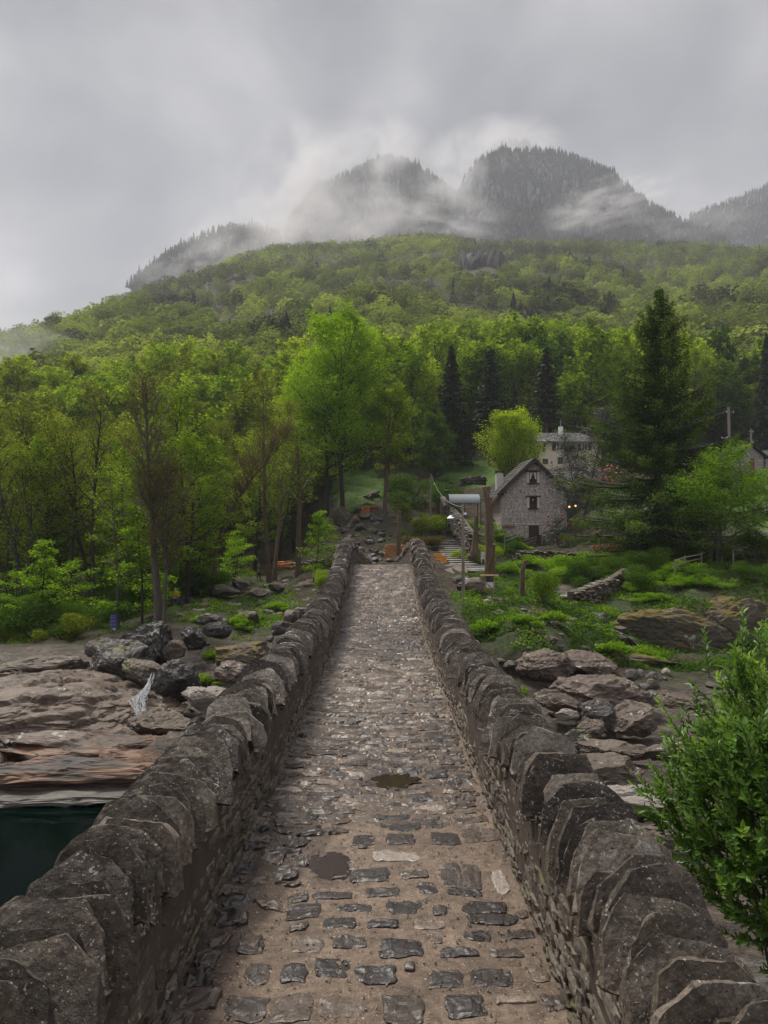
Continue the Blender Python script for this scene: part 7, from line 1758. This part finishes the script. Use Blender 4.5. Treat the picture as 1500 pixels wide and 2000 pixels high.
cable(P(841, 925, 92), P(903, 990, 45.5), .9, 'thin sagging cable from the upper pole down to the street lamp', .022)
cable(P(1424, 802, 116), P(1467, 842, 137), .8, 'thin cable between the tall pole and the pole behind the cottage')
cable(P(1455, 938, 86), P(1385, 965, 60), .3, 'dark wire slanting in front of the right meadow')
cable(P(1108, 830, 114), P(1425, 800, 116), 2.0, 'thin overhead cable from the cream house to the tall pole')
# garden lamps glowing beside the house
for (px, py, lb) in ((1112, 990, 'left of two glowing amber lamps among the dark leaves beside the house'), (1124, 988, 'right of two glowing amber lamps among the dark leaves beside the house')):
    r = empty('hanging_lamp', P(px, py, 77.5)); tag(r, lb, 'lamp'); v, f = ico(2); m_ = MB(); m_.add(v * [.11, .11, .10], f); m_.build('bulb', M['lampglow'], r, smooth=True); m_ = MB(); m_.tube([(0, 0, .08), (0, 0, .16)], [.10, .04], 8); m_.build('cap', M['metal_g'], r)

# ------------------------------------------------------------------ signs
b = P(862, 1120, 58.5); r = empty('signpost', b); tag(r, 'hiking signpost with yellow arrow boards by the gravel path', 'signpost')
s = 58.5 / F; H_ = 40 * s
m_ = MB(); m_.tube([(0, 0, -.3), (0, 0, H_)], .045, 8); m_.build('post', M['metal_g'], r); m_ = MB(); m_.tube([(0, 0, 0), (0, 0, .55)], .10, 8); m_.build('base_sleeve', M['metal_g'], r)
def arrow(x0, x1, z0, z1, y, tipdir, nm='arrow_board', mat='yellow'):
    m_ = MB(); zc = (z0 + z1) / 2; t = .14 * tipdir
    out_ = [(x0, z0), (x1, z0), (x1 + t, zc), (x1, z1), (x0, z1)] if tipdir > 0 else [(x0, z0), (x1, z0), (x1, z1), (x0, z1), (x0 + t, zc)]
    n = len(out_); v = [(p[0], y, p[1]) for p in out_] + [(p[0], y + .03, p[1]) for p in out_]
    m_.add(v, [tuple(range(n)), tuple(range(2 * n - 1, n - 1, -1))] + [(i, (i + 1) % n, n + (i + 1) % n, n + i) for i in range(n)]); o = m_.build(nm, M[mat], r)
    m_ = MB()
    for k in range(2):
        zz_ = z1 - .05 - k * .07
        for q in range(4): m_.box(x0 + .05 + q * (x1 - x0 - .1) / 4, x0 + .02 + (q + .8) * (x1 - x0 - .1) / 4, y - .006, y - .001, zz_ - .012, zz_ + .012)
    m_.build('lettering', M['signblack'], o)
arrow(-.50, .08, H_ - .22, H_ - .02, -.06, -1); arrow(-.42, .40, H_ - .50, H_ - .28, -.07, 1); arrow(-.06, .36, H_ - .74, H_ - .55, -.06, 1)
for (x0, x1, z0, z1) in ((.10, .22, H_ - .22, H_ - .02), (.02, .08, H_ - .82, H_ - .74)):
    m_ = MB(); m_.box(x0, x1, -.08, -.05, z0, z1); m_.build('white_tag', M['signwhite'], r)
r = empty('small_red_sign', P(835, 1110, 55.5)); tag(r, 'small white sign with red marking between the right parapet and the yellow signpost', 'sign'); s = 55.5 / F
m_ = MB(); m_.tube([(0, 0, -.3), (0, 0, .8)], .03, 8); m_.build('post', M['metal_g'], r); m_ = MB(); m_.box(-.12, .12, -.05, -.03, .50, 1.0); pl_ = m_.build('panel', M['signwhite'], r); m_ = MB(); m_.box(-.08, .05, -.056, -.051, .58, .82); m_.box(-.09, .09, -.056, -.051, .87, .93); m_.build('red_marking', M['signred'], pl_)
r = empty('low_red_board', P(848, 1108, 57.5)); tag(r, 'low rusty red board at the foot of the yellow signpost', 'sign'); m_ = MB(); m_.bar((-.25, 0, .2), (.18, 0, .26), .03, .10); m_.build('board', M['log_bark'], r); m_ = MB(); m_.box(-.03, .03, .02, .06, -.3, .25); m_.build('post', M['wood_d'], r)
# white notice
r = empty('white_notice', P(944, 1093, 63)); tag(r, 'white notice board with black print left of the thick pollarded trunk', 'notice')
m_ = MB(); m_.box(-.20, .20, -.02, .0, .05, .62); m_.box(-.16, -.12, .0, .04, -.3, .6); m_.box(.12, .16, .0, .04, -.3, .6); pl_ = m_.build('panel', M['signwhite'], r)
m_ = MB(); rg = np.random.default_rng(3)
for k in range(6):
    for q in range(3): a = -.17 + q * .115; m_.box(a, a + rg.uniform(.05, .10), -.026, -.021, .53 - k * .08, .56 - k * .08 + .01)
m_.build('print', M['signblack'], pl_)
# information board
IB = P(956, 1158, 51.5); s = 51.5 / F; r = empty('information_board', IB); tag(r, 'wooden information board with dark panel and white picture on the grassy bank', 'information board')
for q in (-1, 1):
    m_ = MB(); m_.bar((q * 9.0 * s, 0, -.3), (q * 8.6 * s, 0, 33 * s), .085, .085, up=(0, 1, 0)); m_.build('post', M['boardwood'] if 'boardwood' in M else M.setdefault('boardwood', plain('orange brown timber', (.36, .20, .12, 1), .8, nz=.25, sc=9)), r)
m_ = MB(); m_.box(-18 * s, 18 * s, -.18, .16, 33 * s, 35 * s); m_.build('roof_board', M['boardwood'], r)
m_ = MB(); m_.box(-12 * s, 12 * s, -.05, .07, 8.3 * s, 10 * s); m_.build('bottom_rail', M['boardwood'], r)
m_ = MB(); m_.box(-7.4 * s, 7.4 * s, -.04, .0, 10 * s, 33 * s); pn = m_.build('panel', M['signblack'], r)
m_ = MB(); m_.box(-6.6 * s, 7.2 * s, -.052, -.041, 10.6 * s, 21 * s); pc = m_.build('white_picture', M['signwhite'], pn)
m_ = MB(); pts2 = [(-5.2, 19), (-4.0, 19.6), (-2.2, 16), (1.2, 13.6), (5.6, 12.4), (5.0, 12), (1, 12.2), (-2, 13), (-3.6, 15)]
m_.add([(a * s, -.058, b_ * s) for a, b_ in pts2], [tuple(range(len(pts2)))]); m_.build('dark_motif', M['signblack'], pc)
m_ = MB(); m_.box(1.8 * s, 6.2 * s, -.052, -.041, 26.5 * s, 30.5 * s); m_.build('green_mark', plain('dull green print', (.10, .16, .05, 1), .6), pn)
# blue signs
BB = P(223, 1238, 47.3); s = 47.3 / F; r = empty('blue_sign_stack', BB); tag(r, 'tall blue warning sign in stacked panels leaning by the pale stemmed tree', 'sign')
m_ = MB(); m_.tube([(0, .04, -.3), (0, .04, 36 * s)], .035, 8); m_.build('post', M['metal_g'], r)
rg = np.random.default_rng(8)
for k in range(7):
    z1 = (38 - k * 3.7) * s; m_ = MB(); x0 = -6.8 * s + (0.8 * s if k == 0 else 0) * 1 - k * .06 * s; m_.box(x0, 5.2 * s - k * .1 * s, -.03, .0, z1 - 3.5 * s, z1); pn = m_.build('blue_panel', M['signblue'], r)
    m_ = MB(); m_.box(x0 + .5 * s, x0 + 1.6 * s, -.037, -.031, z1 - 2.5 * s, z1 - 1.2 * s)
    for q in range(5): a = x0 + 2.2 * s + q * 1.8 * s; m_.box(a, a + rg.uniform(.8, 1.5) * s, -.037, -.031, z1 - 2.1 * s, z1 - 1.6 * s)
    m_.build('lettering', M['signwhite'] if k % 2 else plain('faint blue print', (.25, .27, .5, 1), .6), pn)
m_ = MB(); m_.box(-3.2 * s, 3.4 * s, -.03, .0, 3.6 * s, 11.6 * s); pn = m_.build('green_panel', M['signgreen'], r); m_ = MB(); m_.box(-2 * s, 2.4 * s, -.037, -.031, 9.2 * s, 10.6 * s); m_.box(0, 1.8 * s, -.037, -.031, 5 * s, 8 * s); m_.build('lettering', M['signwhite'], pn)

# ------------------------------------------------------------------ rustic fences on the right bank
def fence(pts_, label, seed):
    rg = np.random.default_rng(seed); o0 = np.array(pts_[0]); r = empty('rustic_fence', o0); tag(r, label, 'fence'); p = [np.array(a) - o0 for a in pts_]
    for a in p: m_ = MB(); m_.tube([a + [0, 0, -.5], a + [rg.normal(0, .03), 0, .75]], .06, 7); m_.build('post', M['wood_g'], r)
    for k in (.62, .28):
        m_ = MB(); q = np.array([a + [0, 0, k + rg.normal(0, .03)] for a in p]); m_.tube(q, .035, 6); m_.build('rail', M['wood_g'], r)
fence([P(1318, 1113, 54), P(1337, 1106, 55), P(1370, 1098, 57), P(1388, 1090, 59)], 'rustic pole fence below the dark conifer', 1)
fence([P(1432, 1092, 57), P(1452, 1085, 58), P(1476, 1078, 60), P(1505, 1072, 61)], 'rustic pole fence at the right edge under the meadow', 2)
fence([P(985, 1062, 74), P(1005, 1055, 76), P(1025, 1046, 80)], 'light rail fence in front of the stone house', 3)
r = empty('slab_shed', P(1490, 1062, 66)); tag(r, 'small dark shed with grey slab roof below the meadow at the right edge', 'shed')
m_ = slab_roof(np.random.default_rng(5), (-1.3, -.6, -.35), (.6, -.6, .0), (1.3, 1.6, 1.1), (-.5, 1.6, .6), 4, 4, .08); m_.build('roof', M['roofgrey'], r); m_ = MB(); m_.box(-.6, 1.4, -.2, 1.6, -1.5, -.15); m_.build('wall', M['hmortar'], r)
r = empty('meadow_bench', P(1460, 1006, 90)); tag(r, 'low plank bench at the foot of the right meadow', 'bench'); m_ = MB(); m_.box(-1.8, .9, -.2, .25, .42, .5); m_.build('seat', M['wood_g'], r)
for q in (-1.5, .6): m_ = MB(); m_.box(q, q + .1, -.15, .2, -.2, .42); m_.build('leg', M['wood_d'], r)
for (px, py, D, lb) in ((1495, 1002, 92, 'white marker stake in the right meadow'), (930, 921, 116, 'pale wooden stake on the upper lawn')):
    h = 15 / F * D; m_ = MB(); m_.box(-.05, .05, -.05, .05, -.2, h * .9); m_.add([(-.05, -.05, h * .9), (.05, -.05, h * .9), (.05, .05, h * .9), (-.05, .05, h * .9), (0, 0, h)], [(0, 1, 4), (1, 2, 4), (2, 3, 4), (3, 0, 4)]); o = m_.build('marker_stake', M['signwhite'] if px > 1000 else M['wood_m']); o.location = P(px, py, D); tag(o, lb, 'stake')

# ------------------------------------------------------------------ people
def skin(name, nodes, edges, mat, parent, sub=2):
    me = bpy.data.meshes.new(name); me.from_pydata([n[:3] for n in nodes], edges, []); o = bpy.data.objects.new(name, me); COL.objects.link(o); me.materials.append(mat)
    sk = o.modifiers.new('skin', 'SKIN'); ss = o.modifiers.new('sub', 'SUBSURF'); ss.levels = sub; ss.render_levels = sub
    if not me.skin_vertices: 
        bpy.context.view_layer.objects.active = o
    for i, n in enumerate(nodes):
        rr = n[3] if hasattr(n[3], '__len__') else (n[3], n[3]); me.skin_vertices[0].data[i].radius = rr
    me.skin_vertices[0].data[0].use_root = True
    for p in me.polygons: p.use_smooth = True
    sk.use_smooth_shade = True; o.parent = parent; return o
M['skin'] = plain('skin', (.42, .24, .17, 1), .6, nz=.05); M['navy'] = plain('dark jacket cloth', (.050, .062, .100, 1), .8); M['blackcloth'] = plain('black trousers', (.015, .016, .020, 1), .85); M['redcloth'] = plain('red jacket cloth', (.55, .03, .05, 1), .7)
M['bluecloth'] = plain('blue trousers', (.035, .07, .15, 1), .8); M['hair_g'] = plain('grey hair', (.45, .43, .42, 1), .8); M['hair_b'] = plain('brown hair', (.16, .07, .035, 1), .8)
def person(loc, rz, seated, jacket, trousers, hair, label):
    r = empty('person', loc, rz); tag(r, label, 'person'); hip = .48 if seated else .95
    N = [(0, 0, hip, .12), (0, 0, hip + .22, .13), (0, 0, hip + .46, .15), (0, 0, hip + .57, .06), (0, -.01, hip + .66, .09), (0, -.01, hip + .76, .085)]; E = [(0, 1), (1, 2), (2, 3), (3, 4), (4, 5)]; J = []; T = []
    for s in (-1, 1):
        b = len(N); N += [(s * .19, 0, hip + .50, .06), (s * .26, -.02, hip + .24, .045), (s * .20, -.20 if seated else -.04, hip + (.06 if seated else -.0), .034), (s * .17, -.27 if seated else -.06, hip + (.05 if seated else -.08), .03)]
        E += [(2, b), (b, b + 1), (b + 1, b + 2), (b + 2, b + 3)]; J.append([(s * .19, 0, hip + .50, .075), (s * .26, -.02, hip + .24, .06), (s * .20, -.20 if seated else -.04, hip + (.06 if seated else .02), .045)])
        b = len(N)
        if seated: lg = [(s * .10, -.05, hip - .01, .09), (s * .14, -.45, hip + .02, .065), (s * .13, -.48, .06, .042), (s * .13, -.62, .04, .035)]
        else: st = .16 * s; lg = [(s * .09, 0, hip - .08, .09), (s * .10, -st * .6 - .02, .50, .065), (s * .10, -st + .04 * s, .07, .042), (s * .10, -st - .12, .035, .036)]
        N += lg; E += [(0, b), (b, b + 1), (b + 1, b + 2), (b + 2, b + 3)]; T.append([(a[0], a[1], a[2], a[3] * 1.18) for a in lg[:3]])
    skin('body', N, E, M['skin'], r)
    jn = [(0, 0, hip + .02, .15), (0, 0, hip + .24, .155), (0, 0, hip + .47, .165)]; je = [(0, 1), (1, 2)]
    for a in J: b = len(jn); jn += a; je += [(2, b), (b, b + 1), (b + 1, b + 2)]
    skin('jacket', jn, je, M[jacket], r)
    tn_ = [(0, 0, hip, .15)]; te = []
    for a in T: b = len(tn_); tn_ += a; te += [(0, b), (b, b + 1), (b + 1, b + 2)]
    skin('trousers', tn_, te, M[trousers], r)
    v, f = ico(3); h = v * [.095, .11, .10]; h[:, 2] = np.maximum(h[:, 2], -.03 + .0 * h[:, 1]); m_ = MB(); m_.add(h + [0, .012, hip + .765], f); m_.build('hair', M[hair], r, smooth=True)
    for s in (-1, 1): m_ = MB(); b_ = T[0 if s < 0 else 1][2]; v, f = ico(2); m_.add(v * [.05, .13, .045] + [b_[0], b_[1] - .06, .045], f); m_.build('shoe', M['blackcloth'], r)
person(at(505, 0, 80), radians(75), False, 'navy', 'blackcloth', 'hair_b', 'person in dark jacket walking along the edge of the left wood')
person(P(343, 1181, 60.9), radians(15), True, 'redcloth', 'bluecloth', 'hair_g', 'person in red jacket and blue trousers sitting on a dark boulder')
# ------------------------------------------------------------------ mist clinging to the slopes
def mist_mat(name, dens, sc, seed, lo=.46, hi=.64, st=(1, 1, 1)):
    m, nt, out = new_mat(name); L = nt.links
    tc = nt.nodes.new('ShaderNodeTexCoord')          # object space, unit ellipsoid
    ln = nt.nodes.new('ShaderNodeVectorMath'); ln.operation = 'LENGTH'; L.new(tc.outputs['Object'], ln.inputs[0])
    fo = nt.nodes.new('ShaderNodeMapRange'); fo.inputs['From Min'].default_value = 1.0; fo.inputs['From Max'].default_value = .25; L.new(ln.outputs['Value'], fo.inputs['Value'])
    mp = nt.nodes.new('ShaderNodeMapping'); mp.inputs['Scale'].default_value = st; mp.inputs['Location'].default_value = (seed, seed * .7, 0); L.new(tc.outputs['Object'], mp.inputs['Vector'])
    n = nd(nt, 'ShaderNodeTexNoise', Scale=sc, Detail=3, Roughness=.55, Distortion=.4); L.new(mp.outputs[0], n.inputs['Vector'])
    r = nt.nodes.new('ShaderNodeMapRange'); r.inputs['From Min'].default_value = lo; r.inputs['From Max'].default_value = hi; L.new(n.outputs['Fac'], r.inputs['Value'])
    a = nt.nodes.new('ShaderNodeMath'); a.operation = 'MULTIPLY'; L.new(fo.outputs[0], a.inputs[0]); L.new(r.outputs[0], a.inputs[1])
    b = nt.nodes.new('ShaderNodeMath'); b.operation = 'MULTIPLY'; b.inputs[1].default_value = dens; L.new(a.outputs[0], b.inputs[0])
    pv = nd(nt, 'ShaderNodeVolumePrincipled'); pv.inputs['Color'].default_value = (.98, .97, .98, 1); L.new(b.outputs[0], pv.inputs['Density']); pv.inputs['Anisotropy'].default_value = .1
    L.new(pv.outputs[0], out.inputs['Volume']); m.cycles.volume_step_rate = 1.0 if hasattr(m, 'cycles') else 1
    return m
def mist(px, py, D, w, h, dep, dens, sc, seed, rot=0, **k):
    v, f = ico(3); mb = MB(); mb.add(v, f); o = mb.build('mist', mist_mat('mist', dens, sc, seed, **k)); o.location = P(px, py, D); o.scale = (w / F * D / 2, dep / 2, h / F * D / 2); o.rotation_euler = (0, radians(rot), 0); tag(o, kind='stuff')
mist(660, 380, 1080, 420, 240, 420, .026, 1.7, 3, rot=-12, st=(1, 1, .9))
mist(600, 440, 950, 420, 110, 260, .017, 2.0, 5, rot=-10)
mist(860, 425, 1080, 330, 90, 200, .014, 2.4, 8, rot=8)
mist(985, 285, 1750, 260, 90, 260, .014, 1.6, 11, lo=.35)
mist(885, 350, 1250, 150, 180, 220, .014, 1.6, 14, lo=.4)
mist(1180, 400, 1080, 300, 90, 160, .020, 2.2, 17, rot=-14, st=(1, 1, 1.4))
mist(1330, 430, 1200, 330, 80, 260, .006, 2.0, 19)
mist(370, 520, 850, 330, 90, 200, .016, 2.2, 23, rot=-32)
mist(30, 735, 290, 420, 190, 150, .030, 1.8, 29, rot=-12)
mist(300, 620, 480, 380, 90, 130, .007, 2.2, 31, rot=-25)
mist(500, 480, 850, 300, 90, 200, .008, 2.2, 37, rot=-10)
mh, nt, out = new_mat('valley haze')
pv = nd(nt, 'ShaderNodeVolumePrincipled'); pv.inputs['Color'].default_value = (.84, .87, .94, 1); pv.inputs['Density'].default_value = .00021; pv.inputs['Anisotropy'].default_value = .2
nt.links.new(pv.outputs[0], out.inputs['Volume'])
mb = MB(); mb.box(-3400, 3400, -120, 2950, -60, 1160)
hz = mb.build('haze', mh); tag(hz, kind='stuff')
